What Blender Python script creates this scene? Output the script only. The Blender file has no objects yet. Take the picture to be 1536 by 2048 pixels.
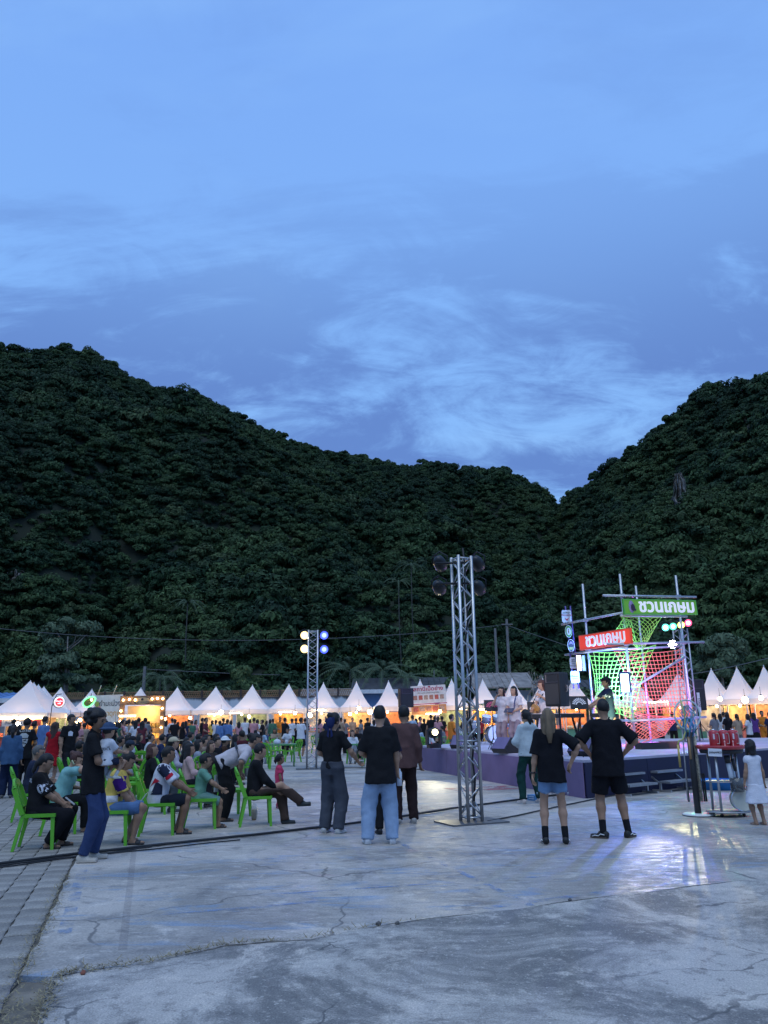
import bpy, math, random
import numpy as np
from mathutils import Vector, Matrix
from mathutils.bvhtree import BVHTree
SC = bpy.context.scene
COL = SC.collection
rnd = random.Random(11)
nrs = np.random.RandomState(5)
R = math.radians
PI = math.pi

# ---------------------------------------------------------------- camera
F, CX, CY = 1538.0, 768.0, 1024.0          # focal length and centre in photograph pixels
PITCH, ROLL, CAMZ = R(15.13), R(0.75), 1.5
fwd = Vector((0, math.cos(PITCH), math.sin(PITCH)))
_up = Vector((0, -math.sin(PITCH), math.cos(PITCH)))
_rt = Vector((1, 0, 0))
rgt = _rt * math.cos(ROLL) - _up * math.sin(ROLL)
upv = _up * math.cos(ROLL) + _rt * math.sin(ROLL)
cam = bpy.data.cameras.new('camera')
cam.sensor_fit = 'VERTICAL'
cam.sensor_height = 36.0
cam.lens = 36.0 * F / 2048.0
cam.clip_start, cam.clip_end = 0.05, 4000.0
camo = bpy.data.objects.new('camera', cam)
COL.objects.link(camo)
mw = Matrix((rgt, upv, -fwd)).transposed().to_4x4()
mw.translation = (0, 0, CAMZ)
camo.matrix_world = mw
SC.camera = camo

# ---------------------------------------------------------------- dusk sky
world = bpy.data.worlds.new('World')
SC.world = world
world.use_nodes = True
wn, wl = world.node_tree.nodes, world.node_tree.links
bg = wn['Background']
sky = wn.new('ShaderNodeTexSky')
sky.sky_type = 'NISHITA'
sky.sun_disc = False
sky.sun_elevation = R(68.0)
sky.sun_rotation = R(190)
sky.dust_density = 1.0
SKY_GAIN = 1.25


def wmath(op, a, b=None, c=None):
    n = wn.new('ShaderNodeMath')
    n.operation = op
    for i, q in enumerate((a, b, c)):
        if q is None:
            continue
        if isinstance(q, (int, float)):
            n.inputs[i].default_value = q
        else:
            wl.new(q, n.inputs[i])
    return n.outputs[0]


def wmix(fac, a, b, mode='MIX'):
    n = wn.new('ShaderNodeMix')
    n.data_type = 'RGBA'
    n.blend_type = mode
    n.clamp_factor = True
    for s, q in ((n.inputs[0], fac), (n.inputs[6], a), (n.inputs[7], b)):
        if isinstance(q, (int, float)):
            s.default_value = q
        elif isinstance(q, tuple):
            s.default_value = (*q, 1)
        else:
            wl.new(q, s)
    return n.outputs[2]


def wnoise(vec, scale, detail, rough, dist=0.0):
    n = wn.new('ShaderNodeTexNoise')
    n.inputs['Scale'].default_value = scale
    n.inputs['Detail'].default_value = detail
    n.inputs['Roughness'].default_value = rough
    n.inputs['Distortion'].default_value = dist
    wl.new(vec, n.inputs['Vector'])
    return n.outputs[0]


def wramp(v, a, b):
    n = wn.new('ShaderNodeMapRange')
    n.interpolation_type = 'SMOOTHSTEP'
    n.inputs[1].default_value = a
    n.inputs[2].default_value = b
    wl.new(v, n.inputs[0])
    return n.outputs[0]


wtc = wn.new('ShaderNodeTexCoord')
wsep = wn.new('ShaderNodeSeparateXYZ')
wl.new(wtc.outputs['Generated'], wsep.inputs[0])
wz = wmath('MAXIMUM', wsep.outputs[2], 0.0)
inv = wmath('DIVIDE', 1.0, wmath('ADD', wz, 0.34))      # a cloud sheet overhead
wcomb = wn.new('ShaderNodeCombineXYZ')
wl.new(wmath('MULTIPLY', wsep.outputs[0], inv), wcomb.inputs[0])
wl.new(wmath('MULTIPLY', wsep.outputs[1], inv), wcomb.inputs[1])
wmap = wn.new('ShaderNodeMapping')
wmap.inputs['Rotation'].default_value = (0, 0, R(-22))
wmap.inputs['Scale'].default_value = (0.75, 1.5, 1)
wmap.inputs['Location'].default_value = (2.2, 6.1, 0)
wl.new(wcomb.outputs[0], wmap.inputs[0])
big = wnoise(wmap.outputs[0], 0.85, 2, 0.5, 0.3)
mid = wnoise(wmap.outputs[0], 1.9, 9, 0.62, 0.9)
fin = wnoise(wmap.outputs[0], 7.0, 8, 0.66, 0.8)
dens = wmath('ADD', wmath('MULTIPLY', big, 0.50), wmath('ADD', wmath('MULTIPLY', mid, 0.62), wmath('MULTIPLY', fin, 0.32)))
low = wmath('SUBTRACT', 1.0, wramp(wz, 0.38, 0.66))       # clouds thin out towards the zenith
cover = wmath('MULTIPLY', wramp(dens, 0.652, 0.80), wmath('ADD', wmath('MULTIPLY', low, 0.85), 0.15))
veil = wmix(wramp(wz, 0.2, 0.9), (0.245, 0.500, 0.965), (0.195, 0.400, 0.915))
wisp = wramp(wnoise(wmap.outputs[0], 1.6, 5, 0.6, 0.4), 0.42, 0.72)
veil = wmix(wmath('MULTIPLY', wisp, 0.5), veil, (0.30, 0.56, 0.99))
cloud = wmix(cover, veil, (0.128, 0.252, 0.62))
sgain = wmix(1.0, sky.outputs[0], (0.002, 0.002, 0.002), 'MULTIPLY')
wtot = wmix(1.0, cloud, sgain, 'ADD')
wl.new(wtot, bg.inputs[0])
bg.inputs[1].default_value = 1.0

sun = bpy.data.lights.new('sun', 'SUN')
sun.energy = 1.18
sun.angle = R(50)
sun.color = (0.84, 0.96, 1.0)
suno = bpy.data.objects.new('sun', sun)
COL.objects.link(suno)
suno.rotation_euler = (R(22), 0, R(-10))

vs = SC.view_settings
vs.view_transform = 'Standard'
vs.look = 'None'
vs.exposure = 0.0
vs.gamma = 1.0
cy = SC.cycles
cy.use_denoising = True
cy.max_bounces = 5
cy.diffuse_bounces = 2
cy.glossy_bounces = 3
cy.transmission_bounces = 4
cy.transparent_max_bounces = 8
cy.caustics_reflective = False
cy.caustics_refractive = False
cy.sample_clamp_indirect = 4.0

# ---------------------------------------------------------------- helpers


def ray(x, y):
    return fwd + rgt * ((x - CX) / F) + upv * ((CY - y) / F)


def G(x, y, z=0.0):
    """photo pixel -> point on the level z"""
    d = ray(x, y)
    t = (z - CAMZ) / d.z
    return Vector((d.x * t, d.y * t, z))


def D(x, y, dist):
    """photo pixel -> point at a distance along y"""
    d = ray(x, y)
    t = dist / d.y
    return Vector((d.x * t, d.y * t, CAMZ + d.z * t))


_MATS = {}


def M(name, col, rough=0.6, metal=0.0, var=0.12, vscale=6.0, bump=0.0, bscale=40.0, emit=0.0, ecol=None, trans=0.0, alpha=None, spec=0.5, coat=0.0):
    if name in _MATS:
        return _MATS[name]
    m = bpy.data.materials.new(name)
    _MATS[name] = m
    m.use_nodes = True
    n, l = m.node_tree.nodes, m.node_tree.links
    b = n['Principled BSDF']
    b.inputs['Base Color'].default_value = (*col, 1)
    b.inputs['Roughness'].default_value = rough
    b.inputs['Metallic'].default_value = metal
    b.inputs['Specular IOR Level'].default_value = spec
    b.inputs['Coat Weight'].default_value = coat
    if var > 0 or bump > 0:
        tc = n.new('ShaderNodeTexCoord')
    if var > 0:
        no = n.new('ShaderNodeTexNoise')
        no.inputs['Scale'].default_value = vscale
        no.inputs['Detail'].default_value = 5
        l.new(tc.outputs['Object'], no.inputs['Vector'])
        mr = n.new('ShaderNodeMapRange')
        mr.inputs[1].default_value, mr.inputs[2].default_value = 0.3, 0.7
        mr.inputs[3].default_value, mr.inputs[4].default_value = 1 - var, 1 + var
        l.new(no.outputs[0], mr.inputs[0])
        mx = n.new('ShaderNodeMix')
        mx.data_type = 'RGBA'
        mx.blend_type = 'MULTIPLY'
        mx.inputs[0].default_value = 1
        mx.inputs[6].default_value = (*col, 1)
        l.new(mr.outputs[0], mx.inputs[7])
        l.new(mx.outputs[2], b.inputs['Base Color'])
    if bump > 0:
        nb = n.new('ShaderNodeTexNoise')
        nb.inputs['Scale'].default_value = bscale
        nb.inputs['Detail'].default_value = 4
        l.new(tc.outputs['Object'], nb.inputs['Vector'])
        bu = n.new('ShaderNodeBump')
        bu.inputs['Strength'].default_value = bump
        bu.inputs['Distance'].default_value = 0.02
        l.new(nb.outputs[0], bu.inputs['Height'])
        l.new(bu.outputs[0], b.inputs['Normal'])
    if emit > 0:
        b.inputs['Emission Color'].default_value = (*(ecol or col), 1)
        b.inputs['Emission Strength'].default_value = emit
    if trans > 0:
        b.inputs['Transmission Weight'].default_value = trans
    if alpha is not None:
        b.inputs['Alpha'].default_value = alpha
    return m


def CLOTH(col, var=0.14):
    return M('cloth_%02d_%02d_%02d' % tuple(int(c * 99) for c in col), col, 0.92, 0, var, 9, 0.35, 60, spec=0.15)


class MB:
    def __init__(s):
        s.v, s.f, s.m, s.sm = [], [], [], []

    def add(s, vs_, fs, mi=0, smooth=False):
        o = len(s.v)
        s.v.extend([tuple(p) for p in vs_])
        for f in fs:
            s.f.append(tuple(i + o for i in f))
            s.m.append(mi)
            s.sm.append(smooth)
        return s

    def box(s, c, size, rz=0.0, mi=0, mat=None):
        hx, hy, hz = size[0] / 2, size[1] / 2, size[2] / 2
        q = [Vector((sx * hx, sy * hy, sz * hz)) for sz in (-1, 1) for sy in (-1, 1) for sx in (-1, 1)]
        mm = mat if mat is not None else Matrix.Rotation(rz, 3, 'Z')
        c = Vector(c)
        return s.add([mm @ p + c for p in q], [(0, 2, 3, 1), (4, 5, 7, 6), (0, 1, 5, 4), (2, 6, 7, 3), (0, 4, 6, 2), (1, 3, 7, 5)], mi)

    def beam(s, a, b, w, h, mi=0):
        a, b = Vector(a), Vector(b)
        d = (b - a)
        L = d.length
        d.normalize()
        u = Vector((0, 0, 1)) if abs(d.z) < 0.9 else Vector((0, 1, 0))
        x = d.cross(u).normalized()
        z = x.cross(d)
        mm = Matrix((x, d, z)).transposed()
        return s.box((a + b) / 2, (w, L, h), mat=mm, mi=mi)

    def tube(s, pts, r, n=8, mi=0, closed=False, cap=True, smooth=True):
        pts = [Vector(p) for p in pts]
        k = len(pts)
        rs = r if isinstance(r, (list, tuple)) else [r] * k
        vs_, fs = [], []
        px = None
        for i, p in enumerate(pts):
            if closed:
                t = pts[(i + 1) % k] - pts[i - 1]
            else:
                t = pts[min(i + 1, k - 1)] - pts[max(i - 1, 0)]
            t.normalize()
            if px is None:
                u = Vector((0, 0, 1)) if abs(t.z) < 0.9 else Vector((0, 1, 0))
                px = t.cross(u).normalized()
            else:
                px = (px - t * px.dot(t)).normalized()
            py = t.cross(px)
            for j in range(n):
                a = 2 * PI * j / n
                vs_.append(p + (px * math.cos(a) + py * math.sin(a)) * rs[i])
        for i in range(k if closed else k - 1):
            i2 = (i + 1) % k
            for j in range(n):
                j2 = (j + 1) % n
                fs.append((i * n + j, i * n + j2, i2 * n + j2, i2 * n + j))
        if cap and not closed:
            fs.append(tuple(range(n - 1, -1, -1)))
            fs.append(tuple((k - 1) * n + j for j in range(n)))
        return s.add(vs_, fs, mi, smooth)

    def lathe(s, prof, c=(0, 0, 0), n=20, mi=0, smooth=True, mat=None):
        c = Vector(c)
        vs_, fs = [], []
        for r, z in prof:
            for j in range(n):
                a = 2 * PI * j / n
                p = Vector((r * math.cos(a), r * math.sin(a), z))
                vs_.append((mat @ p if mat is not None else p) + c)
        for i in range(len(prof) - 1):
            for j in range(n):
                j2 = (j + 1) % n
                fs.append((i * n + j, i * n + j2, (i + 1) * n + j2, (i + 1) * n + j))
        fs.append(tuple(range(n - 1, -1, -1)))
        fs.append(tuple((len(prof) - 1) * n + j for j in range(n)))
        return s.add(vs_, fs, mi, smooth)

    def ball(s, c, r, n=10, mi=0):
        rr = r if isinstance(r, (tuple, list)) else (r, r, r)
        m = n // 2 + 1
        prof = [(max(math.sin(PI * i / m), 1e-4), -math.cos(PI * i / m)) for i in range(m + 1)]
        return s.lathe(prof, c, n, mi, True, Matrix.Diagonal(rr))

    def prism(s, poly, y0, y1, mi=0, mat=None, off=(0, 0, 0)):
        """poly in (x,z), extruded along y"""
        k = len(poly)
        off = Vector(off)
        vs_ = [Vector((x, y0, z)) for x, z in poly] + [Vector((x, y1, z)) for x, z in poly]
        if mat is not None:
            vs_ = [mat @ p for p in vs_]
        vs_ = [p + off for p in vs_]
        fs = [tuple(range(k)), tuple(range(2 * k - 1, k - 1, -1))]
        fs += [(i, i + k, (i + 1) % k + k, (i + 1) % k) for i in range(k)]
        return s.add(vs_, fs, mi)

    def mesh(s, name='m'):
        me = bpy.data.meshes.new(name)
        me.from_pydata(s.v, [], s.f)
        me.polygons.foreach_set('material_index', s.m)
        me.polygons.foreach_set('use_smooth', s.sm)
        me.update()
        return me

    def build(s, name, mats, parent=None, loc=None, rz=None, **tags):
        me = s.mesh(name)
        return mk(name, me, mats, parent, loc, rz, **tags)


def mk(name, me, mats=None, parent=None, loc=None, rz=None, label=None, cat=None, group=None, kind=None):
    o = bpy.data.objects.new(name, me)
    COL.objects.link(o)
    if mats is not None and me is not None and not me.materials:
        for m in (mats if isinstance(mats, (list, tuple)) else [mats]):
            me.materials.append(m)
    if parent is not None:
        o.parent = parent
    if loc is not None:
        o.location = loc
    if rz is not None:
        o.rotation_euler = (0, 0, rz)
    for k, v in (('label', label), ('category', cat), ('group', group), ('kind', kind)):
        if v:
            o[k] = v
    return o


def thing(name, label, cat, loc=(0, 0, 0), rz=0.0, group=None):
    return mk(name, None, None, None, loc, rz, label, cat, group)


def kids(o):
    return [c for c in COL.objects if c.parent == o]


def copy_tree(o, loc, rz, label=None, group=None, ch=None):
    c = o.copy()
    COL.objects.link(c)
    c.location = loc
    c.rotation_euler = (0, 0, rz)
    if label:
        c['label'] = label
    if group:
        c['group'] = group
    for a, subs in (ch if ch is not None else tree(o)):
        b = a.copy()
        COL.objects.link(b)
        b.parent = c
        for s_ in subs:
            e = s_.copy()
            COL.objects.link(e)
            e.parent = b
    return c


def tree(o):
    return [(a, list(a.children)) for a in o.children]


def text_mesh(txt, size, depth=0.0, align='CENTER', bold=0.0, name='lettering'):
    cu = bpy.data.curves.new(name, 'FONT')
    cu.body = txt
    cu.size = size
    cu.align_x = align
    cu.align_y = 'CENTER'
    cu.extrude = depth
    cu.offset = bold
    cu.resolution_u = 3
    o = bpy.data.objects.new(name, cu)
    COL.objects.link(o)
    dg = bpy.context.evaluated_depsgraph_get()
    me = bpy.data.meshes.new_from_object(o.evaluated_get(dg))
    bpy.data.objects.remove(o)
    bpy.data.curves.remove(cu)
    me.materials.clear()
    return me


def lamp(name, kind, loc, energy, col, parent=None, size=0.1, aim=None, spot=60, blend=0.4):
    li = bpy.data.lights.new(name, kind)
    li.energy = energy
    li.color = col
    if kind == 'SPOT':
        li.spot_size = R(spot)
        li.spot_blend = blend
        li.shadow_soft_size = size
    elif kind == 'POINT':
        li.shadow_soft_size = size
    elif kind == 'AREA':
        li.size = size
    o = bpy.data.objects.new(name, li)
    COL.objects.link(o)
    o.location = loc
    if aim is not None:
        o.rotation_euler = (Vector(aim) - Vector(loc)).to_track_quat('-Z', 'Y').to_euler()
    if parent is not None:
        o.parent = parent
        o.matrix_parent_inverse = parent.matrix_basis.inverted()
    return o


def vnoise(x, y, seed=0):
    """cheap smooth value noise, numpy arrays"""
    x, y = np.asarray(x, float), np.asarray(y, float)
    xi, yi = np.floor(x).astype(int), np.floor(y).astype(int)
    fx, fy = x - xi, y - yi
    fx, fy = fx * fx * (3 - 2 * fx), fy * fy * (3 - 2 * fy)

    def h(a, b):
        n = (a * 374761393 + b * 668265263 + seed * 1442695) & 0x7fffffff
        n = ((n ^ (n >> 13)) * 1274126177) & 0x7fffffff
        return ((n ^ (n >> 16)) & 0xffff) / 65535.0
    return (h(xi, yi) * (1 - fx) + h(xi + 1, yi) * fx) * (1 - fy) + (h(xi, yi + 1) * (1 - fx) + h(xi + 1, yi + 1) * fx) * fy
# ================================================================ ground


class NT:
    """short-hand for building a node material"""

    def __init__(s, name):
        s.mat = bpy.data.materials.new(name)
        s.mat.use_nodes = True
        s.n, s.l = s.mat.node_tree.nodes, s.mat.node_tree.links
        s.b = s.n['Principled BSDF']
        s.tc = s.n.new('ShaderNodeTexCoord')

    def _in(s, sock, q):
        if q is None:
            return
        if isinstance(q, (int, float)):
            sock.default_value = q
        elif isinstance(q, tuple):
            sock.default_value = (*q, 1) if len(q) == 3 and sock.type == 'RGBA' else q
        else:
            s.l.new(q, sock)

    def noise(s, scale, detail=4, rough=0.55, dist=0.0, vec=None, st=None):
        v = vec or s.tc.outputs['Object']
        if st:
            mp = s.n.new('ShaderNodeMapping')
            mp.inputs['Scale'].default_value = st
            s.l.new(v, mp.inputs[0])
            v = mp.outputs[0]
        t = s.n.new('ShaderNodeTexNoise')
        t.inputs['Scale'].default_value = scale
        t.inputs['Detail'].default_value = detail
        t.inputs['Roughness'].default_value = rough
        t.inputs['Distortion'].default_value = dist
        s.l.new(v, t.inputs['Vector'])
        return t.outputs[0]

    def ramp(s, v, a, b, o0=0.0, o1=1.0):
        t = s.n.new('ShaderNodeMapRange')
        t.interpolation_type = 'SMOOTHSTEP'
        for i, q in enumerate((v, a, b, o0, o1)):
            s._in(t.inputs[i], q)
        return t.outputs[0]

    def mix(s, f, a, b, mode='MIX'):
        t = s.n.new('ShaderNodeMix')
        t.data_type = 'RGBA'
        t.blend_type = mode
        s._in(t.inputs[0], f)
        s._in(t.inputs[6], a)
        s._in(t.inputs[7], b)
        return t.outputs[2]

    def math(s, op, a, b=None):
        t = s.n.new('ShaderNodeMath')
        t.operation = op
        s._in(t.inputs[0], a)
        s._in(t.inputs[1], b)
        return t.outputs[0]

    def voro(s, scale, warp=0.5, wscale=1.2, feature='DISTANCE_TO_EDGE'):
        w = s.n.new('ShaderNodeTexNoise')
        w.inputs['Scale'].default_value = wscale
        w.inputs['Detail'].default_value = 5
        s.l.new(s.tc.outputs['Object'], w.inputs['Vector'])
        vm = s.n.new('ShaderNodeVectorMath')
        vm.operation = 'MULTIPLY_ADD'
        s.l.new(w.outputs[1], vm.inputs[0])
        vm.inputs[1].default_value = (warp, warp, 0)
        s.l.new(s.tc.outputs['Object'], vm.inputs[2])
        t = s.n.new('ShaderNodeTexVoronoi')
        t.feature = feature
        t.inputs['Scale'].default_value = scale
        s.l.new(vm.outputs[0], t.inputs['Vector'])
        return t.outputs[0]

    def bump(s, h, strength=0.4, dist=0.01):
        t = s.n.new('ShaderNodeBump')
        t.inputs['Strength'].default_value = strength
        t.inputs['Distance'].default_value = dist
        s.l.new(h, t.inputs['Height'])
        s.l.new(t.outputs[0], s.b.inputs['Normal'])

    def out(s, col=None, rough=None, spec=None):
        s._in(s.b.inputs['Base Color'], col)
        s._in(s.b.inputs['Roughness'], rough)
        s._in(s.b.inputs['Specular IOR Level'], spec)
        return s.mat


# worn court concrete of the plaza
t = NT('plaza_concrete')
n1 = t.noise(0.42, 9, 0.66, 0.7, st=(0.65, 1.0, 1))
n2 = t.noise(2.1, 9, 0.70, 0.5)
n3 = t.noise(55, 4, 0.7)
n4 = t.noise(9.0, 7, 0.72, 0.3, st=(0.6, 1.4, 1))
c = t.mix(t.ramp(n1, 0.38, 0.62), (0.27, 0.245, 0.22), (0.50, 0.44, 0.385))
c = t.mix(t.ramp(n2, 0.54, 0.68, 0, 0.75), c, (0.64, 0.57, 0.50))
c = t.mix(t.ramp(n2, 0.47, 0.34, 0, 0.65), c, (0.17, 0.155, 0.145))
c = t.mix(t.ramp(n4, 0.56, 0.66, 0, 0.5), c, (0.66, 0.59, 0.52))
c = t.mix(t.ramp(n4, 0.44, 0.34, 0, 0.45), c, (0.19, 0.175, 0.16))
c = t.mix(t.ramp(t.noise(1.1, 8, 0.74, 0.5, st=(0.8, 2.6, 1)), 0.53, 0.64, 0, 0.6), c, (0.17, 0.27, 0.40))
c = t.mix(t.ramp(t.noise(0.8, 8, 0.74, 0.3), 0.61, 0.68, 0, 0.4), c, (0.42, 0.26, 0.27))
c = t.mix(1.0, c, t.ramp(n3, 0.28, 0.72, 0.74, 1.2), 'MULTIPLY')
crk = t.voro(0.36, 0.55, 1.6)
cmask = t.ramp(t.noise(0.55, 2), 0.45, 0.56)
c = t.mix(t.math('MULTIPLY', t.ramp(crk, 0.0050, 0.0015, 0, 0.8), cmask), c, (0.13, 0.12, 0.115))
t.bump(t.math('ADD', t.math('MULTIPLY', n3, 0.5), t.math('ADD', n2, n4)), 0.35, 0.012)
PLAZA = t.out(c, t.ramp(n4, 0.40, 0.62, 0.78, 0.50), 0.35)

# rough weathered slab nearest the camera
t = NT('rough_concrete')
n1 = t.noise(0.62, 9, 0.70, 0.8)
n2 = t.noise(5.5, 9, 0.74, 0.3)
n3 = t.noise(85, 4, 0.75)
c = t.mix(t.ramp(n1, 0.42, 0.60), (0.20, 0.19, 0.18), (0.50, 0.455, 0.41))
c = t.mix(t.ramp(t.noise(1.7, 9, 0.76, 0.5), 0.53, 0.64, 0, 0.8), c, (0.62, 0.55, 0.48))
c = t.mix(t.ramp(n2, 0.47, 0.37, 0, 0.55), c, (0.15, 0.14, 0.135))
c = t.mix(t.ramp(n2, 0.55, 0.66, 0, 0.6), c, (0.60, 0.54, 0.475))
c = t.mix(t.ramp(t.noise(30, 5, 0.75), 0.58, 0.66, 0, 0.6), c, (0.66, 0.61, 0.55))
c = t.mix(1.0, c, t.ramp(n3, 0.28, 0.72, 0.62, 1.3), 'MULTIPLY')
crk = t.voro(0.5, 0.5, 2.2)
c = t.mix(t.math('MULTIPLY', t.ramp(crk, 0.005, 0.0015, 0, 0.75), t.ramp(t.noise(0.8, 2), 0.5, 0.6)), c, (0.09, 0.09, 0.09))
t.bump(t.math('ADD', t.math('MULTIPLY', n3, 0.8), n2), 0.6, 0.012)
ROUGHC = t.out(c, 0.86, 0.3)

t = NT('paver_concrete')
n1 = t.noise(1.6, 6, 0.6)
oi = t.n.new('ShaderNodeObjectInfo')
c = t.mix(t.ramp(n1, 0.35, 0.68), (0.225, 0.205, 0.185), (0.36, 0.325, 0.285))
c = t.mix(1.0, c, t.ramp(t.noise(60, 3), 0.3, 0.7, 0.75, 1.15), 'MULTIPLY')
c = t.mix(1.0, c, t.ramp(oi.outputs['Random'], 0, 1, 0.86, 1.1), 'MULTIPLY')
t.bump(t.noise(80, 3), 0.4, 0.006)
PAVER = t.out(c, 0.85, 0.3)
SAND = M('joint_sand', (0.12, 0.105, 0.085), 0.95, 0, 0.3, 14)
EARTH = M('earth', (0.07, 0.075, 0.045), 0.95, 0, 0.35, 0.4)


def sheet(name, poly, z, m, thick=0.0, **tags):
    b = MB()
    k = len(poly)
    b.add([(p[0], p[1], z) for p in poly], [tuple(range(k))])
    if thick:
        b.add([(p[0], p[1], z) for p in poly] + [(p[0], p[1], z - thick) for p in poly],
              [(i, i + k, (i + 1) % k + k, (i + 1) % k) for i in range(k)])
    return b.build(name, m, **tags)


sheet('ground', [(-1800, -300), (1800, -300), (1800, 2500), (-1800, 2500)], -0.06, EARTH, kind='structure')

crack_px = [(105, 1958), (160, 1946), (220, 1937), (300, 1927), (380, 1909), (450, 1894), (540, 1886), (620, 1881), (700, 1865),
            (760, 1853), (860, 1839), (960, 1827), (1060, 1816), (1200, 1796), (1360, 1777), (1536, 1756), (1800, 1722)]
crack = [G(x, y) for x, y in crack_px]
far_r = crack[-1] + (crack[-1] - crack[-2]).normalized() * 45
eA, eB = G(42, 1952), G(150, 1722)
edir = (eB - eA).normalized()


def jit(pts, n, a, seed):
    r_ = random.Random(seed)
    o = []
    for i in range(len(pts) - 1):
        for k in range(n):
            p = pts[i].lerp(pts[i + 1], k / n)
            o.append(p + Vector((r_.uniform(-a, a), r_.uniform(-a, a), 0)))
    o.append(pts[-1])
    return o


edge_left = jit([eA + edir * q for q in (0, 0.6, 1.2, 1.8, 2.4, 3.2, 4, 6, 9, 14, 22, 40)], 4, 0.018, 3)
cr = jit(crack, 5, 0.012, 4)
front_poly = [p + Vector((0, -0.035, 0)) for p in cr] + [far_r + Vector((0, -0.035, 0)), Vector((40, -4, 0)), Vector((-1.1, -4, 0)), G(40, 2200), G(60, 2100), G(78, 2040)]
back_poly = [p + Vector((0, 0.035 + 0.02 * math.sin(p.x * 5), 0)) for p in cr] + [far_r, Vector((48, 75, 0)), Vector((edge_left[-1].x, 75, 0))] + edge_left[::-1]
sheet('plaza_pavement', back_poly, 0.0, PLAZA, 0.05, kind='structure')
sheet('front_pavement', front_poly, 0.012, ROUGHC, 0.06, kind='structure')
pav_base = sheet('paved_walk', [eA + Vector((0.25, -1.5, 0)), eA] + edge_left + [Vector((edge_left[-1].x, 75, 0)), (-48, 75), (-48, -4), (-1.6, -4)], -0.022, SAND, kind='structure')

sheet('dirt_ground', [(-9, -3), (-.3, -3), (-.3, 6), (-1.2, 9), (-9, 9)], -0.034, M('dry_dirt', (0.20, 0.17, 0.135), 0.95, 0, 0.4, 5, 0.5, 30), kind='structure')
# pavers: one mesh, laid in rows along the slab's edge
pw, pd = 0.235, 0.30
pm = MB()
hx, hy, h, bv = pw / 2 - 0.005, pd / 2 - 0.005, 0.02, 0.007
prof = [(-hx, -hy), (0.0, -hy + 0.02), (hx, -hy), (hx + 0.012, 0), (hx, hy), (0.0, hy + 0.02), (-hx, hy), (-hx + 0.012, 0)]
k = len(prof)
pm.add([(x, y, -h) for x, y in prof] + [(x, y, -bv) for x, y in prof] + [(x * 0.93, y * 0.94, 0) for x, y in prof],
       [(i, (i + 1) % k, (i + 1) % k + k, i + k) for i in range(k)] + [(i + k, (i + 1) % k + k, (i + 1) % k + 2 * k, i + 2 * k) for i in range(k)] + [tuple(range(2 * k, 3 * k))])
pme = pm.mesh('paver')
pme.materials.append(PAVER)
ang = math.atan2(edir.y, edir.x) - PI / 2
ex = Vector((math.cos(ang), math.sin(ang), 0))
ey = edir
spots = []
for i in range(0, 42):
    for j in range(-14, 90):
        lx = -(i + 0.62) * pw
        p = eA + ex * lx + ey * (j * pd + (0.5 * pd if i % 2 else 0))
        if p.y < 2.2 or p.y > 26:
            continue
        dd = p - camo.location
        u = CX + F * (dd.dot(rgt) / dd.dot(fwd))
        v = CY - F * (dd.dot(upv) / dd.dot(fwd))
        if -60 < u < 700 and v < 2110:
            spots.append((p.length, p))
spots.sort(key=lambda q: q[0])
for q, p in spots[:300]:
    o = mk('paver', pme, None, pav_base, p + Vector((0, 0, rnd.uniform(-0.006, 0.002))), ang + rnd.uniform(-0.02, 0.02))
rest = MB()
for q, p in spots[300:]:
    rest.add([Matrix.Rotation(ang, 3, 'Z') @ Vector(a) + p + Vector((0, 0, -0.001)) for a in pm.v], pm.f)
if rest.v:
    rest.build('distant_pavers', PAVER, pav_base, kind='stuff')

# worn painted court lines
t = NT('worn_paint_blue')
w = t.ramp(t.noise(3.2, 7, 0.7, 0.4), 0.46, 0.66, 0, 0.55)
t.out(t.mix(t.noise(9), (0.10, 0.23, 0.50), (0.20, 0.34, 0.56)), 0.6)
t.l.new(w, t.b.inputs['Alpha'])
WBLUE = t.mat
t = NT('worn_paint_red')
t.out((0.42, 0.13, 0.15), 0.6)
t.l.new(t.ramp(t.noise(2.6, 7, 0.7, 0.4), 0.42, 0.6, 0, 0.8), t.b.inputs['Alpha'])
WRED = t.mat


def line(pa, pb, w, m):
    a, b = G(*pa), G(*pb)
    d = (b - a).normalized()
    n = Vector((-d.y, d.x, 0)) * w / 2
    return sheet('court_line', [a - n, b - n, b + n, a + n], 0.004, m, kind='structure')


line((790, 1682), (1062, 1812), 0.07, WBLUE)
line((128, 1868), (165, 1740), 0.10, WBLUE)
line((560, 1788), (1110, 1752), 0.05, WBLUE)
line((930, 1822), (1380, 1762), 0.09, WBLUE)
line((240, 1838), (700, 1798), 0.06, WBLUE)
line((900, 1580), (1085, 1572), 0.9, WRED)
line((960, 1612), (1400, 1652), 0.05, WBLUE)
line((245, 1900), (268, 1700), 0.06, M('worn_dark', (0.24, 0.21, 0.22), 0.8, alpha=0.16))

# dry grass and litter caught in the joints
GRASSM = M('dry_grass', (0.24, 0.195, 0.11), 0.95, 0, 0.5, 30)
gm = MB()


def litter(pa, pb, wid, n, seed):
    r_ = random.Random(seed)
    for _ in range(n):
        q = r_.random()
        p = pa.lerp(pb, q) + Vector((r_.gauss(0, wid), r_.gauss(0, wid), 0))
        L, a = r_.uniform(0.012, 0.06), r_.uniform(0, 2 * PI)
        d = Vector((math.cos(a), math.sin(a), r_.uniform(-0.1, 0.55))) * L
        s_ = Vector((-math.sin(a), math.cos(a), 0)) * r_.uniform(0.0015, 0.005)
        p.z = 0.014 + r_.uniform(0, 0.012)
        gm.add([p - s_, p + s_, p + d + s_ * 0.4, p + d - s_ * 0.4], [(0, 1, 2, 3)])


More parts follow.
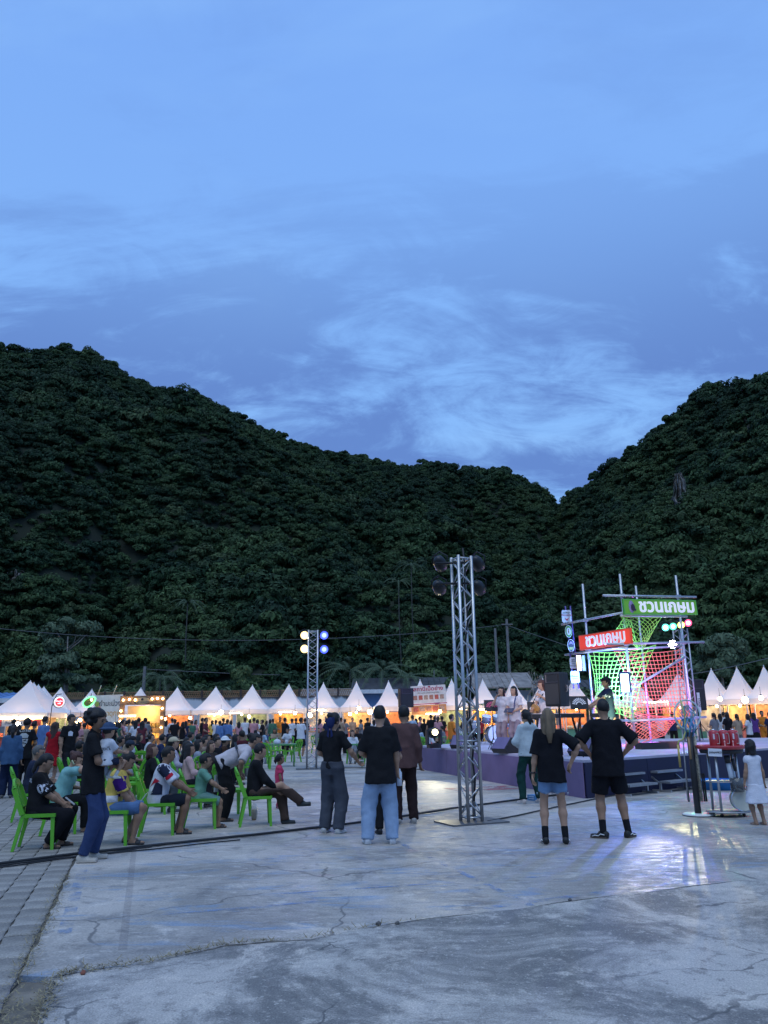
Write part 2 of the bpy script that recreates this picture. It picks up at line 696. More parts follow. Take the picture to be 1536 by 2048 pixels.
for i in range(10):
    litter(crack[i], crack[i + 1], 0.014 if i > 2 else 0.035, 110 if i < 6 else 40, i)
litter(eA + edir * -0.3, eA + edir * 1.9, 0.035, 420, 33)
litter(eA + edir * 1.9, eA + edir * 3.4, 0.03, 250, 34)
litter(G(105, 1962), G(70, 2060), 0.035, 320, 35)
litter(G(20, 2000), G(10, 2060), 0.05, 160, 36)
gm.build('dry_grass', GRASSM, label='dry grass and leaf litter caught in the pavement joints', cat='grass', kind='stuff')
STONE = M('small_stone', (0.13, 0.12, 0.115), 0.9, 0, 0.3, 12)
for px, py, s_, lb in ((757, 1851, 0.024, 'round'), (795, 1849, 0.020, 'grey'), (1140, 1802, 0.018, 'pointed'), (166, 1949, 0.02, 'reddish')):
    b = MB()
    b.ball((0, 0, s_ * 0.5), (s_, s_ * 0.8, s_ * 0.7), 7)
    b.v = [(x * rnd.uniform(.8, 1.15), y * rnd.uniform(.8, 1.15), max(0, z * rnd.uniform(.85, 1.2))) for x, y, z in b.v]
    b.sm = [False] * len(b.sm)
    b.build('stone', STONE if lb != 'reddish' else M('brick_bit', (0.25, 0.09, 0.06), 0.9), loc=G(px, py, 0.012), rz=px,
            label='small %s stone lying by the pavement joint' % lb, cat='stone')

# ================================================================ wooded karst hills
crest_px = [(-900, 900), (-600, 760), (-300, 660), (-120, 668), (0, 690), (60, 696), (130, 694), (215, 712), (275, 752), (330, 783), (400, 802), (470, 832),
            (530, 868), (600, 890), (690, 902), (780, 917), (880, 940), (960, 952), (1035, 964), (1085, 990), (1118, 1024), (1150, 990), (1205, 938),
            (1260, 900), (1330, 846), (1385, 806), (1430, 790), (1480, 778), (1540, 764), (1640, 735), (1800, 720), (2100, 740), (2500, 900)]
caz, cel, crc = [], [], []
for x, y in crest_px:
    d = ray(x, y)
    caz.append(math.atan2(d.x, d.y))
    cel.append(math.atan2(d.z, math.hypot(d.x, d.y)))
    crc.append(float(np.interp(x, [-900, 0, 500, 900, 1118, 1250, 1536, 2500], [240, 235, 255, 290, 330, 250, 190, 200])))
AZ = np.linspace(caz[0], caz[-1], 240)
ELc = np.interp(AZ, caz, cel)
RC = np.interp(AZ, caz, crc)
RB0 = 96.0


def hill_h(az, r):
    el = np.interp(az, caz, cel)
    rc = np.interp(az, caz, crc)
    rb = RB0 + 10 * np.sin(az * 5)
    Hc = rc * np.tan(el) + CAMZ - 3.6
    tt = (r - rb) / (rc - rb)
    up = np.clip(tt, 0, 1)
    x, y = r * np.sin(az), r * np.cos(az)
    steps = 0.045 * np.sin(up * 15 + 3.0 * vnoise(az * 9, r * 0 + 1.5, 4)) * up * (1 - up) * 2
    s_ = np.power(np.maximum(up, 1e-6), 0.86) + steps
    h = Hc * s_
    env = np.clip(up * 6, 0, 1) * np.clip((1 - up) * 1.9 - 0.12, 0.0, 1)
    h = h + env * (12 * (vnoise(x / 42, y / 42, 1) - 0.5) * 2 + 3.5 * (vnoise(az * 26 + 3, r / 90, 6) - 0.5) * 2 + 4 * (vnoise(x / 13, y / 13, 2) - 0.5) * 2)
    h = np.where(tt > 1, Hc * np.clip(1 - (tt - 1) * 1.6, 0.0, 1), h)
    return np.where(tt <= 0, 0, np.maximum(h, 0))


rr = np.concatenate([np.linspace(80, 340, 70), np.linspace(350, 620, 14)])
AA, RR = np.meshgrid(AZ, rr, indexing='ij')
HH = hill_h(AA, RR) - 0.05
hv = np.stack([RR * np.sin(AA), RR * np.cos(AA), HH], -1).reshape(-1, 3)
na, nr = AA.shape
idx = np.arange(na * nr).reshape(na, nr)
hf = np.stack([idx[:-1, :-1], idx[1:, :-1], idx[1:, 1:], idx[:-1, 1:]], -1).reshape(-1, 4)
hme = bpy.data.meshes.new('hill')
hme.from_pydata(hv.tolist(), [], hf.tolist())
hme.polygons.foreach_set('use_smooth', [True] * len(hf))
HILLM = M('hill_soil', (0.010, 0.017, 0.008), 0.95, 0, 0.5, 0.08)
mk('hill', hme, HILLM, kind='structure')

# foliage: several crown shapes, scattered over the slopes
t = NT('forest_leaf')
oi = t.n.new('ShaderNodeObjectInfo')
geo = t.n.new('ShaderNodeNewGeometry')
r1 = oi.outputs['Random']
c = t.mix(r1, (0.012, 0.036, 0.015), (0.046, 0.082, 0.030))
c = t.mix(t.ramp(t.math('FRACT', t.math('MULTIPLY', r1, 7.31)), 0.55, 1.0, 0, 0.8), c, (0.010, 0.030, 0.018))
c = t.mix(t.ramp(t.math('FRACT', t.math('MULTIPLY', r1, 13.7)), 0.86, 1.0, 0, 0.8), c, (0.060, 0.085, 0.036))
pn = t.noise(0.028, 4, 0.6, 0.4, vec=geo.outputs['Position'])
c = t.mix(t.ramp(pn, 0.50, 0.64, 0, 0.55), c, (0.062, 0.098, 0.034))
c = t.mix(t.ramp(pn, 0.47, 0.36, 0, 0.6), c, (0.012, 0.030, 0.015))
c = t.mix(1.0, c, t.ramp(geo.outputs['Random Per Island'], 0, 1, 0.6, 1.45), 'MULTIPLY')
FOREST = t.out(c, 0.75, 0.2)


def crown_mesh(seed, w=4.2, h=4.0, lobes=15, per=120, leaf=0.42, flat=0.7):
    r_ = np.random.RandomState(seed)
    V, FA = [], []
    lob = []
    for i in range(lobes):
        a, q = r_.uniform(0, 2 * PI), math.sqrt(r_.uniform(0, 1))
        z = r_.uniform(0, 1)
        rad = w * 0.78 * q * math.sqrt(max(0.08, 1 - (z * 0.85) ** 2))
        lob.append((rad * math.cos(a), rad * math.sin(a), h * (0.12 + 0.78 * z), r_.uniform(0.22, 0.40) * w))
    for lx, ly, lz, lr in lob:
        u = r_.normal(size=(per, 3))
        u[:, 2] = np.abs(u[:, 2]) * 0.9 - 0.25
        u /= np.linalg.norm(u, axis=1)[:, None]
        rad = lr * r_.uniform(0.72, 1.06, per)[:, None]
        c_ = np.array([lx, ly, lz]) + u * rad * np.array([1, 1, flat])
        tng = np.cross(u, r_.normal(size=(per, 3)))
        tng /= np.linalg.norm(tng, axis=1)[:, None]
        nn = u + r_.normal(size=(per, 3)) * 0.55 + np.array([0, 0, 0.35])
        bt = np.cross(nn, tng)
        bt /= np.linalg.norm(bt, axis=1)[:, None]
        L = leaf * r_.uniform(0.6, 1.5, per)[:, None]
        W = L * r_.uniform(0.35, 0.6, per)[:, None]
        dn = np.array([0, 0, -0.25]) * L
        q0, q1, q2, q3 = c_ - tng * L, c_ - bt * W, c_ + tng * L + dn, c_ + bt * W
        o = len(V)
        blk = np.stack([q0, q1, q2, q3], 1).reshape(-1, 3)
        V.extend(blk.tolist())
        FA.extend([(o + 4 * i, o + 4 * i + 1, o + 4 * i + 2, o + 4 * i + 3) for i in range(per)])
    me = bpy.data.meshes.new('crown')
    me.from_pydata(V, [], FA)
    return me


protos = bpy.data.collections.new('crown_shapes')
for i, (w, h, lb, pr, lf, fl) in enumerate([(4.2, 3.6, 17, 170, 0.29, .75), (3.6, 5.0, 16, 170, 0.28, .9), (5.0, 3.0, 20, 160, 0.30, .6),
                                            (3.0, 3.4, 12, 170, 0.25, .8), (4.4, 4.4, 14, 170, 0.33, .7), (3.2, 6.4, 15, 170, 0.27, 1.0)]):
    me = crown_mesh(100 + i, w, h, lb, pr, lf, fl)
    me.materials.append(FOREST)
    o = bpy.data.objects.new('crown_shape', me)
    protos.objects.link(o)

BARE = []   # rock faces, (azimuth, radius, angular half-width, radial half-width)
rocks_px = [(1506, 868, 22, 38), (1364, 1015, 15, 66), (30, 1168, 12, 26)]
pts, scl = [], []
N = 29000
a_ = np.where(nrs.uniform(0, 1, N) < 0.86, nrs.uniform(-0.56, 0.56, N), nrs.uniform(caz[1] * 0.9, caz[-2] * 0.95, N))
rb_ = RB0 - 8
t_ = nrs.uniform(0, 1, N)
rc_ = np.interp(a_, caz, crc)
r_ = rb_ + (rc_ * 1.03 - rb_) * t_ ** 0.85
keep = nrs.uniform(0, 1, N) < np.clip(r_ / 200, 0.45, 1)
a_, r_, t_ = a_[keep], r_[keep], t_[keep]
h_ = hill_h(a_, r_)
X, Y = r_ * np.sin(a_), r_ * np.cos(a_)
dv = np.stack([X, Y, h_ + 2 - CAMZ], 1)
uu = CX + F * (dv @ np.array(rgt)) / (dv @ np.array(fwd))
vv = CY - F * (dv @ np.array(upv)) / (dv @ np.array(fwd))
ok = np.ones(len(a_), bool)
for x, y, wx, wy in rocks_px:
    ok &= ~((np.abs(uu - x) < wx) & (vv > y - wy) & (vv < y + wy + 42))
sc_ = 0.66 * (0.40 + 1.15 * nrs.uniform(0, 1, len(a_)) ** 2.4) * (0.85 + 0.45 * (vnoise(X / 25, Y / 25, 9) > 0.55))
sc_ = np.where(t_ > 0.93, sc_ * nrs.uniform(0.8, 1.45, len(a_)), sc_)
fm = bpy.data.meshes.new('forest_points')
fm.from_pydata(np.stack([X, Y, h_ - 0.8], 1)[ok].tolist(), [], [])
at = fm.attributes.new('scl', 'FLOAT', 'POINT')
at.data.foreach_set('value', sc_[ok].astype(np.float32))
forest = mk('forest', fm, None, label='dense dark green jungle covering both karst hills', cat='forest', kind='stuff')


def scatter(o, coll):
    ng = bpy.data.node_groups.new('scatter', 'GeometryNodeTree')
    ng.interface.new_socket('Geometry', in_out='INPUT', socket_type='NodeSocketGeometry')
    ng.interface.new_socket('Geometry', in_out='OUTPUT', socket_type='NodeSocketGeometry')
    n, l = ng.nodes, ng.links
    gi, go = n.new('NodeGroupInput'), n.new('NodeGroupOutput')
    ci = n.new('GeometryNodeCollectionInfo')
    ci.inputs['Collection'].default_value = coll
    ci.inputs['Separate Children'].default_value = True
    ip = n.new('GeometryNodeInstanceOnPoints')
    ip.inputs['Pick Instance'].default_value = True
    na_ = n.new('GeometryNodeInputNamedAttribute')
    na_.data_type = 'FLOAT'
    na_.inputs[0].default_value = 'scl'
    rv = n.new('FunctionNodeRandomValue')
    rv.data_type = 'FLOAT_VECTOR'
    rv.inputs[0].default_value = (-0.12, -0.12, 0)
    rv.inputs[1].default_value = (0.12, 0.12, 6.283)
    ri = n.new('FunctionNodeRandomValue')
    ri.data_type = 'INT'
    ri.inputs[4].default_value = 0
    ri.inputs[5].default_value = 50
    l.new(gi.outputs[0], ip.inputs['Points'])
    l.new(ci.outputs[0], ip.inputs['Instance'])
    l.new(ri.outputs[2], ip.inputs['Instance Index'])
    l.new(rv.outputs[0], ip.inputs['Rotation'])
    l.new(na_.outputs[0], ip.inputs['Scale'])
    l.new(ip.outputs[0], go.inputs[0])
    md = o.modifiers.new('scatter', 'NODES')
    md.node_group = ng


scatter(forest, protos)

# pale limestone faces showing through the trees
t = NT('limestone')
v1 = t.noise(0.25, 7, 0.65, 0.6, st=(1, 1, 0.35))
c = t.mix(t.ramp(v1, 0.42, 0.60), (0.06, 0.062, 0.055), (0.33, 0.305, 0.285))
c = t.mix(t.ramp(t.noise(0.5, 6, 0.7), 0.5, 0.6, 0, 0.75), c, (0.035, 0.05, 0.025))
t.bump(t.noise(1.2, 7, 0.7), 0.9, 0.5)
LIME = t.out(c, 0.9, 0.2)
hbvh = BVHTree.FromPolygons([Vector(p) for p in hv.tolist()], hf.tolist())
for x, y, wx, wy in rocks_px:
    d = ray(x, y).normalized()
    hit, nrm, _, dist = hbvh.ray_cast(camo.location, d)
    if hit is None:
        continue
    b = MB()
    nx, ny = 22, 34
    W, H_ = wx * 0.85 * dist / 1590, wy * 1.1 * dist / 1590
    side = Vector((d.y, -d.x, 0)).normalized()
    back = Vector((d.x, d.y, 0)).normalized()
    vs_, fs = [], []
    gx_, gy_ = np.meshgrid(np.arange(nx + 1), np.arange(ny + 1))
    rel = vnoise(gx_ * .55, gy_ * .16, x) * 2.6 + vnoise(gx_ * 1.3, gy_ * .5, x + 1) * 1.3
    for j in range(ny + 1):
        for i in range(nx + 1):
            u, v = i / nx * 2 - 1, j / ny * 2 - 1
            wav = 1 + .35 * math.sin(v * 5 + x) + .2 * math.sin(v * 11)
            rim = max(0, 1 - abs(u) ** 2.2 - abs(v) ** 3)
            vs_.append(hit + side * (u * W * wav) + Vector((0, 0, v * H_)) - back * (2.2 * rim + rel[j, i] - 1.6 - v * 1.5))
    for j in range(ny):
        for i in range(nx):
            q = j * (nx + 1) + i
            fs.append((q, q + 1, q + nx + 2, q + nx + 1))
    b.add(vs_, fs, 0, False)
    lb = {1506: 'pale limestone cliff near the top of the eastern hill', 1364: 'tall grey limestone face halfway up the hill above the green sign', 30: 'small pale limestone patch low on the western hill'}[x]
    b.build('rock_face', LIME, label=lb, cat='cliff', group='limestone faces on the hills')
# ================================================================ trees, wall and buildings behind the market
LM = [(-30, 'the left picture edge'), (61, 'the nearest left tent'), (120, 'the red round sign'), (180, 'the mango sign'), (215, 'the mango banner'), (280, 'the bulb-ringed stall'), (355, 'the first tent after the bulb stall'), (432, 'the second tent after the bulb stall'),
      (505, 'the third tent after the bulb stall'), (578, 'the tent left of the slender truss'), (647, 'the tent right of the slender truss'), (713, 'the pair of black-haired standing men'), (777, 'the dark market loudspeaker'), (850, 'the roast duck banner'),
      (915, 'the steel truss tower'), (985, 'the drum kit'), (1040, 'the two singers'), (1090, 'the guitarist'), (1150, 'the column of plaques'), (1220, 'the keyboard player'), (1300, 'the coral net'), (1420, 'the pinkish right-hand tent'), (1475, 'the middle right-hand tent'), (1540, 'the rightmost tent')]


def mark(px):
    return min(LM, key=lambda q: abs(q[0] - px))[1]


_LB = {}


def uniq(lb):
    n = _LB.get(lb, 0)
    _LB[lb] = n + 1
    return lb if not n else lb + [', farther back', ', higher up', ', half hidden', ', last one'][min(n - 1, 3)]


BARK = M('bark', (0.16, 0.14, 0.12), 0.9, 0, 0.3, 3, 0.6, 12)
PALEBARK = M('pale_bark', (0.28, 0.25, 0.22), 0.9, 0, 0.3, 3, 0.6, 12)


def leafmat(name, a, b):
    t = NT(name)
    geo = t.n.new('ShaderNodeNewGeometry')
    c = t.mix(geo.outputs['Random Per Island'], a, b)
    return t.out(c, 0.7, 0.25)


LEAF_A = leafmat('leaf_fresh', (0.045, 0.085, 0.030), (0.10, 0.15, 0.06))
LEAF_B = leafmat('leaf_dark', (0.025, 0.055, 0.020), (0.06, 0.095, 0.035))
LEAF_C = leafmat('leaf_grey', (0.05, 0.085, 0.045), (0.11, 0.15, 0.085))


def broad_tree(px, ptop, d, wid, label, leaf=LEAF_A, stems=1, crown_h=None, seed=1, trunkm=PALEBARK, bare=0.45):
    top = D(px, ptop, d)
    H = top.z
    base = Vector((top.x, d, 0))
    r_ = random.Random(seed)
    o = thing('broadleaf_tree', label, 'tree', base, r_.uniform(0, 6))
    tb = MB()
    ch = crown_h or H * 0.5
    for s_ in range(stems):
        ox, oy = (r_.uniform(-0.9, 0.9), r_.uniform(-0.6, 0.6)) if stems > 1 else (0, 0)
        tb.tube([(ox * .5, oy * .5, -0.2), (ox * 0.7, oy * .7, H * .25), (ox, oy, H * 0.5), (ox * 1.3, oy * 1.3, H * .74)], [0.18, 0.15, 0.11, 0.04], 7)
        for q in range(3):
            a = r_.uniform(0, 6.28)
            z0 = H * r_.uniform(.42, .7)
            tb.tube([(ox, oy, z0), (ox + math.cos(a) * wid * .16, oy + math.sin(a) * wid * .16, z0 + H * .07), (ox + math.cos(a) * wid * .24, oy + math.sin(a) * wid * .24, z0 + H * .12)], [0.06, 0.04, 0.015], 5)
    tb.build('trunk', trunkm, o)
    me = crown_mesh(seed * 7 + 3, wid / 2, ch * 0.85, 30, 260, 0.22, 0.7)
    me.materials.append(leaf)
    mk('crown', me, None, o, (0, 0, H - ch))
    return o


broad_tree(150, 1205, 74, 6.4, 'tall pale-trunked tree with several stems behind the leftmost tents', LEAF_C, 3, 8.6, 4)
broad_tree(1432, 1258, 66, 6.2, 'spreading light green tree behind the scaffold and white tents', LEAF_C, 1, 4.4, 6)
broad_tree(850, 1262, 84, 6.0, 'bushy olive green tree beside the utility poles', LEAF_A, 2, 6.2, 8)
broad_tree(1506, 1290, 72, 6.0, 'round dark tree above the rightmost white tents', LEAF_B, 1, 5.0, 9)
broad_tree(492, 1322, 66, 2.8, 'thin yellowish young tree just behind the wall', LEAF_A, 1, 2.8, 10)
broad_tree(-40, 1290, 70, 6.5, 'dark tree at the far left edge behind the tents', LEAF_B, 2, 6.0, 12)


def frond(mb, base, a, L, droop, w=0.32, up=0.5):
    dx, dy = math.cos(a), math.sin(a)
    n = 7
    pts = []
    for i in range(n + 1):
        q = i / n
        pts.append(Vector(base) + Vector((dx * L * q, dy * L * q, L * (up * q - droop * q * q))))
    sd = Vector((-dy, dx, 0))
    for i in range(n):
        for k in range(3):
            p = pts[i].lerp(pts[i + 1], k / 3)
            ww = w * (1 - abs(2 * (i + k / 3) / n - 0.9) * 0.55) * L * 0.42
            fw = (pts[i + 1] - pts[i]) * 0.45
            for s_ in (-1, 1):
                tip = p + sd * s_ * ww + fw - Vector((0, 0, ww * 0.45))
                mb.add([p, p + fw * 0.35, tip], [(0, 1, 2)])
    mb.tube(pts, [0.035 - 0.028 * i / n for i in range(n + 1)], 4)


def palm(px, ptop, d, L, label, seed, n=16, zbase=0.0):
    top = D(px, ptop, d)
    r_ = random.Random(seed)
    o = thing('coconut_palm', label, 'palm', (top.x, d, zbase))
    H = top.z - zbase - L * 0.25
    tb = MB()
    tb.tube([(0.5, 0, -0.3), (0.25, 0, H * .3), (0, 0, H * .7), (0, 0, H)], [0.11, 0.08, 0.07, 0.06], 7)
    tb.build('trunk', M('palm_bark', (.055, .055, .048), .9), o)
    fb = MB()
    for i in range(n):
        frond(fb, (0, 0, H), i * 2.4 + r_.uniform(-.2, .2), L * r_.uniform(.85, 1.1), r_.uniform(.55, 1.25), up=r_.uniform(.25, .95))
    fb.build('crown', LEAF_C, o)
    return o


palm(376, 1196, 92, 2.2, 'slender coconut palm in front of the dark slope, left of the pole lamp', 1)
palm(822, 1122, 100, 2.4, 'tallest coconut palm on the slope beside the steel truss tower', 2)
palm(797, 1156, 98, 2.1, 'shorter coconut palm growing next to the tallest palm', 3)
palm(322, 1338, 68, 3.0, 'low bushy palm behind the wall near a short post', 4)
palm(700, 1322, 70, 3.6, 'arching palm behind the wall right of the pole lamp', 5)
palm(765, 1322, 68, 3.2, 'drooping palm above the tiled roof', 6)
palm(812, 1340, 68, 2.8, 'ragged palm beside the dark loudspeaker and tiled roof', 7)

for i, (px, w, h) in enumerate(((20, 3.2, 4.6), (95, 2.6, 4.3), (215, 3.4, 4.6), (255, 2.8, 4.5), (400, 3.4, 4.9), (450, 3.0, 4.7), (545, 3.4, 4.6), (590, 3.0, 4.9), (660, 3.0, 4.8),
                                (930, 3.4, 5.6), (975, 3.2, 4.9), (1100, 3.6, 5.2), (1160, 3.6, 5.0), (1240, 3.6, 5.4), (1330, 3.6, 5.4), (1390, 3.4, 5.2), (1480, 3.6, 5.4), (1560, 3.6, 5.6))):
    p = D(px, 1400, 66 + (i % 3))
    o = thing('bush', uniq(['rounded', 'leafy', 'loose'][i % 3] + ' green bush rising behind ' + mark(px)), 'bush', (p.x, p.y, 0), i, 'bushes behind the market')
    me = crown_mesh(300 + i, w * .62, h * .62, 12, 130, 0.22, .9)
    me.materials.append([LEAF_A, LEAF_B, LEAF_C][i % 3])
    mk('crown', me, None, o, (0, 0, h * .28))
    tb = MB()
    tb.tube([(0, 0, -.1), (0.05, 0, h * .5)], [.1, .05], 6)
    tb.build('trunk', BARK, o)

# leafless tree behind the singers
o = thing('bare_tree', 'leafless pale branching tree behind the stage', 'tree', (D(1048, 1420, 58).x, 58, 0))
tb = MB()


def branch(p, d, L, r, lv, r_):
    q = p + d * L
    tb.tube([p, p.lerp(q, .5) + Vector((r_.uniform(-.06, .06), 0, 0)), q], [r, r * .8, r * .6], 5)
    if lv:
        for _ in range(3 if lv > 2 else 2):
            nd_ = (d + Vector((r_.uniform(-.75, .75), r_.uniform(-.5, .5), r_.uniform(0, .35)))).normalized()
            branch(q, nd_, L * .68, r * .6, lv - 1, r_)


branch(Vector((0, 0, 0)), Vector((0.03, 0, 1)), 1.9, 0.12, 4, random.Random(5))
tb.build('trunk', PALEBARK, o)

# boundary wall with a lattice on top
t = NT('stained_wall')
sx = t.n.new('ShaderNodeSeparateXYZ')
t.l.new(t.tc.outputs['Object'], sx.inputs[0])
n1 = t.noise(0.9, 6, 0.65, 0.3, st=(1, 1, 0.25))
band = t.ramp(t.math('ADD', sx.outputs[2], t.math('MULTIPLY', n1, 0.9)), 3.55, 3.80)
c = t.mix(t.noise(0.35, 4), (0.40, 0.49, 0.58), (0.54, 0.58, 0.61))
c = t.mix(t.ramp(n1, 0.55, 0.7, 0, 0.6), c, (0.16, 0.16, 0.16))
WALLM = t.out(t.mix(band, c, (0.055, 0.055, 0.058)), 0.9)
LATT = M('lattice_brown', (0.30, 0.18, 0.10), 0.9, 0, 0.25, 4)
DARKPOST = M('dark_post', (0.06, 0.045, 0.04), 0.9)
wy = 63.0
xl, xr = D(-220, 1400, wy).x, D(715, 1400, wy).x
wall = thing('boundary_wall', 'long stained pale blue wall with brown lattice on top behind the tents', 'wall', (0, wy, 0))
b = MB()
b.box(((xl + xr) / 2, 0.1, 1.7), (xr - xl, 0.2, 3.4))
b.build('wall_body', WALLM, wall)
npan = int((xr - xl) / 1.55)
pw_ = (xr - xl) / npan
lm = MB()
for i in range(9):
    x0 = -pw_ / 2 + 0.09 + i * (pw_ - .18) / 8.5
    for s_ in (-1, 1):
        lm.beam((x0 - .08, 0.1, 3.46 if s_ > 0 else 3.86), (x0 + .08, 0.1, 3.86 if s_ > 0 else 3.46), .04, .035)
lm.box((0, .1, 3.43), (pw_ - .16, .09, .06))
lm.box((0, .1, 3.89), (pw_ - .16, .09, .06))
lme = lm.mesh('lattice_panel')
lme.materials.append(LATT)
pb = MB()
pb.box((0, .1, 3.7), (.15, .17, .6))
pme2 = pb.mesh('lattice_post')
pme2.materials.append(DARKPOST)
for i in range(npan):
    mk('lattice_panel', lme, None, wall, (xl + (i + .5) * pw_, 0, 0))
    mk('lattice_post', pme2, None, wall, (xl + i * pw_, 0, 0))

# low buildings right of the wall
ROOFM = M('dark_roof_tile', (0.045, 0.045, 0.05), 0.8, 0, 0.3, 3)
FASC = M('white_fascia', (0.62, 0.63, 0.65), 0.6)
BLUEW = M('blue_wall', (0.13, 0.25, 0.48), 0.7, 0, .15, 1)
GREYW = M('grey_wall', (0.22, 0.24, 0.27), 0.8, 0, .25, 1)
TINM = M('rusty_tin', (0.26, 0.22, 0.19), 0.6, 0.3, .35, 2)


def shed(px0, px1, d, zt, label, wallm, roofm, fascia=None, slope=1.1, depth=5):
    a, b_ = D(px0, 1400, d), D(px1, 1400, d)
    w = b_.x - a.x
    o = thing('shed', label, 'building', (a.x + w / 2, d, 0))
    m = MB()
    m.box((0, depth / 2, (zt - .25) / 2), (w, depth, zt - .25))
    m.build('wall', wallm, o)
    m = MB()
    th = .1
    m.add([(-w / 2 - .4, -.6, zt), (w / 2 + .4, -.6, zt), (w / 2 + .4, depth * .6, zt + slope), (-w / 2 - .4, depth * .6, zt + slope),
           (-w / 2 - .4, -.6, zt - th), (w / 2 + .4, -.6, zt - th), (w / 2 + .4, depth * .6, zt + slope - th), (-w / 2 - .4, depth * .6, zt + slope - th)],
          [(0, 1, 2, 3), (7, 6, 5, 4), (0, 4, 5, 1), (1, 5, 6, 2), (2, 6, 7, 3), (3, 7, 4, 0)])
    for i in range(int(w / .5)):
        x = -w / 2 - .3 + i * .5
        m.beam((x, -.6, zt + .03), (x, depth * .6, zt + slope + .03), .07, .05)
    m.build('roof', roofm, o)
    if fascia:
        m = MB()
        m.box((0, -.66, zt - .16), (w + .9, .06, .32))
        m.build('fascia', fascia, o)
    return o


shed(712, 915, 66, 3.95, 'long low building with dark tiled roof and white fascia behind the tents', BLUEW, ROOFM, FASC)
shed(610, 705, 64.5, 3.5, 'grey shed with blue side at the end of the wall', GREYW, TINM, FASC, .6, 3)
shed(955, 1062, 63, 3.9, 'open shed with sagging rusty tin roof behind the singers', GREYW, TINM, None, 1.3)
shed(1075, 1235, 67, 3.6, 'dark blue house behind the loudspeaker on its pole', GREYW, ROOFM, None, 1.1)
shed(-160, 25, 56, 3.3, 'pavilion with blue edged roof at the left edge', GREYW, BLUEW, FASC, .5)

CONCP = M('concrete_pole', (0.17, 0.165, 0.16), 0.85, 0, .2, 2)
poles = []
for px, py, d, lb in ((868, 1340, 70, 'thin pale post on the tiled roof'), (990, 1257, 74, 'shorter of the two concrete utility poles behind the truss'),
                      (1013, 1238, 70, 'taller of the two concrete utility poles behind the truss'), (290, 1333, 66, 'short concrete post behind the wall')):
    tp = D(px, py, d)
    b = MB()
    w = .16 if d != 70 or px > 900 else .07
    b.add([(-w, -w, 0), (w, -w, 0), (w, w, 0), (-w, w, 0), (-w * .6, -w * .6, tp.z), (w * .6, -w * .6, tp.z), (w * .6, w * .6, tp.z), (-w * .6, w * .6, tp.z)],
          [(0, 1, 5, 4), (1, 2, 6, 5), (2, 3, 7, 6), (3, 0, 4, 7), (4, 5, 6, 7)])
    if px == 1013:
        b.box((0, -.15, tp.z - .5), (1.0, .08, .1))
    b.build('utility_pole', CONCP, loc=(tp.x, d, 0), label=lb, cat='pole')
CABLEM = M('black_cable', (0.012, 0.012, 0.014), 0.55)
WIREM = M('grey_wire', (0.10, 0.105, 0.11), 0.6)


def wire(pxs, label, r=.025, name='overhead_wire', m=WIREM):
    P_ = [D(*q) for q in pxs]
    xs = np.array([p.x for p in P_])
    tt = np.linspace(0, 1, len(P_))
    t2 = np.linspace(0, 1, 24)
    co = [np.polyfit(tt, [p[k] for p in P_], min(2, len(P_) - 1)) for k in range(3)]
    pts = [tuple(np.polyval(co[k], q) for k in range(3)) for q in t2]
    b = MB()
    b.tube(pts, r, 5)
    return b.build(name, m, label=label, cat='wire')


wire([(-250, 1228, 66), (0, 1251, 66), (250, 1272, 66), (500, 1284, 67), (750, 1278, 68), (1010, 1246, 70)], 'long sagging overhead wire crossing in front of the hill')
wire([(1013, 1250, 70), (1100, 1280, 66), (1250, 1330, 60)], 'overhead wire running down from the taller utility pole')
wire([(1380, 1348, 50), (1470, 1332, 52), (1600, 1300, 54)], 'dark wire above the rightmost white tents')
wire([(290, 1338, 66), (420, 1345, 66), (560, 1350, 66)], 'low wire from the short post along the wall')

# ================================================================ tents
t = NT('tent_canvas')
c = t.mix(t.noise(1.3, 4), (0.74, 0.74, 0.76), (0.83, 0.83, 0.84))
t.out(c, 0.6, 0.3)
tl = t.n.new('ShaderNodeBsdfTranslucent')
tl.inputs[0].default_value = (0.8, 0.74, 0.7, 1)
mxs = t.n.new('ShaderNodeMixShader')
mxs.inputs[0].default_value = 0.16
t.l.new(t.b.outputs[0], mxs.inputs[1])
t.l.new(tl.outputs[0], mxs.inputs[2])
t.l.new(mxs.outputs[0], t.n['Material Output'].inputs[0])
CANVAS = t.mat
STEELW = M('white_steel', (0.7, 0.7, 0.7), 0.4, 0.2)
BULB = M('warm_bulb', (1, 0.75, 0.4), 0.4, emit=26, ecol=(1.0, 0.66, 0.27), var=0)
TUBEL = M('warm_tube', (1, 0.85, 0.6), 0.4, emit=16, ecol=(1.0, 0.72, 0.36), var=0)
WHITEL = M('white_lamp', (1, 1, 1), 0.4, emit=22, ecol=(1.0, 0.93, 0.8), var=0)
tent_meshes = {}


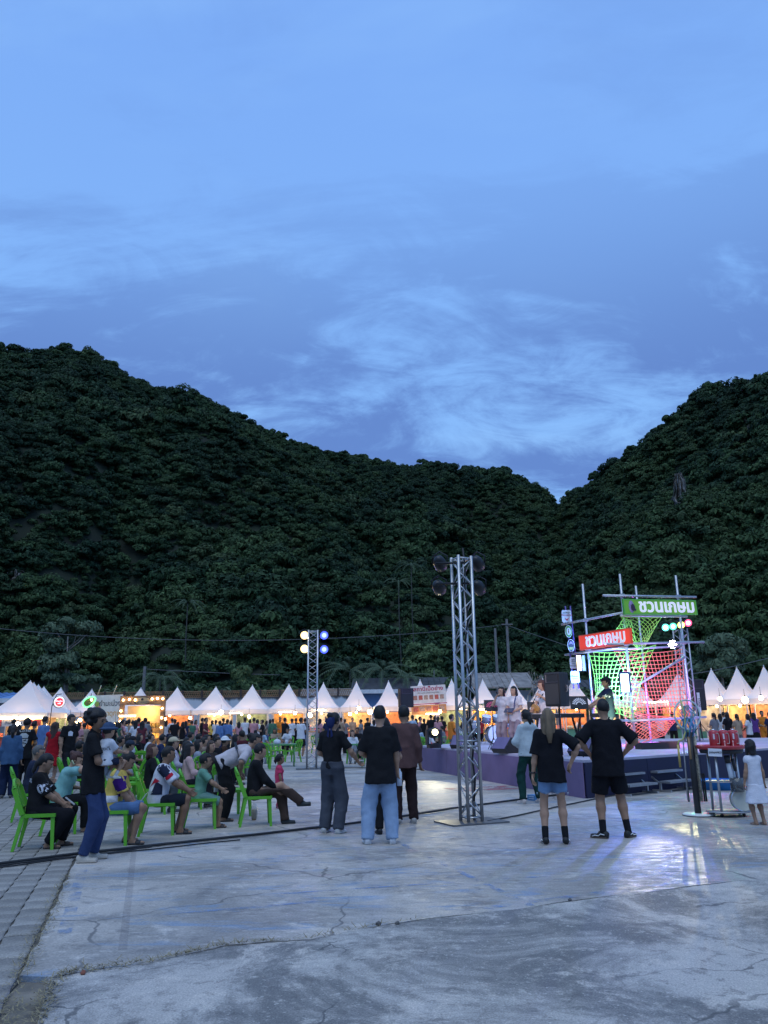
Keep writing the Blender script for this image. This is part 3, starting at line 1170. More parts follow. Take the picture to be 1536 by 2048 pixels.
def tent_parts(hx, hy, ze, zp, hv_=.26):
    key = (round(hx, 2), round(hy, 2), round(ze, 2), round(zp, 2))
    if key in tent_meshes:
        return tent_meshes[key]
    can, val = MB(), MB()
    n, mseg = 9, 6
    for s_ in range(4):
        a = Matrix.Rotation(s_ * PI / 2, 3, 'Z')
        w_, d_ = (hx, hy) if s_ % 2 == 0 else (hy, hx)
        vs_, fs = [], []
        for i in range(n + 1):
            q = 1 - i / n
            rr_ = max(q, .012)
            z = ze + (zp - ze) * (1 - rr_) ** 1.45
            for j in range(mseg + 1):
                u = j / mseg * 2 - 1
                sag = (1 - u * u) * .06 * math.sin(PI * min(1, (1 - q) * 1.6)) if q < .99 else 0
                vs_.append(a @ Vector((u * rr_ * w_, -rr_ * d_ + sag * 1.2, z - sag * .5)))
        for i in range(n):
            for j in range(mseg):
                q = i * (mseg + 1) + j
                fs.append((q, q + 1, q + mseg + 2, q + mseg + 1))
        can.add(vs_, fs, 0, True)
        vv_ = []
        for j in range(13):
            u = j / 12 * 2 - 1
            vv_ += [a @ Vector((u * w_, -d_ - .004, ze)), a @ Vector((u * w_, -d_ - .012 + .02 * math.sin(j * 2.3), ze - hv_))]
        val.add(vv_, [(2 * j, 2 * j + 1, 2 * j + 3, 2 * j + 2) for j in range(12)], 0, True)
    can.lathe([(.03, zp - .06), (.022, zp + .01), (.004, zp + .03)], n=6)
    cm, vm = can.mesh('canopy'), val.mesh('valance')
    cm.materials.append(CANVAS)
    vm.materials.append(CANVAS)
    leg = MB()
    leg.box((0, 0, ze / 2), (.05, .05, ze))
    lm_ = leg.mesh('leg')
    lm_.materials.append(STEELW)
    tent_meshes[key] = (cm, vm, lm_)
    return tent_meshes[key]


def tent(pos, hx, hy, label, rz=0.0, ze=2.28, zp=3.87, light=85, group='white pagoda tents'):
    o = thing('pagoda_tent', label, 'tent', (pos[0], pos[1], 0), rz, group)
    cm, vm, lm_ = tent_parts(hx, hy, ze, zp)
    mk('canopy', cm, None, o)
    mk('valance', vm, None, o)
    for sx_ in (-1, 1):
        for sy_ in (-1, 1):
            mk('leg', lm_, None, o, (sx_ * (hx - .04), sy_ * (hy - .04), 0))
    if light:
        b = MB()
        b.ball((0, 0, 0), .07, 8)
        lb_ = b.build('bulb', BULB, o, (hx * rnd.uniform(-.5, .5), -hy * .55, ze - .32))
        li = lamp('tent_lamp', 'POINT', (pos[0], pos[1] - hy * .2, ze - .45), light, (1.0, 0.60, 0.25), size=.25)
    return o


def tip(px, py, zp=3.87):
    d = ray(px, py)
    q = (zp - CAMZ) / d.z
    return Vector((d.x * q, d.y * q, 0))


row = [(282, 1375), (355, 1374), (432, 1373), (505, 1370), (578, 1368), (647, 1365), (713, 1363), (777, 1361), (840, 1359), (903, 1358), (965, 1358), (1024, 1357), (1085, 1356), (1146, 1355), (1207, 1354), (1268, 1352)]
tl_ = [tip(*q) for q in row]
names_ = ['behind the wooden stall ringed with bulbs', 'just right of the wooden stall ringed with bulbs', 'second right of the wooden bulb stall', 'third right of the wooden bulb stall', 'just left of the slender lamp truss',
          'just right of the slender lamp truss', 'third left of the dark loudspeaker', 'next left of the dark loudspeaker', 'behind the roast duck banner', 'right of the roast duck banner', 'behind the steel truss tower',
          'behind the two singers', 'behind the guitarist', 'behind the tall loudspeaker', 'behind the scaffold, left', 'behind the scaffold, middle']
TENTS = []
for i, p in enumerate(tl_):
    nb = [abs(p.x - q.x) for j, q in enumerate(tl_) if abs(i - j) == 1]
    hx = min(nb) / 2 - .02
    TENTS.append((p, hx))
    tent(p, hx, 1.15, 'white pagoda tent ' + names_[i], rz=0)
left_t = [(61, 1361), (68, 1365), (77, 1369), (88, 1373), (122, 1375), (184, 1378)]
ln = ['nearest of the left row, long lit valance', 'second in the left row, mostly hidden', 'third in the left row, only its tip showing', 'fourth in the left row, slim tip showing', 'behind the red round sign', 'behind the green glowing mango sign']
pl = [tip(x, y, 3.9) for x, y in left_t]
for i, p in enumerate(pl):
    tent(p, 1.72 if i < 4 else 1.25, (1.3, .98, 1.1, 1.2, 1.2, 1.2)[i], 'white pagoda tent ' + ln[i], ze=2.12 if i < 4 else 2.25, zp=3.9, light=90 if i in (0, 4, 5) else 40)
right_t = [(1355, 1346), (1422, 1337), (1473, 1334), (1527, 1331), (1585, 1328)]
rn = ['seen through the coral net', 'with a pinkish side, left of the right-hand row', 'middle of the right-hand row', 'at the right edge of the picture', 'just past the right edge']
pr_ = [tip(x, y) for x, y in right_t]
pr_[0] = tip(1355, 1346)
for i, p in enumerate(pr_):
    tent(p, .85 if i else 1.1, .85 if i else 1.15, 'white pagoda tent ' + rn[i], rz=(-.0, -.68, -.68, -.68, -.68)[i], light=85)

# tube lamp along the nearest left tent
b = MB()
b.box((0, 0, 0), (3.2, .05, .07))
b.build('strip_light', TUBEL, loc=(pl[0].x, pl[0].y - 1.36, 1.83), label='long glowing strip light under the nearest left tent', cat='light')

# ---------------------------------------------------------------- stall counters, banners and goods under the tents
cols = [(.55, .12, .08), (.7, .45, .1), (.5, .3, .12), (.75, .6, .35), (.12, .3, .2), (.6, .55, .5), (.65, .2, .15), (.2, .3, .5), (.5, .08, .1)]


def counter(p, w, i, px):
    where = 'by ' + mark(px)
    col = cols[i % len(cols)]
    o = thing('stall_counter', uniq('stall counter with %s front %s' % (['red', 'amber', 'brown', 'tan', 'green', 'pale', 'coral', 'blue', 'crimson'][i % 9], where)), 'counter', (p.x, p.y - 1.0, 0))
    b = MB()
    b.box((0, 0, .42), (w, .5, .84))
    b.build('front_panel', CLOTH(col), o)
    b = MB()
    b.box((0, -.02, .865), (w + .06, .6, .045))
    b.build('counter_top', M('counter_wood', (.35, .24, .14), .5), o)
    b = MB()
    b.box((0, 1.6, 1.35), (w * .96, .03, 1.25))
    b.build('back_banner', M('banner_%d' % (i % 6), [(.42, .32, .2), (.35, .14, .08), (.45, .42, .36), (.12, .2, .18), (.5, .28, .1), (.25, .27, .32)][i % 6], .7, 0, .55, 3.5), o)
    for k in range(4):
        b = MB()
        x = -w * .38 + k * w * .25
        kind = (i + k) % 3
        if kind == 0:
            b.box((0, 0, .09), (w * .2, .34, .18))
            nm, lb = 'food_tray', 'food tray'
        elif kind == 1:
            b.lathe([(.07, 0), (.16, .02), (.17, .14), (.15, .14)], n=10)
            nm, lb = 'food_bowl', 'food bowl'
        else:
            b.lathe([(.08, 0), (.08, .22), (.03, .3), (.03, .36)], n=8)
            nm, lb = 'bottle', 'bottle'
        cc = cols[(i * 3 + k * 2) % len(cols)]
        b.build(nm, M('ware_%d' % ((i * 3 + k * 2) % 9), tuple(min(1, q * 1.3 + .05) for q in cc), .4), loc=(p.x + x, p.y - 1.02, .889),
                label=uniq('%s %s on the stall counter %s' % (['first', 'second', 'third', 'fourth'][k], lb, where)), cat=lb.split()[-1], group='goods on the stall counters')
    return o


for i, (p, hx) in enumerate(TENTS):
    if i == 0:
        continue
    counter(p, hx * 1.8, i, row[i][0])
for i, p in enumerate(pr_[:4]):
    counter(p, 1.3 if i else 1.8, i + 4, right_t[i][0])
counter(pl[0], 2.9, 0, 61)
counter(pl[4], 2.0, 3, 122)
counter(pl[5], 2.0, 1, 184)

# hanging fluorescent tubes and lamps in some stalls
for px, py, d, w, lb in ((690 - 260, 1428, 52, .9, 'long'), (800 - 230, 1424, 51, .8, 'short'), (865, 1428, 47, .75, 'flat bright'), (1000 - 30, 1419, 48, .8, 'flat warm'), (935, 1418, 48, .9, 'flat pale'),
                         (470, 1426, 52, .7, 'slim'), (640, 1420, 50, .7, 'narrow'), (255, 1432, 41.0, .8, 'wide'), (1300, 1405, 45, .7, 'round'), (1325, 1404, 45, .6, 'small')):
    p = D(px, py, d - 1.35)
    b = MB()
    b.box((0, 0, 0), (w, .08, .07))
    o = thing('tube_lamp', uniq('%s glowing tube lamp hanging near %s' % (lb, mark(px))), 'lamp', p, 0, 'tube lamps in the stalls')
    b.build('tube', TUBEL, o)
    b = MB()
    b.box((0, .01, .055), (w + .05, .14, .03))
    b.box((0, 0, .16), (.02, .02, .2))
    b.build('fixture', STEELW, o)
for i, (px, py, d) in enumerate(((442, 1425, 52), (508 - 10, 1433, 51.5), (700, 1428, 49), (718, 1416, 47), (740, 1424, 49), (590, 1426, 51), (330, 1438, 53), (380, 1436, 53), (620, 1430, 50), (760, 1430, 49),
                                 (205, 1448, 41), (160, 1440, 46), (150, 1448, 46), (140, 1436, 47), (880, 1423, 46.3), (1522, 1396, 37), (1490, 1400, 38), (1405, 1405, 39), (1440, 1398, 39), (90, 1448, 43), (35, 1450, 42), (230, 1450, 41))):
    p = D(px, py, d - 1.5)
    b = MB()
    rb_ = .10 if i % 4 else .15
    b.ball((0, 0, 0), rb_, 10)
    o = thing('hanging_bulb', uniq('glowing bulb hanging in a stall near ' + mark(px)), 'bulb', p, 0, 'bulbs hanging in the stalls')
    b.build('globe', BULB if i % 5 else WHITEL, o)
    b = MB()
    b.tube([(0, 0, rb_ * .9), (0, 0, rb_ + .06)], .035, 8)
    b.tube([(0, 0, rb_ + .05), (0, 0, .5)], .008, 4)
    b.build('cord', DARKPOST, o)


def board(a, b_, h, name, label, cat, m, th=.05, parent=None):
    """upright board from bottom-left a to bottom-right b_ (world points)"""
    a, b_ = Vector(a), Vector(b_)
    d = b_ - a
    L = d.length
    o = thing(name, label, cat, a, 0)
    dx = d.normalized()
    n = Vector((dx.y, -dx.x, 0)).normalized()
    up = n.cross(dx) * -1
    if up.z < 0:
        up = -up
    mm = Matrix((dx, n * -1, up)).transposed().to_4x4()
    o.matrix_world = Matrix.Translation(a) @ mm
    q = MB()
    q.box((L / 2, 0, h / 2), (L, th, h))
    q.build('panel', m, o)
    return o, L


def letter(o, txt, x, z, size, m, y=-.032, bold=0.0, name='lettering', sx=1.0, flip=1):
    me = text_mesh(txt, size, .004, 'CENTER', bold)
    c_ = mk(name, me, m, o, (x, y, z))
    c_.rotation_euler = (PI / 2, 0, 0)
    c_.scale = (sx, flip, 1)
    return c_


INK = M('ink_dark', (.05, .045, .05), .6)
REDINK = M('ink_red', (.45, .03, .08), .6)
WPAINT = M('white_paint', (.8, .8, .8), .5)
BANW = M('banner_white', (.72, .70, .66), .6)
# roast duck banner
a, b_ = D(823, 1408, 46.2), D(893, 1404, 46.2)
o, L = board(a, b_, 1.0, 'shop_banner', 'white banner with red Thai headline and rows of food photos above a stall', 'banner', BANW, .03)
letter(o, 'สถานีเป็ดย่าง', L / 2, .80, .30, REDINK, -.02, .006, sx=1.12)
letter(o, 'ข้าว บะหมี่ เป็ดย่าง หมูกรอบ', L / 2, .585, .115, INK, -.02, sx=1.0)
for k in range(6):
    q = MB()
    q.box((0, 0, 0), (.22, .012, .25))
    q.build('food_photo', M('dish_%d' % (k % 3), [(.42, .2, .14), (.5, .12, .08), (.45, .3, .22)][k % 3], .5, 0, .5, 14), o, (L * (.12 + .152 * k), -.02, .33))
q = MB()
q.box((L / 2, 0, -.04), (L + .05, .04, .05))
q.build('rail', REDINK, o)
o, L = board(a - Vector((0, -.02, .62)), b_ - Vector((0, -.02, .62)), .52, 'shop_banner', 'lower orange lit banner strip with food photos under the headline banner', 'banner', M('banner_orange', (.7, .32, .12), .6, 0, .3, 3), .03)
for k in range(5):
    q = MB()
    q.box((0, 0, 0), (.3, .012, .26))
    q.build('food_photo', M('dish_%d' % ((k + 1) % 3), (.4, .2, .1), .5), o, (L * (.13 + .185 * k), -.02, .3))
lamp('banner_lamp', 'POINT', D(860, 1432, 45.5), 45, (1, .55, .2), size=.15)
# mango banner
a, b_ = D(186, 1452, 41.5), D(243, 1450, 41.5)
o, L = board(a, b_, 1.55, 'shop_banner', 'white banner with Thai writing about mango beside the bulb stall', 'banner', BANW, .03)
letter(o, '“ยำมะม่วง”', L * .56, 1.10, .36, INK, -.02, .003, sx=.9)
letter(o, 'ปลาดุกฟู', L * .58, .60, .36, M('ink_orange', (.6, .3, .05), .6), -.02, .003, sx=.9)
for k, c_ in enumerate(((.10, 1.1), (.17, .85), (.08, .75))):
    q = MB()
    q.ball((0, 0, 0), (.12, .01, .15), 10)
    q.build('printed_mango', M('mango_print_%d' % (k % 2), [(.35, .42, .08), (.6, .25, .2)][k % 2], .6), o, (L * c_[0], -.02, c_[1]))
for k in range(2):
    q = MB()
    q.tube([(L * (.1 + .55 * k), -.05, 1.55), (L * (.1 + .55 * k) + .4, -.7, 2.0)], .025, 6)
    q.build('arm_light', M('pale_rod', (.8, .75, .6), .5), o)
# wooden stall ringed with bulbs
p = G(279, 1509)
WOOD = M('stall_wood', (.20, .12, .07), .7, 0, .3, 3)
o = thing('bulb_stall', 'wooden stall front ringed with round glowing bulbs and a logo board', 'stall', p)
hw, hh = 1.03, 2.83
for x in (-hw, hw):
    q = MB()
    q.box((x, 0, hh / 2), (.2, .2, hh))
    q.build('post', WOOD, o)
q = MB()
q.box((0, 0, hh - .22), (2 * hw - .21, .18, .44))
q.build('header_board', WOOD, o)
q = MB()
for xx, zz, rx_, rz_ in ((0, hh - .26, .42, .16),):
    q.prism([(xx + rx_ * math.cos(a) * (1 if abs(math.sin(a)) < .9 else .8), zz + rz_ * math.sin(a) + .02) for a in np.linspace(0, 2 * PI, 20)[:-1]], -.13, -.1)
q.build('logo_board', M('logo_tan', (.62, .42, .2), .6), o)
letter(o, 'คุณยายขนมไทย', 0, hh - .31, .12, INK, -.135)
q = MB()
q.ball((0, -.14, hh - .17), (.07, .01, .06), 8)
q.build('logo_mark', INK, o)
bul = MB()
bul.ball((0, 0, 0), .05, 8)
bme = bul.mesh('bulb')
bme.materials.append(BULB)
for x, z in [(-.95, hh - .2), (-.65, hh - .17), (-.35, hh - .2), (.5, hh - .16), (.76, hh - .14), (hw, hh - .16)] + [(hw, 2.2 - .46 * k) for k in range(5)] + [(-hw, 2.1 - .5 * k) for k in range(4)]:
    mk('bulb', bme, None, o, (x, -.16, z))
for k in range(3):
    q = MB()
    q.box((.35, .35, .25 + .5 * k), (1.1, .4, .05))
    q.build('shelf', WOOD, o)
    q = MB()
    for j in range(5):
        q.box((-.08 + j * .21, .32, .25 + .5 * k + .14), (.17, .22, .22))
    q.build('jars', M('amber_goods', (.6, .38, .08), .4, 0, .5, 12), o)
q = MB()
q.box((0, .62, 1.2), (1.9, .03, 2.3))
q.build('back_panel', M('stall_back', (.7, .5, .25), .7, 0, .25, 2), o)
q = MB()
q.box((.15, -.12, .03), (2.4, .5, .06))
q.build('step', M('pale_plank', (.6, .5, .38), .7), o)
lamp('stall_lamp', 'POINT', p + Vector((.2, .1, 2.1)), 60, (1, .6, .22), size=.2)
lamp('stall_lamp', 'POINT', p + Vector((.5, -.1, .9)), 18, (1, .6, .22), size=.2)
# round red sign and glowing mango sign on bent poles
DISCR = M('sign_red_lit', (.75, .03, .04), .5, emit=.9, ecol=(.9, .03, .05), var=0)
DISCW = M('sign_white_lit', (.9, .9, .9), .5, emit=.9, ecol=(1, .96, .94), var=0)
BLK = M('black_metal', (.015, .015, .017), .45, .3)
c_ = D(119, 1404, 40)
o = thing('round_sign', 'round red and white lit sign on a thin bent pole above the stalls', 'sign', (c_.x, c_.y, 0))
q = MB()
q.lathe([(.29, -.06), (.29, .06)], n=24, mat=Matrix.Rotation(PI / 2, 3, 'X'))
q.build('drum', BLK, o, (-.05, .06, c_.z))
q = MB()
q.lathe([(.27, -.02), (.27, .02)], n=24, mat=Matrix.Rotation(PI / 2, 3, 'X'))
q.build('white_rim', DISCW, o, (0, -.03, c_.z))
q = MB()
q.lathe([(.2, -.015), (.2, .015)], n=24, mat=Matrix.Rotation(PI / 2, 3, 'X'))
q.build('red_disc', DISCR, o, (.02, -.06, c_.z))
letter(o, 'Sherbe', .02, c_.z + .04, .12, DISCW, -.085, .004)
letter(o, 'café', .02, c_.z - .07, .11, DISCW, -.085, .004)
q = MB()
q.tube([(-.42, .05, 0), (-.42, .05, 1.4), (-.38, .05, 2.4), (-.2, .05, 2.95), (.05, .05, 2.98)], .022, 6)
q.build('pole', BLK, o)
c_ = D(179, 1404, 40)
o = thing('mango_sign', 'mango shaped sign with green glowing edge on a thin pole', 'sign', (c_.x, c_.y, 0))
ml = [(.30 * math.cos(a) * (1 + .18 * math.sin(a)), .23 * math.sin(a) + .10 * math.cos(a)) for a in np.linspace(0, 2 * PI, 28)[:-1]]
q = MB()
q.tube([(x, -.05, z + c_.z) for x, z in ml], .035, 6, closed=True)
q.build('glowing_edge', M('green_neon', (.1, 1, .2), .4, emit=3.0, ecol=(.12, 1.0, .22), var=0), o)
q = MB()
q.prism([(x * .93, z * .93 + c_.z) for x, z in ml], -.05, .05)
q.build('panel', M('mango_print', (.18, .17, .04), .6, 0, .5, 8), o)
q = MB()
q.ball((.12, -.08, c_.z + .1), .05, 8)
q.build('lamp', WHITEL, o)
q = MB()
q.tube([(0, .04, 0), (0, .04, c_.z), (.05, .04, c_.z + .42)], .02, 6)
q.build('pole', BLK, o)
# hanging signs under the near left tent
for k, (x0, x1, col, txt) in enumerate(((-1.4, -.75, (.5, .05, .06), 'ชา'), (-.7, .55, (.55, .52, .5), 'น้ำผลไม้ปั่นสด'), (.6, 1.4, (.5, .06, .05), 'กาแฟ'))):
    o, L = board((pl[0].x + x0, pl[0].y - 1.32, 1.42), (pl[0].x + x1, pl[0].y - 1.32, 1.42), .33, 'stall_sign', ['small red sign at the corner of', 'pale middle sign hanging under', 'dark red sign on the inner side of'][k] + ' the nearest left tent', 'sign', M('stallsign_%d' % k, col, .6), .03)
    letter(o, txt, L / 2, .165, .17, WPAINT if k != 1 else INK, -.02)
# ================================================================ stage
ALU = M('aluminium', (.50, .50, .51), .38, .85, .12, 8)
ALUD = M('aluminium_dull', (.36, .36, .37), .5, .7, .15, 8)
GALV = M('galvanised_pipe', (.55, .55, .58), .42, .75, .12, 5)
BLACKP = M('black_plastic', (.018, .018, .021), .5, 0, .15, 20)
GRILLE = M('speaker_grille', (.03, .03, .034), .75, 0, .3, 300)
DECK_Z = .7
Lc, Nc, Rc = G(840, 1538), G(1172, 1597), G(1640, 1489, .7)
Rc.z = 0
B1, B2 = Vector((4.6, 30.5, 0)), Vector((15.5, 29, 0))
CARPET = M('stage_carpet', (.46, .42, .50), .8, 0, .12, 1.2, .2, 90)
stage = thing('stage', 'low stage with purple fascia and pale carpeted deck', 'stage')
q = MB()
pl_ = [Lc, Nc, Rc, B2, B1]
q.add([(p.x, p.y, DECK_Z) for p in pl_] + [(p.x, p.y, DECK_Z - .05) for p in pl_], [(0, 1, 2, 3, 4), (9, 8, 7, 6, 5)] + [(i, i + 5, (i + 1) % 5 + 5, (i + 1) % 5) for i in range(5)])
q.build('deck', CARPET, stage)
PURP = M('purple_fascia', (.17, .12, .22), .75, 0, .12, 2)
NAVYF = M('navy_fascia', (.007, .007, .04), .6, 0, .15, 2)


def fascia(a, b, n, m):
    for i in range(n):
        p, r2 = a.lerp(b, (i + .003) / n), a.lerp(b, (i + .997) / n)
        d = (r2 - p).normalized()
        nn = Vector((d.y, -d.x, 0))
        q = MB()
        q.beam((p.x - nn.x * -.02, p.y - nn.y * -.02, .325), (r2.x + nn.x * .02, r2.y + nn.y * .02, .325), .03, .65)
        q.build('fascia_panel', m, stage)


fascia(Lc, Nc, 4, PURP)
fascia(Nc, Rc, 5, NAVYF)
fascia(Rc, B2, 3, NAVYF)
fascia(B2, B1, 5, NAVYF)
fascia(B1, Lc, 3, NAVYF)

# aluminium steps
e = (Rc - Nc).normalized()
nrm = Vector((e.y, -e.x, 0))


def steps(px, py, label, w=.95):
    p = G(px, py)
    o = thing('stage_steps', label, 'steps', p, math.atan2(e.y, e.x))
    for k in range(3):
        q = MB()
        q.box((0, .12 + .27 * k, .19 + .19 * k), (w, .25, .04))
        q.build('tread', ALUD, o)
    for s_ in (-1, 1):
        q = MB()
        x = s_ * (w / 2 - .02)
        for k in range(3):
            q.beam((x, .24 + .27 * k, 0), (x, .24 + .27 * k, .17 + .19 * k), .04, .04)
            if k:
                q.beam((x, .0 + .27 * k, .17 + .19 * (k - 1)), (x, .24 + .27 * k, .15 + .19 * k), .03, .03)
        q.beam((x, 0, .02), (x, .8, .02), .04, .04)
        q.build('side_frame', ALU, o)
    return o


steps(1290, 1590, 'aluminium stage steps nearer the tall man in black')
steps(1368, 1582, 'aluminium stage steps farther right, below the coral net')

# ---------------------------------------------------------------- trusses


def truss(px, py, H, w, label, rz=.4, plate=(.95, .62), base_z=0.0, step=.42, dark=False):
    p = G(px, py, base_z) if not isinstance(px, Vector) else px
    o = thing('truss_tower', label, 'truss', p, rz)
    h = w / 2
    cm = MB()
    cm.tube([(0, 0, .02), (0, 0, H)], .026, 8)
    cme = cm.mesh('chord')
    cme.materials.append(ALU)
    cs = [(-h, -h), (h, -h), (h, h), (-h, h)]
    for x, y in cs:
        mk('chord', cme, None, o, (x, y, 0))
    for f in range(4):
        a, b = cs[f], cs[(f + 1) % 4]
        q = MB()
        n = int(H / step)
        for i in range(n):
            z0, z1 = .1 + i * (H - .15) / n, .1 + (i + 1) * (H - .15) / n
            s_, e_ = (a, b) if (i + f) % 2 else (b, a)
            zm = (z0 + z1) / 2
            q.tube([(s_[0], s_[1], z0), (e_[0], e_[1], zm)], .011, 5)
            q.tube([(e_[0], e_[1], zm), (s_[0], s_[1], z1)], .011, 5)
        for z in (.08, H * .27, H * .27 + .08, H - .04):
            q.tube([(a[0], a[1], z), (b[0], b[1], z)], .014, 6)
        q.build('lacing', ALU, o)
    if plate:
        q = MB()
        q.box((0, 0, .011), (plate[0], plate[1], .022))
        q.build('base_plate', M('steel_plate', (.16, .16, .165), .5, .6, .2, 4), o)
    return o


def par(pos, aim, label, lens=None, r=.125, L=.26, energy=0, col=(1, 1, 1), spot=40, hang=.2, group=None, cat='spotlight', soft=.06, blend=.5, core=None):
    pos, aim = Vector(pos), Vector(aim)
    d = (aim - pos).normalized()
    o = thing('stage_spotlight', label, cat, pos, 0, group)
    mm = d.to_track_quat('Z', 'Y').to_matrix()
    q = MB()
    q.lathe([(r * .05, -L * .75), (r * .5, -L * .68), (r * .82, -L * .48), (r * .97, -L * .2), (r, .0), (r, L * .42), (r * .93, L * .42), (r * .9, L * .3)], n=14, mat=mm)
    q.build('housing', M('lamp_black', (.013, .013, .016), .45), o)
    q = MB()
    q.lathe([(r * .9, L * .30), (r * .9, L * .34)], n=14, mat=mm)
    ln_ = q.build('lens', lens or M('dark_lens', (.05, .055, .07), .12), o)
    if core:
        q = MB()
        q.lathe([(r * .5, L * .345), (r * .4, L * .36)], n=14, mat=mm)
        q.build('core', core, ln_)
    q = MB()
    sd = d.cross(Vector((0, 0, 1))).normalized() * (r + .02)
    q.tube([sd, sd + Vector((0, 0, hang * .6)), Vector((0, 0, hang)), -sd + Vector((0, 0, hang * .6)), -sd], .013, 5)
    q.build('yoke', BLK, o)
    if energy:
        lamp('spot_beam', 'SPOT', pos + d * (L * .5), energy, col, size=soft, aim=aim, spot=spot, blend=blend)
    return o


stage_mid = Vector((5.2, 20.5, 1.6))
nt = truss(943, 1645, 4.06, .235, 'tall silver lattice truss tower with four dark lamps near the stage', rz=.42)
ntp = nt.location
for i, (px, py, lb) in enumerate(((880, 1127, 'upper left'), (955, 1127, 'upper right'), (878, 1175, 'lower left'), (957, 1175, 'lower right'))):
    s_ = -1 if px < 900 else 1
    par(D(px, py, 12.75), stage_mid + Vector((-1.3 + s_ * .7, 0, .15 * i - .6)), 'dark %s spotlight on the tall near truss, facing the stage' % lb, energy=(300, 300, 220, 220)[i], col=[(1, .72, .82), (1, .86, .8), (.8, .7, 1), (1, .8, .75)][i], spot=26, r=.108, L=.25, group='dark spotlights on the near truss')
for z in (3.96, 3.62):
    q = MB()
    q.tube([ntp + Vector((-.42, 0, z)), ntp + Vector((.2, 0, z))], .02, 6)
    q.build('crossbar', BLK, label='%s black lamp bar across the tall near truss' % ('upper' if z > 3.8 else 'lower'), cat='bar')
q = MB()
r_ = random.Random(3)
q.tube([ntp + Vector((.05 + r_.uniform(-.04, .04), -.02, 4.2 - .3 * i)) for i in range(14)], .016, 5)
q.build('hanging_cable', CABLEM, label='black cable running down inside the near truss', cat='cable')

ft = truss(623, 1538, 4.45, .31, 'slender silver truss with two yellow and two blue lit lamps', rz=.12, plate=(1.0, .7))
ftp = ft.location
YL = M('lens_yellow', (1, .9, .6), .3, emit=3.0, ecol=(1, .72, .28), var=0)
YC = M('core_yellow', (1, .9, .6), .3, emit=12, ecol=(1, .84, .5), var=0)
BC = M('core_blue', (.6, .7, 1), .3, emit=3.5, ecol=(.2, .28, 1.0), var=0)
BL = M('lens_blue', (.3, .4, 1), .3, emit=3.2, ecol=(.05, .08, 1.0), var=0)
for px, py, m, lb, col, en in ((609, 1270, YL, 'upper warm yellow', (1, .8, .4), 60), (609, 1297, YL, 'lower warm yellow', (1, .8, .4), 60), (647, 1270, BL, 'upper blue', (.12, .15, 1), 120), (647, 1298, BL, 'lower blue', (.12, .15, 1), 120)):
    p = D(px, py, 26.4)
    par(p, p + Vector((.12 if px < 630 else .3, -1, -.22)), lb + ' spotlight lit on the slender truss', m, r=.15, L=.32, core=YC if px < 630 else BC, energy=en, col=col, spot=50, group='lit spotlights on the slender truss')
for py in (1262, 1290):
    q = MB()
    q.tube([D(606, py, 26.6), D(652, py - 1, 26.6)], .02, 6)
    q.build('crossbar', BLK, label='%s lamp bar across the slender truss' % ('upper' if py < 1280 else 'lower'), cat='bar')

# tower behind the scaffold with coloured lamps
rt_p = D(1378, 1420, 26.0)
rt_ = truss(Vector((rt_p.x, 26.0, DECK_Z)), 0, 3.75, .32, 'silver truss behind the scaffold carrying coloured lamps', rz=.3)
for px, py, c_, nm, en in ((1330, 1254, (.15, 1, .75), 'cyan green', 260), (1345, 1252, (.1, 1, .45), 'green', 260), (1361, 1249, (.85, 1, .2), 'yellow green', 260), (1375, 1245, (1, .1, .22), 'red', 400)):
    m = M('lens_' + nm.replace(' ', '_'), c_, .3, emit=2.6, ecol=c_, var=0)
    mc = M('core_' + nm.replace(' ', '_'), c_, .3, emit=9, ecol=tuple(.6 * q_ + .3 for q_ in c_), var=0)
    p = D(px, py, 25.7)
    par(p, p + Vector((-.15, -1, -.3)), nm + ' glowing spotlight in the row above the net', m, r=.13, L=.26, core=mc, energy=en * .7, col=c_, spot=50, group='coloured spotlights above the net')
q = MB()
q.tube([D(1318, 1262, 25.75), D(1385, 1254, 25.75)], .025, 6)
q.build('crossbar', BLK, label='lamp bar carrying the four coloured spotlights', cat='bar')
wp = D(1345, 1288, 25.5)
pool = G(1372, 1712)
par(wp, pool, 'brilliant white spotlight below the coloured row', M('lens_white', (1, 1, 1), .3, emit=90, ecol=(1, .97, .85), var=0), r=.14, L=.28, energy=4600, col=(1, .9, .5), spot=5.2, soft=.03, blend=.5)
lamp('blue_wash', 'SPOT', wp + Vector((-.4, 0, .3)), 3800, (.08, .15, 1), aim=G(1270, 1745), spot=6, blend=.8)
lamp('blue_wash', 'SPOT', wp + Vector((-.5, 0, .3)), 5200, (.1, .2, 1), aim=G(1010, 1640), spot=20, blend=.9)
lamp('pink_wash', 'SPOT', wp + Vector((.3, 0, .3)), 1700, (.42, .22, 1), aim=Vector((7.6, 19.6, .7)), spot=20, blend=.9)

# ---------------------------------------------------------------- scaffold with signs and nets
V2 = G(1272, 1495, DECK_Z)
V4, V1, V3 = D(1385, 1450, 22.2), D(1184, 1400, 22.5), D(1294, 1400, 24.0)
scaf = thing('scaffold', 'galvanised pipe scaffold on the stage hung with signs and rope nets', 'scaffold', (V2.x, V2.y, DECK_Z))
sl = Vector((V2.x, V2.y, DECK_Z))


def pipe(a, b, r=.03, name='rail'):
    q = MB()
    q.tube([Vector(a) - sl, Vector(b) - sl], r, 10)
    return q.build(name, GALV, scaf)


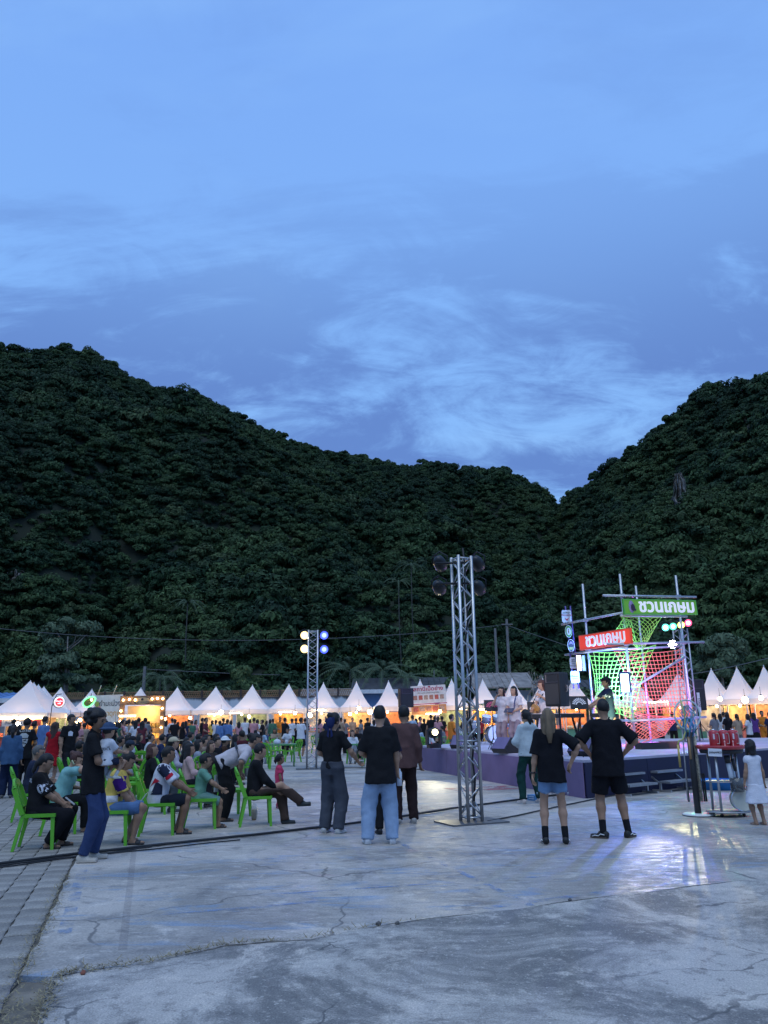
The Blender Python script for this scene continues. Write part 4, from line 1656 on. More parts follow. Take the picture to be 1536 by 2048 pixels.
for v, (px, py, d) in ((V1, (1163, 1168, 22.5)), (V2, (1238, 1148, 21)), (V3, (1265, 1172, 24)), (V4, (1347, 1151, 22.2))):
    zt = D(px, py, v.y).z
    pipe((v.x, v.y, DECK_Z), (v.x, v.y, zt), .032, 'standard')
dV = .07
for a, b in (((1206, 1191, 20.55), (1392, 1194, 22.3)), ((1241, 1231, 20.9), (1374, 1233, 22.1)), ((1123, 1249, 22.95), (1247, 1225, 20.9)), ((1215, 1288, 20.6), (1408, 1284, 22.35)),
             ((1178, 1302, 22.6), (1368, 1292, 22.3)), ((1130, 1310, 23.05), (1255, 1293, 20.9)), ((1262, 1442, 20.9), (1412, 1434, 22.3)), ((1236, 1440, 22.0), (1265, 1442, 20.95)), ((1225, 1400, 22.0), (1369, 1314, 22.15))):
    pipe(D(*a), D(*b), .03, 'rail' if a[0] != 1225 else 'brace')
for v, py in ((V2, 1191), (V2, 1231), (V2, 1288), (V1, 1240), (V1, 1302), (V4, 1193), (V4, 1285), (V2, 1442), (V4, 1437)):
    z = D(CX, py, v.y).z
    uu_ = v - camo.location
    q = MB()
    zz = D(CX + F * 0.0 + (uu_.x / uu_.y) * 1590, py, v.y).z
    q.box((v.x - sl.x, v.y - sl.y - .03, zz - sl.z), (.09, .12, .09), .5)
    q.build('coupler', ALUD, scaf)

GSIGN = M('sign_green', (.16, .42, .03), .5, 0, .08, 2, emit=.12, ecol=(.2, .5, .05))
RSIGN = M('sign_red', (.75, .045, .02), .5, 0, .06, 2, emit=.55, ecol=(.9, .06, .03))
RIMG = M('sign_green_rim', (.12, .5, .08), .5)
RIMR = M('sign_red_rim', (.85, .12, .06), .5)
LETW = M('letter_white', (.85, .84, .9), .5, emit=.35, ecol=(.9, .88, 1), var=0)
for (a, b, h, m, rim, lb, nm, x0, x1) in ((D(1248, 1229, 20.78), D(1394, 1230, 22.0), .42, GSIGN, RIMG, 'green sign board with white Thai letters high on the scaffold', 'green', .2, .96),
                                          (D(1161, 1301, 22.2), D(1265, 1287, 20.65), .42, RSIGN, RIMR, 'red sign board with white Thai letters on the scaffold', 'red', .14, .9)):
    o, L = board(a, b, h, 'name_board', lb, 'sign', m, .05)
    for zz in (.012, h - .012):
        q = MB()
        q.box((L / 2, -.004, zz), (L, .06, .024))
        q.build('rim', rim, o)
    for xx in (.012, L - .012):
        q = MB()
        q.box((xx, -.004, h / 2), (.024, .06, h - .05))
        q.build('rim', rim, o)
    me = text_mesh('ชวนเกษม', .34, .012, 'CENTER', .007)
    xs_ = [v.co.x for v in me.vertices]
    wid = max(xs_) - min(xs_)
    ys_ = [v.co.y for v in me.vertices]
    cyy = (max(ys_) + min(ys_)) / 2
    sx_ = (x1 - x0) * L / wid
    sy_ = .30 / (max(ys_) - min(ys_))
    c_ = mk('lettering', me, LETW, o, ((x0 + x1) / 2 * L, -.035, h / 2 - cyy * sy_))
    c_.rotation_euler = (PI / 2, 0, 0)
    c_.scale = (sx_, sy_, 1)
    if nm == 'green':
        q = MB()
        q.ball((L * .1, -.03, h * .5), (.1, .012, .17), 12)
        q.build('emblem_ground', M('emblem_lilac', (.35, .25, .45), .6, 0, .5, 40), o)
        q = MB()
        q.ball((L * .115, -.045, h * .45), (.075, .012, .1), 12)
        q.ball((L * .14, -.05, h * .3), (.035, .012, .035), 8)
        q.build('emblem', M('emblem_dark', (.045, .02, .06), .6), o)

# column of plaques at the end of the scaffold
o = thing('plaque_column', 'column of five small white and round plaques hanging at the scaffold end', 'sign', D(1142, 1380, 22.75))
z0 = o.location.copy()
VIOL = M('violet_strap', (.12, .08, .35), .5)
for dx in (-3.5, 6.5):
    q = MB()
    q.tube([D(1134 + dx, 1212, 22.8) - z0, D(1151 + dx, 1377, 22.8) - z0], .02, 6)
    q.build('strap', VIOL, o)
PLQ = M('plaque_white', (.8, .78, .8), .45)


def plq(px, py, w, h, round_=False, m=PLQ, dd=22.72, name='plaque'):
    c_ = D(px, py, dd) - z0
    q = MB()
    if round_:
        q.prism([(w / 2 * math.cos(a), h / 2 * math.sin(a)) for a in np.linspace(0, 2 * PI, 25)[:-1]], -.025, .025)
    else:
        k = .03
        q.prism([(-w / 2 + k, -h / 2), (w / 2 - k, -h / 2), (w / 2, -h / 2 + k), (w / 2, h / 2 - k), (w / 2 - k, h / 2), (-w / 2 + k, h / 2), (-w / 2, h / 2 - k), (-w / 2, -h / 2 + k)], -.03, .03)
    b = q.build(name, m, o, c_, -.12)
    return b


def plqtext(b, txt, size, z, m, sx=1.0):
    me = text_mesh(txt, size, .003)
    c_ = mk('lettering', me, m, b, (0, -.036, z))
    c_.rotation_euler = (PI / 2, 0, 0)
    c_.scale = (sx, 1, 1)


b = plq(1133, 1232.5, .27, .36)
plqtext(b, 'กระทรวง', .06, .1, INK)
plqtext(b, 'วัฒนธรรม', .075, .03, M('ink_rose', (.55, .15, .2), .6))
q = MB()
q.prism([(-.07, -.05), (0, -.14), (.07, -.05), (0, -.09)], -.04, -.032)
q.build('mark', M('mark_red', (.6, .03, .06), .6), b)
b = plq(1137, 1263, .20, .36, True)
q = MB()
q.prism([(.092 * math.cos(a), .165 * math.sin(a)) for a in np.linspace(0, 2 * PI, 25)[:-1]], -.032, -.026)
q.build('green_ring', M('ring_green', (.16, .36, .08), .6), b)
q = MB()
q.prism([(.06 * math.cos(a), .11 * math.sin(a)) for a in np.linspace(0, 2 * PI, 25)[:-1]], -.038, -.033)
q.build('seal_ground', PLQ, b)
q = MB()
q.ball((0, -.04, -.02), (.022, .006, .05), 8)
q.ball((0, -.04, .05), (.012, .006, .02), 8)
q.build('seal_figure', M('seal_brown', (.3, .2, .12), .6), b)
b = plq(1142, 1291, .20, .37, True)
q = MB()
q.prism([(.085 * math.cos(a), .165 * math.sin(a)) for a in np.linspace(0, 2 * PI, 25)[:-1]], -.032, -.026)
q.build('seal_dark', M('seal_dark', (.05, .045, .06), .6), b)
q = MB()
q.prism([(-.055, .02), (-.04, .08), (0, .12), (.04, .08), (.055, .02), (0, .06)], -.038, -.033)
q.build('seal_hill', M('seal_violet', (.4, .25, .5), .6), b)
q = MB()
q.prism([(-.07, -.05), (.07, -.05), (.04, -.13), (-.04, -.13)], -.038, -.033)
q.build('seal_field', M('seal_olive', (.35, .33, .12), .6), b)
b = plq(1146.5, 1326, .19, .32)
for k, tx in enumerate(('นคร', 'เมือง', 'แห่ง', 'ความสุข')):
    plqtext(b, tx, .055, .10 - .06 * k, INK)
b = plq(1150, 1354, .25, .34)
plqtext(b, 'Gasem', .07, .02, INK)
plqtext(b, 'ชุมชนเกษม', .035, -.05, INK)

# light bars on the scaffold
o = thing('light_bar', 'warm yellow glowing bar lamp under the left scaffold rail', 'lamp', D(1158, 1326, 22.4))
q = MB()
q.box((0, 0, 0), (.11, .06, .42))
q.build('glowing_face', M('bar_yellow', (1, .9, .55), .4, emit=4.5, ecol=(1, .82, .42), var=0), o)
q = MB()
q.box((.02, .05, 0), (.17, .06, .45))
q.build('housing', BLACKP, o)
o = thing('light_bar', 'unlit grey bar lamp beside the yellow bar lamp', 'lamp', D(1167, 1326, 22.4))
q = MB()
q.box((0, 0, 0), (.07, .06, .42))
q.build('face', M('bar_grey', (.3, .28, .4), .4), o)
q = MB()
q.box((.01, .05, 0), (.11, .06, .45))
q.build('housing', BLACKP, o)
lp = D(1249, 1366, 20.7)
o = thing('led_panel', 'upright blue white glowing LED panel on the near scaffold pole', 'lamp', lp, .1)
q = MB()
q.box((0, -.03, 0), (.2, .03, .46))
q.build('glowing_face', M('led_blue', (.7, .85, 1), .4, emit=9, ecol=(.50, .74, 1.0), var=0), o)
q = MB()
q.box((.03, .03, .02), (.28, .08, .54))
q.build('housing', M('led_case', (.02, .03, .12), .5), o)
lamp('led_light', 'AREA', lp + Vector((-.1, .35, .1)), 260, (.15, .4, 1), size=.4, aim=lp + Vector((-.3, 4, .3)))
lamp('net_wash', 'SPOT', Vector((7.6, 18.4, 1.2)), 300, (1, .45, .6), aim=D(1310, 1370, 22.6), spot=70, blend=.9)
lamp('net_wash', 'SPOT', Vector((5.0, 17.8, 1.4)), 260, (.7, 1, .4), aim=D(1240, 1320, 22.2), spot=70, blend=.9)
lamp('net_wash', 'SPOT', Vector((9.6, 20.4, 1.0)), 420, (.3, .2, 1), aim=D(1330, 1340, 22.4), spot=80, blend=.9)
lamp('tower_glow', 'POINT', Vector((V3.x - .3, V3.y - .9, 1.4)), 260, (.6, .12, 1), size=.2)
NETG = M('rope_lime', (.36, .78, .10), .7, var=.1)
NETC = M('rope_coral', (.95, .20, .12), .7, var=.1)


def net(c00, c10, c01, c11, n, m_, mat_, label, sag=.25, r=.009, pull=.16, diag=False):
    """c00 bottom-left, c10 bottom-right, c01 top-left, c11 top-right as (px,py,d)"""
    A, B, C, E = [D(*c) for c in (c00, c10, c01, c11)]
    o0 = (A + B + C + E) / 4
    nn = (B - A).cross(C - A).normalized()

    def S(u, v):
        # edges pull in towards the middle like a stretched net
        uu = u + pull * (.5 - u) * 4 * v * (1 - v)
        vv = v + pull * (.5 - v) * 4 * u * (1 - u)
        p = A * (1 - uu) * (1 - vv) + B * uu * (1 - vv) + C * (1 - uu) * vv + E * uu * vv
        return p + nn * sag * 16 * u * (1 - u) * v * (1 - v) - o0
    q = MB()
    K = 14
    if diag:
        # diamond mesh
        def clip(c_, s_):
            pts = []
            for i in range(K + 1):
                u = i / K
                v = s_ * u + c_
                if -1e-6 <= v <= 1 + 1e-6:
                    pts.append(S(u, min(max(v, 0), 1)))
            return pts
        for i in range(-n, n + m_ + 1):
            for s_ in (1, -1):
                c_ = i / m_ if s_ > 0 else i / m_
                pts = clip(c_, s_ * n / m_ * .9)
                if len(pts) > 1:
                    q.tube(pts, r, 4, smooth=False)
        for u in (0, 1):
            q.tube([S(u, k / K) for k in range(K + 1)], r * 1.2, 4)
            q.tube([S(k / K, u) for k in range(K + 1)], r * 1.2, 4)
    else:
        for i in range(n + 1):
            q.tube([S(i / n, k / K) for k in range(K + 1)], r, 4, smooth=False)
        for j in range(m_ + 1):
            q.tube([S(k / K, j / m_) for k in range(K + 1)], r, 4, smooth=False)
    return q.build('rope_net', mat_, loc=o0, label=label, cat='net')


net((1193, 1430, 22.3), (1265, 1440, 21.1), (1176, 1303, 22.45), (1312, 1290, 21.6), 12, 14, NETG, 'lime green square mesh net stretched behind the keyboard player', .2, pull=.12)
net((1275, 1296, 21.4), (1288, 1297, 22.6), (1242, 1234, 21.0), (1323, 1234, 21.8), 7, 6, NETG, 'lime green net tapering down below the green sign', .1, pull=.05, diag=True)
net((1230, 1262, 21.9), (1276, 1297, 21.8), (1247, 1236, 21.3), (1262, 1240, 21.4), 4, 4, NETG, 'small lime green net corner behind the red sign', .05, pull=.05, diag=True)
net((1276, 1432, 22.6), (1380, 1432, 22.3), (1228, 1302, 22.4), (1368, 1298, 22.3), 17, 16, NETC, 'coral square mesh net filling the scaffold bay', .25, pull=.09)
net((1250, 1502, 20.9), (1330, 1470, 21.9), (1246, 1420, 22.6), (1362, 1436, 22.9), 9, 9, NETC, 'coral net spread like a mat over the stage edge',   .12, r=.010, pull=.1, diag=True)

# ---------------------------------------------------------------- sound gear and instruments


def speaker(pos, w, d, h, rz, label, pole=0.0, feet=True):
    o = thing('loudspeaker', label, 'loudspeaker', pos, rz)
    z0_ = pole
    q = MB()
    bv = .03
    prof = [(-w / 2, -d / 2), (w / 2, -d / 2), (w / 2 * .98, 0), (w / 2 * .72, d / 2), (-w / 2 * .72, d / 2), (-w / 2 * .98, 0)]
    k = len(prof)
    q.add([(x * .95, y * .95, z0_) for x, y in prof] + [(x, y, z0_ + bv) for x, y in prof] + [(x, y, z0_ + h - bv) for x, y in prof] + [(x * .95, y * .95, z0_ + h) for x, y in prof],
          [tuple(range(k - 1, -1, -1)), tuple(range(3 * k, 4 * k))] + [(r0 * k + i, r0 * k + (i + 1) % k, (r0 + 1) * k + (i + 1) % k, (r0 + 1) * k + i) for r0 in range(3) for i in range(k)])
    q.build('cabinet', BLACKP, o)
    q = MB()
    q.box((0, -d / 2 - .006, z0_ + h * .36), (w * .84, .02, h * .6))
    q.build('grille', GRILLE, o)
    q = MB()
    q.add([(-w * .4, -d / 2 - .012, z0_ + h * .70), (w * .4, -d / 2 - .012, z0_ + h * .70), (w * .4, -d / 2 - .012, z0_ + h * .94), (-w * .4, -d / 2 - .012, z0_ + h * .94),
           (-w * .12, -d / 2 + .05, z0_ + h * .78), (w * .12, -d / 2 + .05, z0_ + h * .78), (w * .12, -d / 2 + .05, z0_ + h * .88), (-w * .12, -d / 2 + .05, z0_ + h * .88)],
          [(0, 1, 5, 4), (1, 2, 6, 5), (2, 3, 7, 6), (3, 0, 4, 7), (4, 5, 6, 7)])
    q.build('horn', M('horn_grey', (.05, .045, .06), .5), o)
    q = MB()
    for s_ in (-1, 1):
        q.tube([(s_ * w * .46, -.02 + d * .1, z0_ + h * .42), (s_ * (w * .5 + .02), d * .1, z0_ + h * .44), (s_ * (w * .5 + .02), d * .1, z0_ + h * .6), (s_ * w * .46, d * .1, z0_ + h * .62)], .014, 5)
    q.build('handle', M('handle_grey', (.16, .16, .18), .4), o)
    if pole:
        q = MB()
        q.tube([(0, 0, .05), (0, 0, pole + .02)], .02, 8)
        q.build('pole', BLK, o)
        for k in range(3):
            a = k * 2.094 + .3
            q = MB()
            q.tube([(0, 0, pole * .55), (math.cos(a) * .45, math.sin(a) * .45, .02)], .013, 5)
            q.build('leg', BLK, o)
    return o


sp = D(1118, 1413, 16.7)
speaker((sp.x, 16.7, DECK_Z), .40, .38, .70, -.85, 'big black loudspeaker on a pole at the stage edge', pole=sp.z - DECK_Z)
sp = D(810, 1415, 33)
speaker((sp.x, 33, 0), .58, .5, .78, .35, 'dark loudspeaker on a stand left of the roast duck banner', pole=sp.z)
sp = D(1398, 1421, 27.5)
speaker((sp.x, 27.5, DECK_Z), .42, .45, 1.05, -.1, 'tall black loudspeaker at the right of the coral net', pole=sp.z - DECK_Z)
q = MB()
q.box((0, 0, 0), (.09, .02, .66))
o = q.build('vertical_sign', PLQ, loc=D(1398, 1405, 27.1), label='narrow white vertical sign with dark letters beside the net', cat='sign')
for k, ch_ in enumerate('เชียงคาน'):
    pass
letter(o, 'STAGE', 0, 0, .1, INK, -.014).rotation_euler = (PI / 2, PI / 2, 0)


def wedge(px, py, rz, label, z=DECK_Z):
    p = G(px, py, z)
    o = thing('stage_monitor', label, 'monitor', p, rz)
    q = MB()
    q.prism([(-.22, 0), (.16, 0), (.24, .10), (.02, .36), (-.22, .30)], -.28, .28, mat=Matrix.Rotation(PI / 2, 3, 'Z'))
    q.build('cabinet', BLACKP, o)
    q = MB()
    q.add([Matrix.Rotation(PI / 2, 3, 'Z') @ Vector(v) for v in ((.248, -.25, .108), (.248, .25, .108), (.036, .25, .362), (.036, -.25, .362))], [(0, 1, 2, 3)])
    q.build('grille', M('grille_violet', (.12, .1, .2), .6), o)
    return o


wedge(1012, 1506, 2.1, 'black wedge monitor at the stage edge before the singers')
wedge(925, 1497, 2.6, 'black wedge monitor seen through the truss')
wedge(1170, 1512, 2.3, 'black wedge monitor behind the tall man in black')

# moving head lamp on the stage corner
p = G(868, 1496, DECK_Z)
o = thing('moving_head_lamp', 'moving head lamp glowing yellow on the far stage corner', 'lamp', p, .3)
q = MB()
q.box((0, 0, .06), (.34, .3, .12))
q.build('base', BLACKP, o)
for s_ in (-1, 1):
    q = MB()
    q.box((s_ * .2, 0, .3), (.06, .18, .42))
    q.build('yoke_arm', BLACKP, o)
q = MB()
dirv = Vector((-.1, -1, .12)).normalized()
mm = dirv.to_track_quat('Z', 'Y').to_matrix()
q.lathe([(.08, -.2), (.14, -.15), (.15, .1), (.13, .16)], (0, 0, .42), 14, mat=mm)
q.build('head', BLACKP, o)
q = MB()
q.lathe([(.09, .165), (.09, .175)], (0, 0, .42), 14, mat=mm)
q.build('lens', M('lens_warm', (1, .95, .7), .3, emit=7, ecol=(1, .9, .45), var=0), o)
mh = p + Vector((0, 0, .42)) + dirv * .25
lamp('moving_beam', 'SPOT', mh, 220, (1, .9, .55), aim=G(560, 1700), spot=46, blend=.3, size=.05)
lamp('moving_beam', 'SPOT', mh + Vector((.1, -.1, .2)), 120, (1, .92, .62), aim=G(960, 1640), spot=30, blend=.3, size=.05)

# drum kit
CHROME = M('chrome', (.7, .7, .72), .15, 1, 0)
SHELL = M('drum_shell', (.25, .24, .26), .25, .3)
SKIN = M('drum_skin', (.75, .75, .74), .5)
BRASS = M('cymbal_brass', (.62, .48, .22), .3, .9)
p = G(985, 1488, DECK_Z)
o = thing('drum_kit', 'drum kit with chrome stands and cymbals behind the singers', 'drums', p, .2)
KIT = o


def drum(c_, r, h, tilt=None, nm='tom'):
    mm = tilt or Matrix.Identity(3)
    q = MB()
    q.lathe([(r, 0), (r, h)], c_, 18, mat=mm)
    s_ = q.build(nm, SHELL, KIT)
    q = MB()
    q.lathe([(r * 1.03, h), (r * 1.03, h + .02), (r * .96, h + .022)], c_, 18, mat=mm)
    q.build('drum_head', SKIN, s_)
    q = MB()
    q.lathe([(r * 1.05, h * .02), (r * 1.05, h * .08)], c_, 18, mat=mm)
    q.build('hoop', CHROME, s_)


drum((0, -.05, .3), .28, .4, Matrix.Rotation(PI / 2, 3, 'X'), 'bass_drum')
drum((-.25, -.2, .68), .15, .2, Matrix.Rotation(.35, 3, 'X'))
drum((.12, -.2, .68), .15, .2, Matrix.Rotation(.35, 3, 'X'))
drum((-.62, -.05, .35), .21, .35, None, 'floor_tom')
drum((.55, .05, .52), .18, .13, None, 'snare_drum')
for x, y, z, r in ((-.75, -.2, 1.12, .24), (.62, -.2, 1.2, .22), (.85, .1, .85, .18), (-.1, .3, 1.25, .2)):
    q = MB()
    q.tube([(x, y, 0.2), (x, y, z)], .012, 6)
    for k in range(3):
        a = k * 2.09
        q.tube([(x, y, .35), (x + .25 * math.cos(a), y + .25 * math.sin(a), .01)], .01, 5)
    s_ = q.build('cymbal_stand', CHROME, o)
    q = MB()
    q.lathe([(r, 0), (r * .3, .02), (.04, .045), (.01, .05)], (x, y, z), 18, mat=Matrix.Rotation(.2, 3, 'X'))
    q.build('cymbal', BRASS, s_)
for x, y in ((.9, -.4), (-.9, .3), (.3, .5), (1.2, .2)):
    q = MB()
    q.tube([(x, y, 0), (x, y, .9), (x - .2, y, 1.05)], .01, 5)
    q.tube([(x - .2, y, 0), (x, y, .3), (x + .2, y + .1, 0)], .01, 5)
    q.build('microphone_stand', CHROME, o)


def music_stand(px, py, dd, label, red=True):
    c_ = D(px, py, dd)
    o = thing('music_stand', label, 'stand', (c_.x, dd, DECK_Z))
    z = c_.z - DECK_Z
    mm = Matrix.Rotation(-.25, 3, 'X')
    q = MB()
    q.box((0, 0, z), (.42, .015, .30), mat=mm)
    bd = q.build('desk', BLACKP, o)
    q = MB()
    for k in range(11):
        a = PI * (.08 + .84 * k / 10)
        for r0, r1 in ((.06, .085), (.10, .165)):
            u = Vector((math.cos(a), 0, math.sin(a)))
            v = Vector((-u.z, 0, u.x)) * .009
            cc = Vector((0, -.012, -.06))
            q.add([mm @ (cc + u * r0 - v) + Vector((0, 0, z)), mm @ (cc + u * r0 + v) + Vector((0, 0, z)), mm @ (cc + u * r1 + v * 1.4) + Vector((0, 0, z)), mm @ (cc + u * r1 - v * 1.4) + Vector((0, 0, z))], [(0, 1, 2, 3)])
    q.build('fan_emblem', M('fan_red', (.75, .1, .2), .5) if red else PLQ, bd)
    q = MB()
    q.tube([(0, .02, 0.25), (0, .02, z)], .012, 6)
    for k in range(3):
        a = k * 2.09
        q.tube([(0, .02, .3), (.25 * math.cos(a), .02 + .25 * math.sin(a), .01)], .009, 5)
    q.build('stem', BLK, o)


music_stand(984, 1411, 21.3, 'music stand with red fan emblem beside the singer with microphone')
music_stand(1072, 1416, 19.6, 'music stand with white fan emblem between singer and guitarist', False)
music_stand(1158, 1405, 18.6, 'music stand with white fan emblem right of the big loudspeaker', False)


def keyboard(pos, rz, w, label):
    o = thing('keyboard', label, 'keyboard', pos, rz)
    q = MB()
    q.box((0, 0, .84), (w, .34, .09))
    q.build('body', BLACKP, o)
    q = MB()
    q.box((0, -.06, .888), (w * .9, .14, .012))
    q.build('keys', PLQ, o)
    for s_ in (-1, 1):
        q = MB()
        q.beam((s_ * w * .4, -.2, 0), (s_ * w * .4, .2, .8), .035, .035)
        q.beam((s_ * w * .4, .2, 0), (s_ * w * .4, -.2, .8), .035, .035)
        q.build('stand_leg', BLK, o)


kp = G(1118, 1512, DECK_Z)
keyboard((kp.x + .1, 18.0, DECK_Z), .2, 1.25, 'keyboard on a crossed stand below the big loudspeaker')
kp = D(1196, 1410, 18.3)
keyboard((kp.x, 18.2, DECK_Z), 1.3, 1.0, 'keyboard played by the man in navy cap')
# cases and bags on the stage
for px, py, w, h, rz, lb in ((1305, 1498, .8, .14, .3, 'flat black case'), (1338, 1497, .5, .16, -.2, 'small black case'), (1100, 1500, .45, .2, .1, 'light blue cooler box'), (1060, 1499, .3, .25, .4, 'black amplifier')):
    q = MB()
    q.box((0, 0, h / 2), (w, .3, h))
    q.box((0, 0, h + .01), (w * .9, .26, .02))
    q.build('gear_case', BLACKP if 'blue' not in lb else M('cooler_blue', (.2, .4, .55), .5), loc=G(px, py, DECK_Z), rz=rz, label=lb + ' lying on the stage deck', cat='case')

# ---------------------------------------------------------------- cables on the ground


def ground_cable(pxs, r, label, wob=.02, seed=1):
    r_ = random.Random(seed)
    P_ = [G(*q) for q in pxs]
    pts = []
    for i in range(len(P_) - 1):
        for k in range(6):
            p = P_[i].lerp(P_[i + 1], k / 6)
            pts.append(p + Vector((0, r_.uniform(-wob, wob), r + .006)))
    pts.append(P_[-1] + Vector((0, 0, r + .006)))
    q = MB()
    q.tube(pts, r, 6)
    return q.build('power_cable', CABLEM, label=label, cat='cable', group='cables across the plaza')


ground_cable([(-40, 1737), (150, 1712), (330, 1692), (480, 1676), (640, 1658), (770, 1641), (900, 1620), (1050, 1600), (1165, 1586)], .018, 'thickest black cable crossing the plaza to the stage', .012, 1)
ground_cable([(-40, 1743), (150, 1717), (330, 1698), (480, 1682)], .009, 'thin black cable lying just in front of the thickest one', .025, 2)
ground_cable([(-40, 1740), (90, 1722), (240, 1706), (340, 1689), (500, 1672), (640, 1655)], .010, 'thin black cable twisting around the thickest one', .03, 3)
ground_cable([(975, 1645), (1060, 1628), (1130, 1612), (1230, 1592), (1290, 1580)], .012, 'black cable from the near truss base to the steps', .02, 4)
ground_cable([(640, 1537), (760, 1537), (842, 1540)], .014, 'black cable from the slender truss to the stage', .02, 5)

# ---------------------------------------------------------------- exhibits beside the stage
# pole with a ring
p = G(1397, 1631)
o = thing('ring_stand', 'black pole on a white disc base with a pale ring and hanging rods', 'stand', p)
q = MB()
q.lathe([(.235, 0), (.235, .025), (.21, .035)], n=28)
q.build('base', M('disc_white', (.75, .74, .7), .35), o)
q = MB()
q.lathe([(.24, 0.0), (.24, .012)], n=28)
q.build('base_rim', BLK, o, (0, 0, -.0005))
q = MB()
q.tube([(0, 0, .03), (0, 0, 1.25)], .05, 10)
q.build('post', BLACKP, o)
q = MB()
q.tube([(.09, .03, .2), (.085, .03, 1.2)], .026, 8)
q.build('speckled_tube', M('speckled', (.45, .4, .3), .6, 0, .5, 40), o)
q = MB()
cz = 1.52
q.tube([(.205 * math.cos(a) + .0, 0, cz + .23 * math.sin(a)) for a in np.linspace(0, 2 * PI, 33)[:-1]], .014, 8, closed=True)
q.build('ring', M('pale_ring', (.55, .68, .66), .4), o)
q = MB()
q.tube([(-.1, -.05, 1.75), (-.06, -.05, 1.5), (-.08, -.05, 1.25), (-.13, -.05, 1.14), (-.2, -.05, 1.12), (-.22, -.05, 1.06)], .013, 6)
q.build('yellow_crank', M('crank_yellow', (.5, .48, .15), .5), o)
q = MB()
q.tube([(-.22, -.05, 1.06), (-.22, -.05, .72)], .018, 8)
q.build('crank_handle', M('handle_ochre', (.5, .36, .1), .5), o)
q = MB()
q.tube([(-.04, -.05, 1.18), (-.04, -.05, .84)], .018, 8)
q.build('wood_handle', M('handle_wood', (.4, .24, .12), .5), o)
q = MB()
q.tube([(-.13, .02, .22), (-.1, .02, 1.3)], .012, 6)
q.build('steel_rod', ALUD, o)
for x in (-.11, .14, .17):
    q = MB()
    q.tube([(x, .04, .2), (x, .04, .62)], .014, 6)
    q.build('hanging_rod', BLK, o)
q = MB()
for k in range(16):
    a = k * .7
    rr_ = .05 + .012 * (k % 4)
    q.tube([(rr_ * math.cos(a), rr_ * math.sin(a), 1.18), (1.6 * rr_ * math.cos(a + .4), 1.6 * rr_ * math.sin(a + .4), 1.34), (rr_ * math.cos(a + .9), rr_ * math.sin(a + .9), 1.46)], .008, 5)
q.build('blue_coils', M('coil_blue', (.08, .28, .5), .35), o)
q = MB()
for k in range(14):
    a = k * .9
    q.tube([(.06 * math.cos(a), .06 * math.sin(a), 1.4), (.12 * math.cos(a * 1.7), .1 * math.sin(a), 1.52), (.05 * math.cos(a + 2), .05, 1.66)], .006, 5)
q.build('tangled_wires', M('wire_teal', (.15, .35, .4), .4, .3), o)
# round red table trolley
p = G(1458, 1632)
o = thing('trolley_table', 'metal trolley with round red top and shelves beside the child', 'table', p, .15)
TROL = o
REDP = M('red_lacquer', (.48, .035, .045), .22, 0, .08, 4, coat=.4)
q = MB()
q.lathe([(.30, .98), (.36, 1.0), (.385, 1.05), (.37, 1.05), (.35, 1.02)], n=28)
q.build('tray_top', REDP, o)
q = MB()
q.lathe([(.31, .93), (.33, .985)], n=28)
q.build('tray_base', BLACKP, o)
for a in (.5, 2.2, 3.9, 5.3):
    q = MB()
    q.tube([(.27 * math.cos(a), .2 * math.sin(a), .05), (.25 * math.cos(a), .18 * math.sin(a), .95)], .02, 8)
    lg = q.build('leg', ALU, o)
    q = MB()
    q.ball((.27 * math.cos(a), .2 * math.sin(a), .028), .028, 8)
    q.build('caster', BLK, lg)
q = MB()
q.lathe([(.34, .06), (.34, .08)], n=28, mat=Matrix.Diagonal((1, .75, 1)))
q.build('lower_shelf', ALUD, o)
q = MB()
q.lathe([(.31, .50), (.31, .515)], n=28, mat=Matrix.Diagonal((1, .75, 1)))
q.build('middle_shelf', ALUD, o)
o = thing('tilted_sign', 'small white tilted sign with black lettering on the trolley', 'sign', D(1430, 1505, 12.0))
q = MB()
q.box((0, 0, 0), (.2, .012, .11), mat=Matrix.Rotation(.06, 3, 'Y'))
q.build('panel', PLQ, o)
letter(o, 'DYNAMICS', 0, 0, .038, INK, -.009)
# red jerrycan-like boxes on the tray
for k in range(3):
    o = thing('red_can', 'red can with a pale bracket handle on the trolley, ' + ['first', 'middle', 'last'][k] + ' of three', 'can', p + Vector((-.08 + .155 * k, .02, 1.022)), .15, 'red cans on the trolley')
    q = MB()
    q.lathe([(.07, 0), (.076, .01), (.076, .235), (.06, .25)], n=14)
    q.build('body', REDP, o)
    q = MB()
    q.tube([(-.005, -.082, .05), (.035, -.082, .05), (.04, -.082, .08), (.04, -.082, .18), (.03, -.082, .205), (-.005, -.082, .205)], .007, 5)
    q.build('bracket_handle', M('bracket', (.55, .45, .4), .4), o)
    q = MB()
    q.box((-.045, -.075, .16), (.022, .012, .08))
    q.build('label_strip', PLQ, o)
    q = MB()
    q.lathe([(.03, .25), (.028, .27)], n=10)
    q.build('cap', CHROME, o)
for k in range(2):
    q = MB()
    q.lathe([(.03, 0), (.03, .01), (.008, .02), (.008, .07), (.013, .08), (.004, .1)], n=10)
    q.build('glass_figure', M('pink_glass', (.8, .45, .4), .1), loc=p + Vector((-.02 + .13 * k, -.22, 1.024)), label='small pink glass figure on the red tray, ' + ['nearer the cans\' first', 'right one'][k], cat='figure')
GLASS = M('clear_acrylic', (.85, .9, .95), .05, 0, 0, trans=.9)
o = thing('acrylic_tube', 'clear acrylic vessel hanging under the trolley tray', 'vessel', p + Vector((.1, -.2, .37)))
q = MB()
q.lathe([(.095, 0), (.1, .2), (.098, .2), (.09, .01)], n=18)
q.build('vessel', GLASS, o)
q = MB()
q.tube([(-.05, .02, .02), (-.09, .02, .42)], .035, 8)
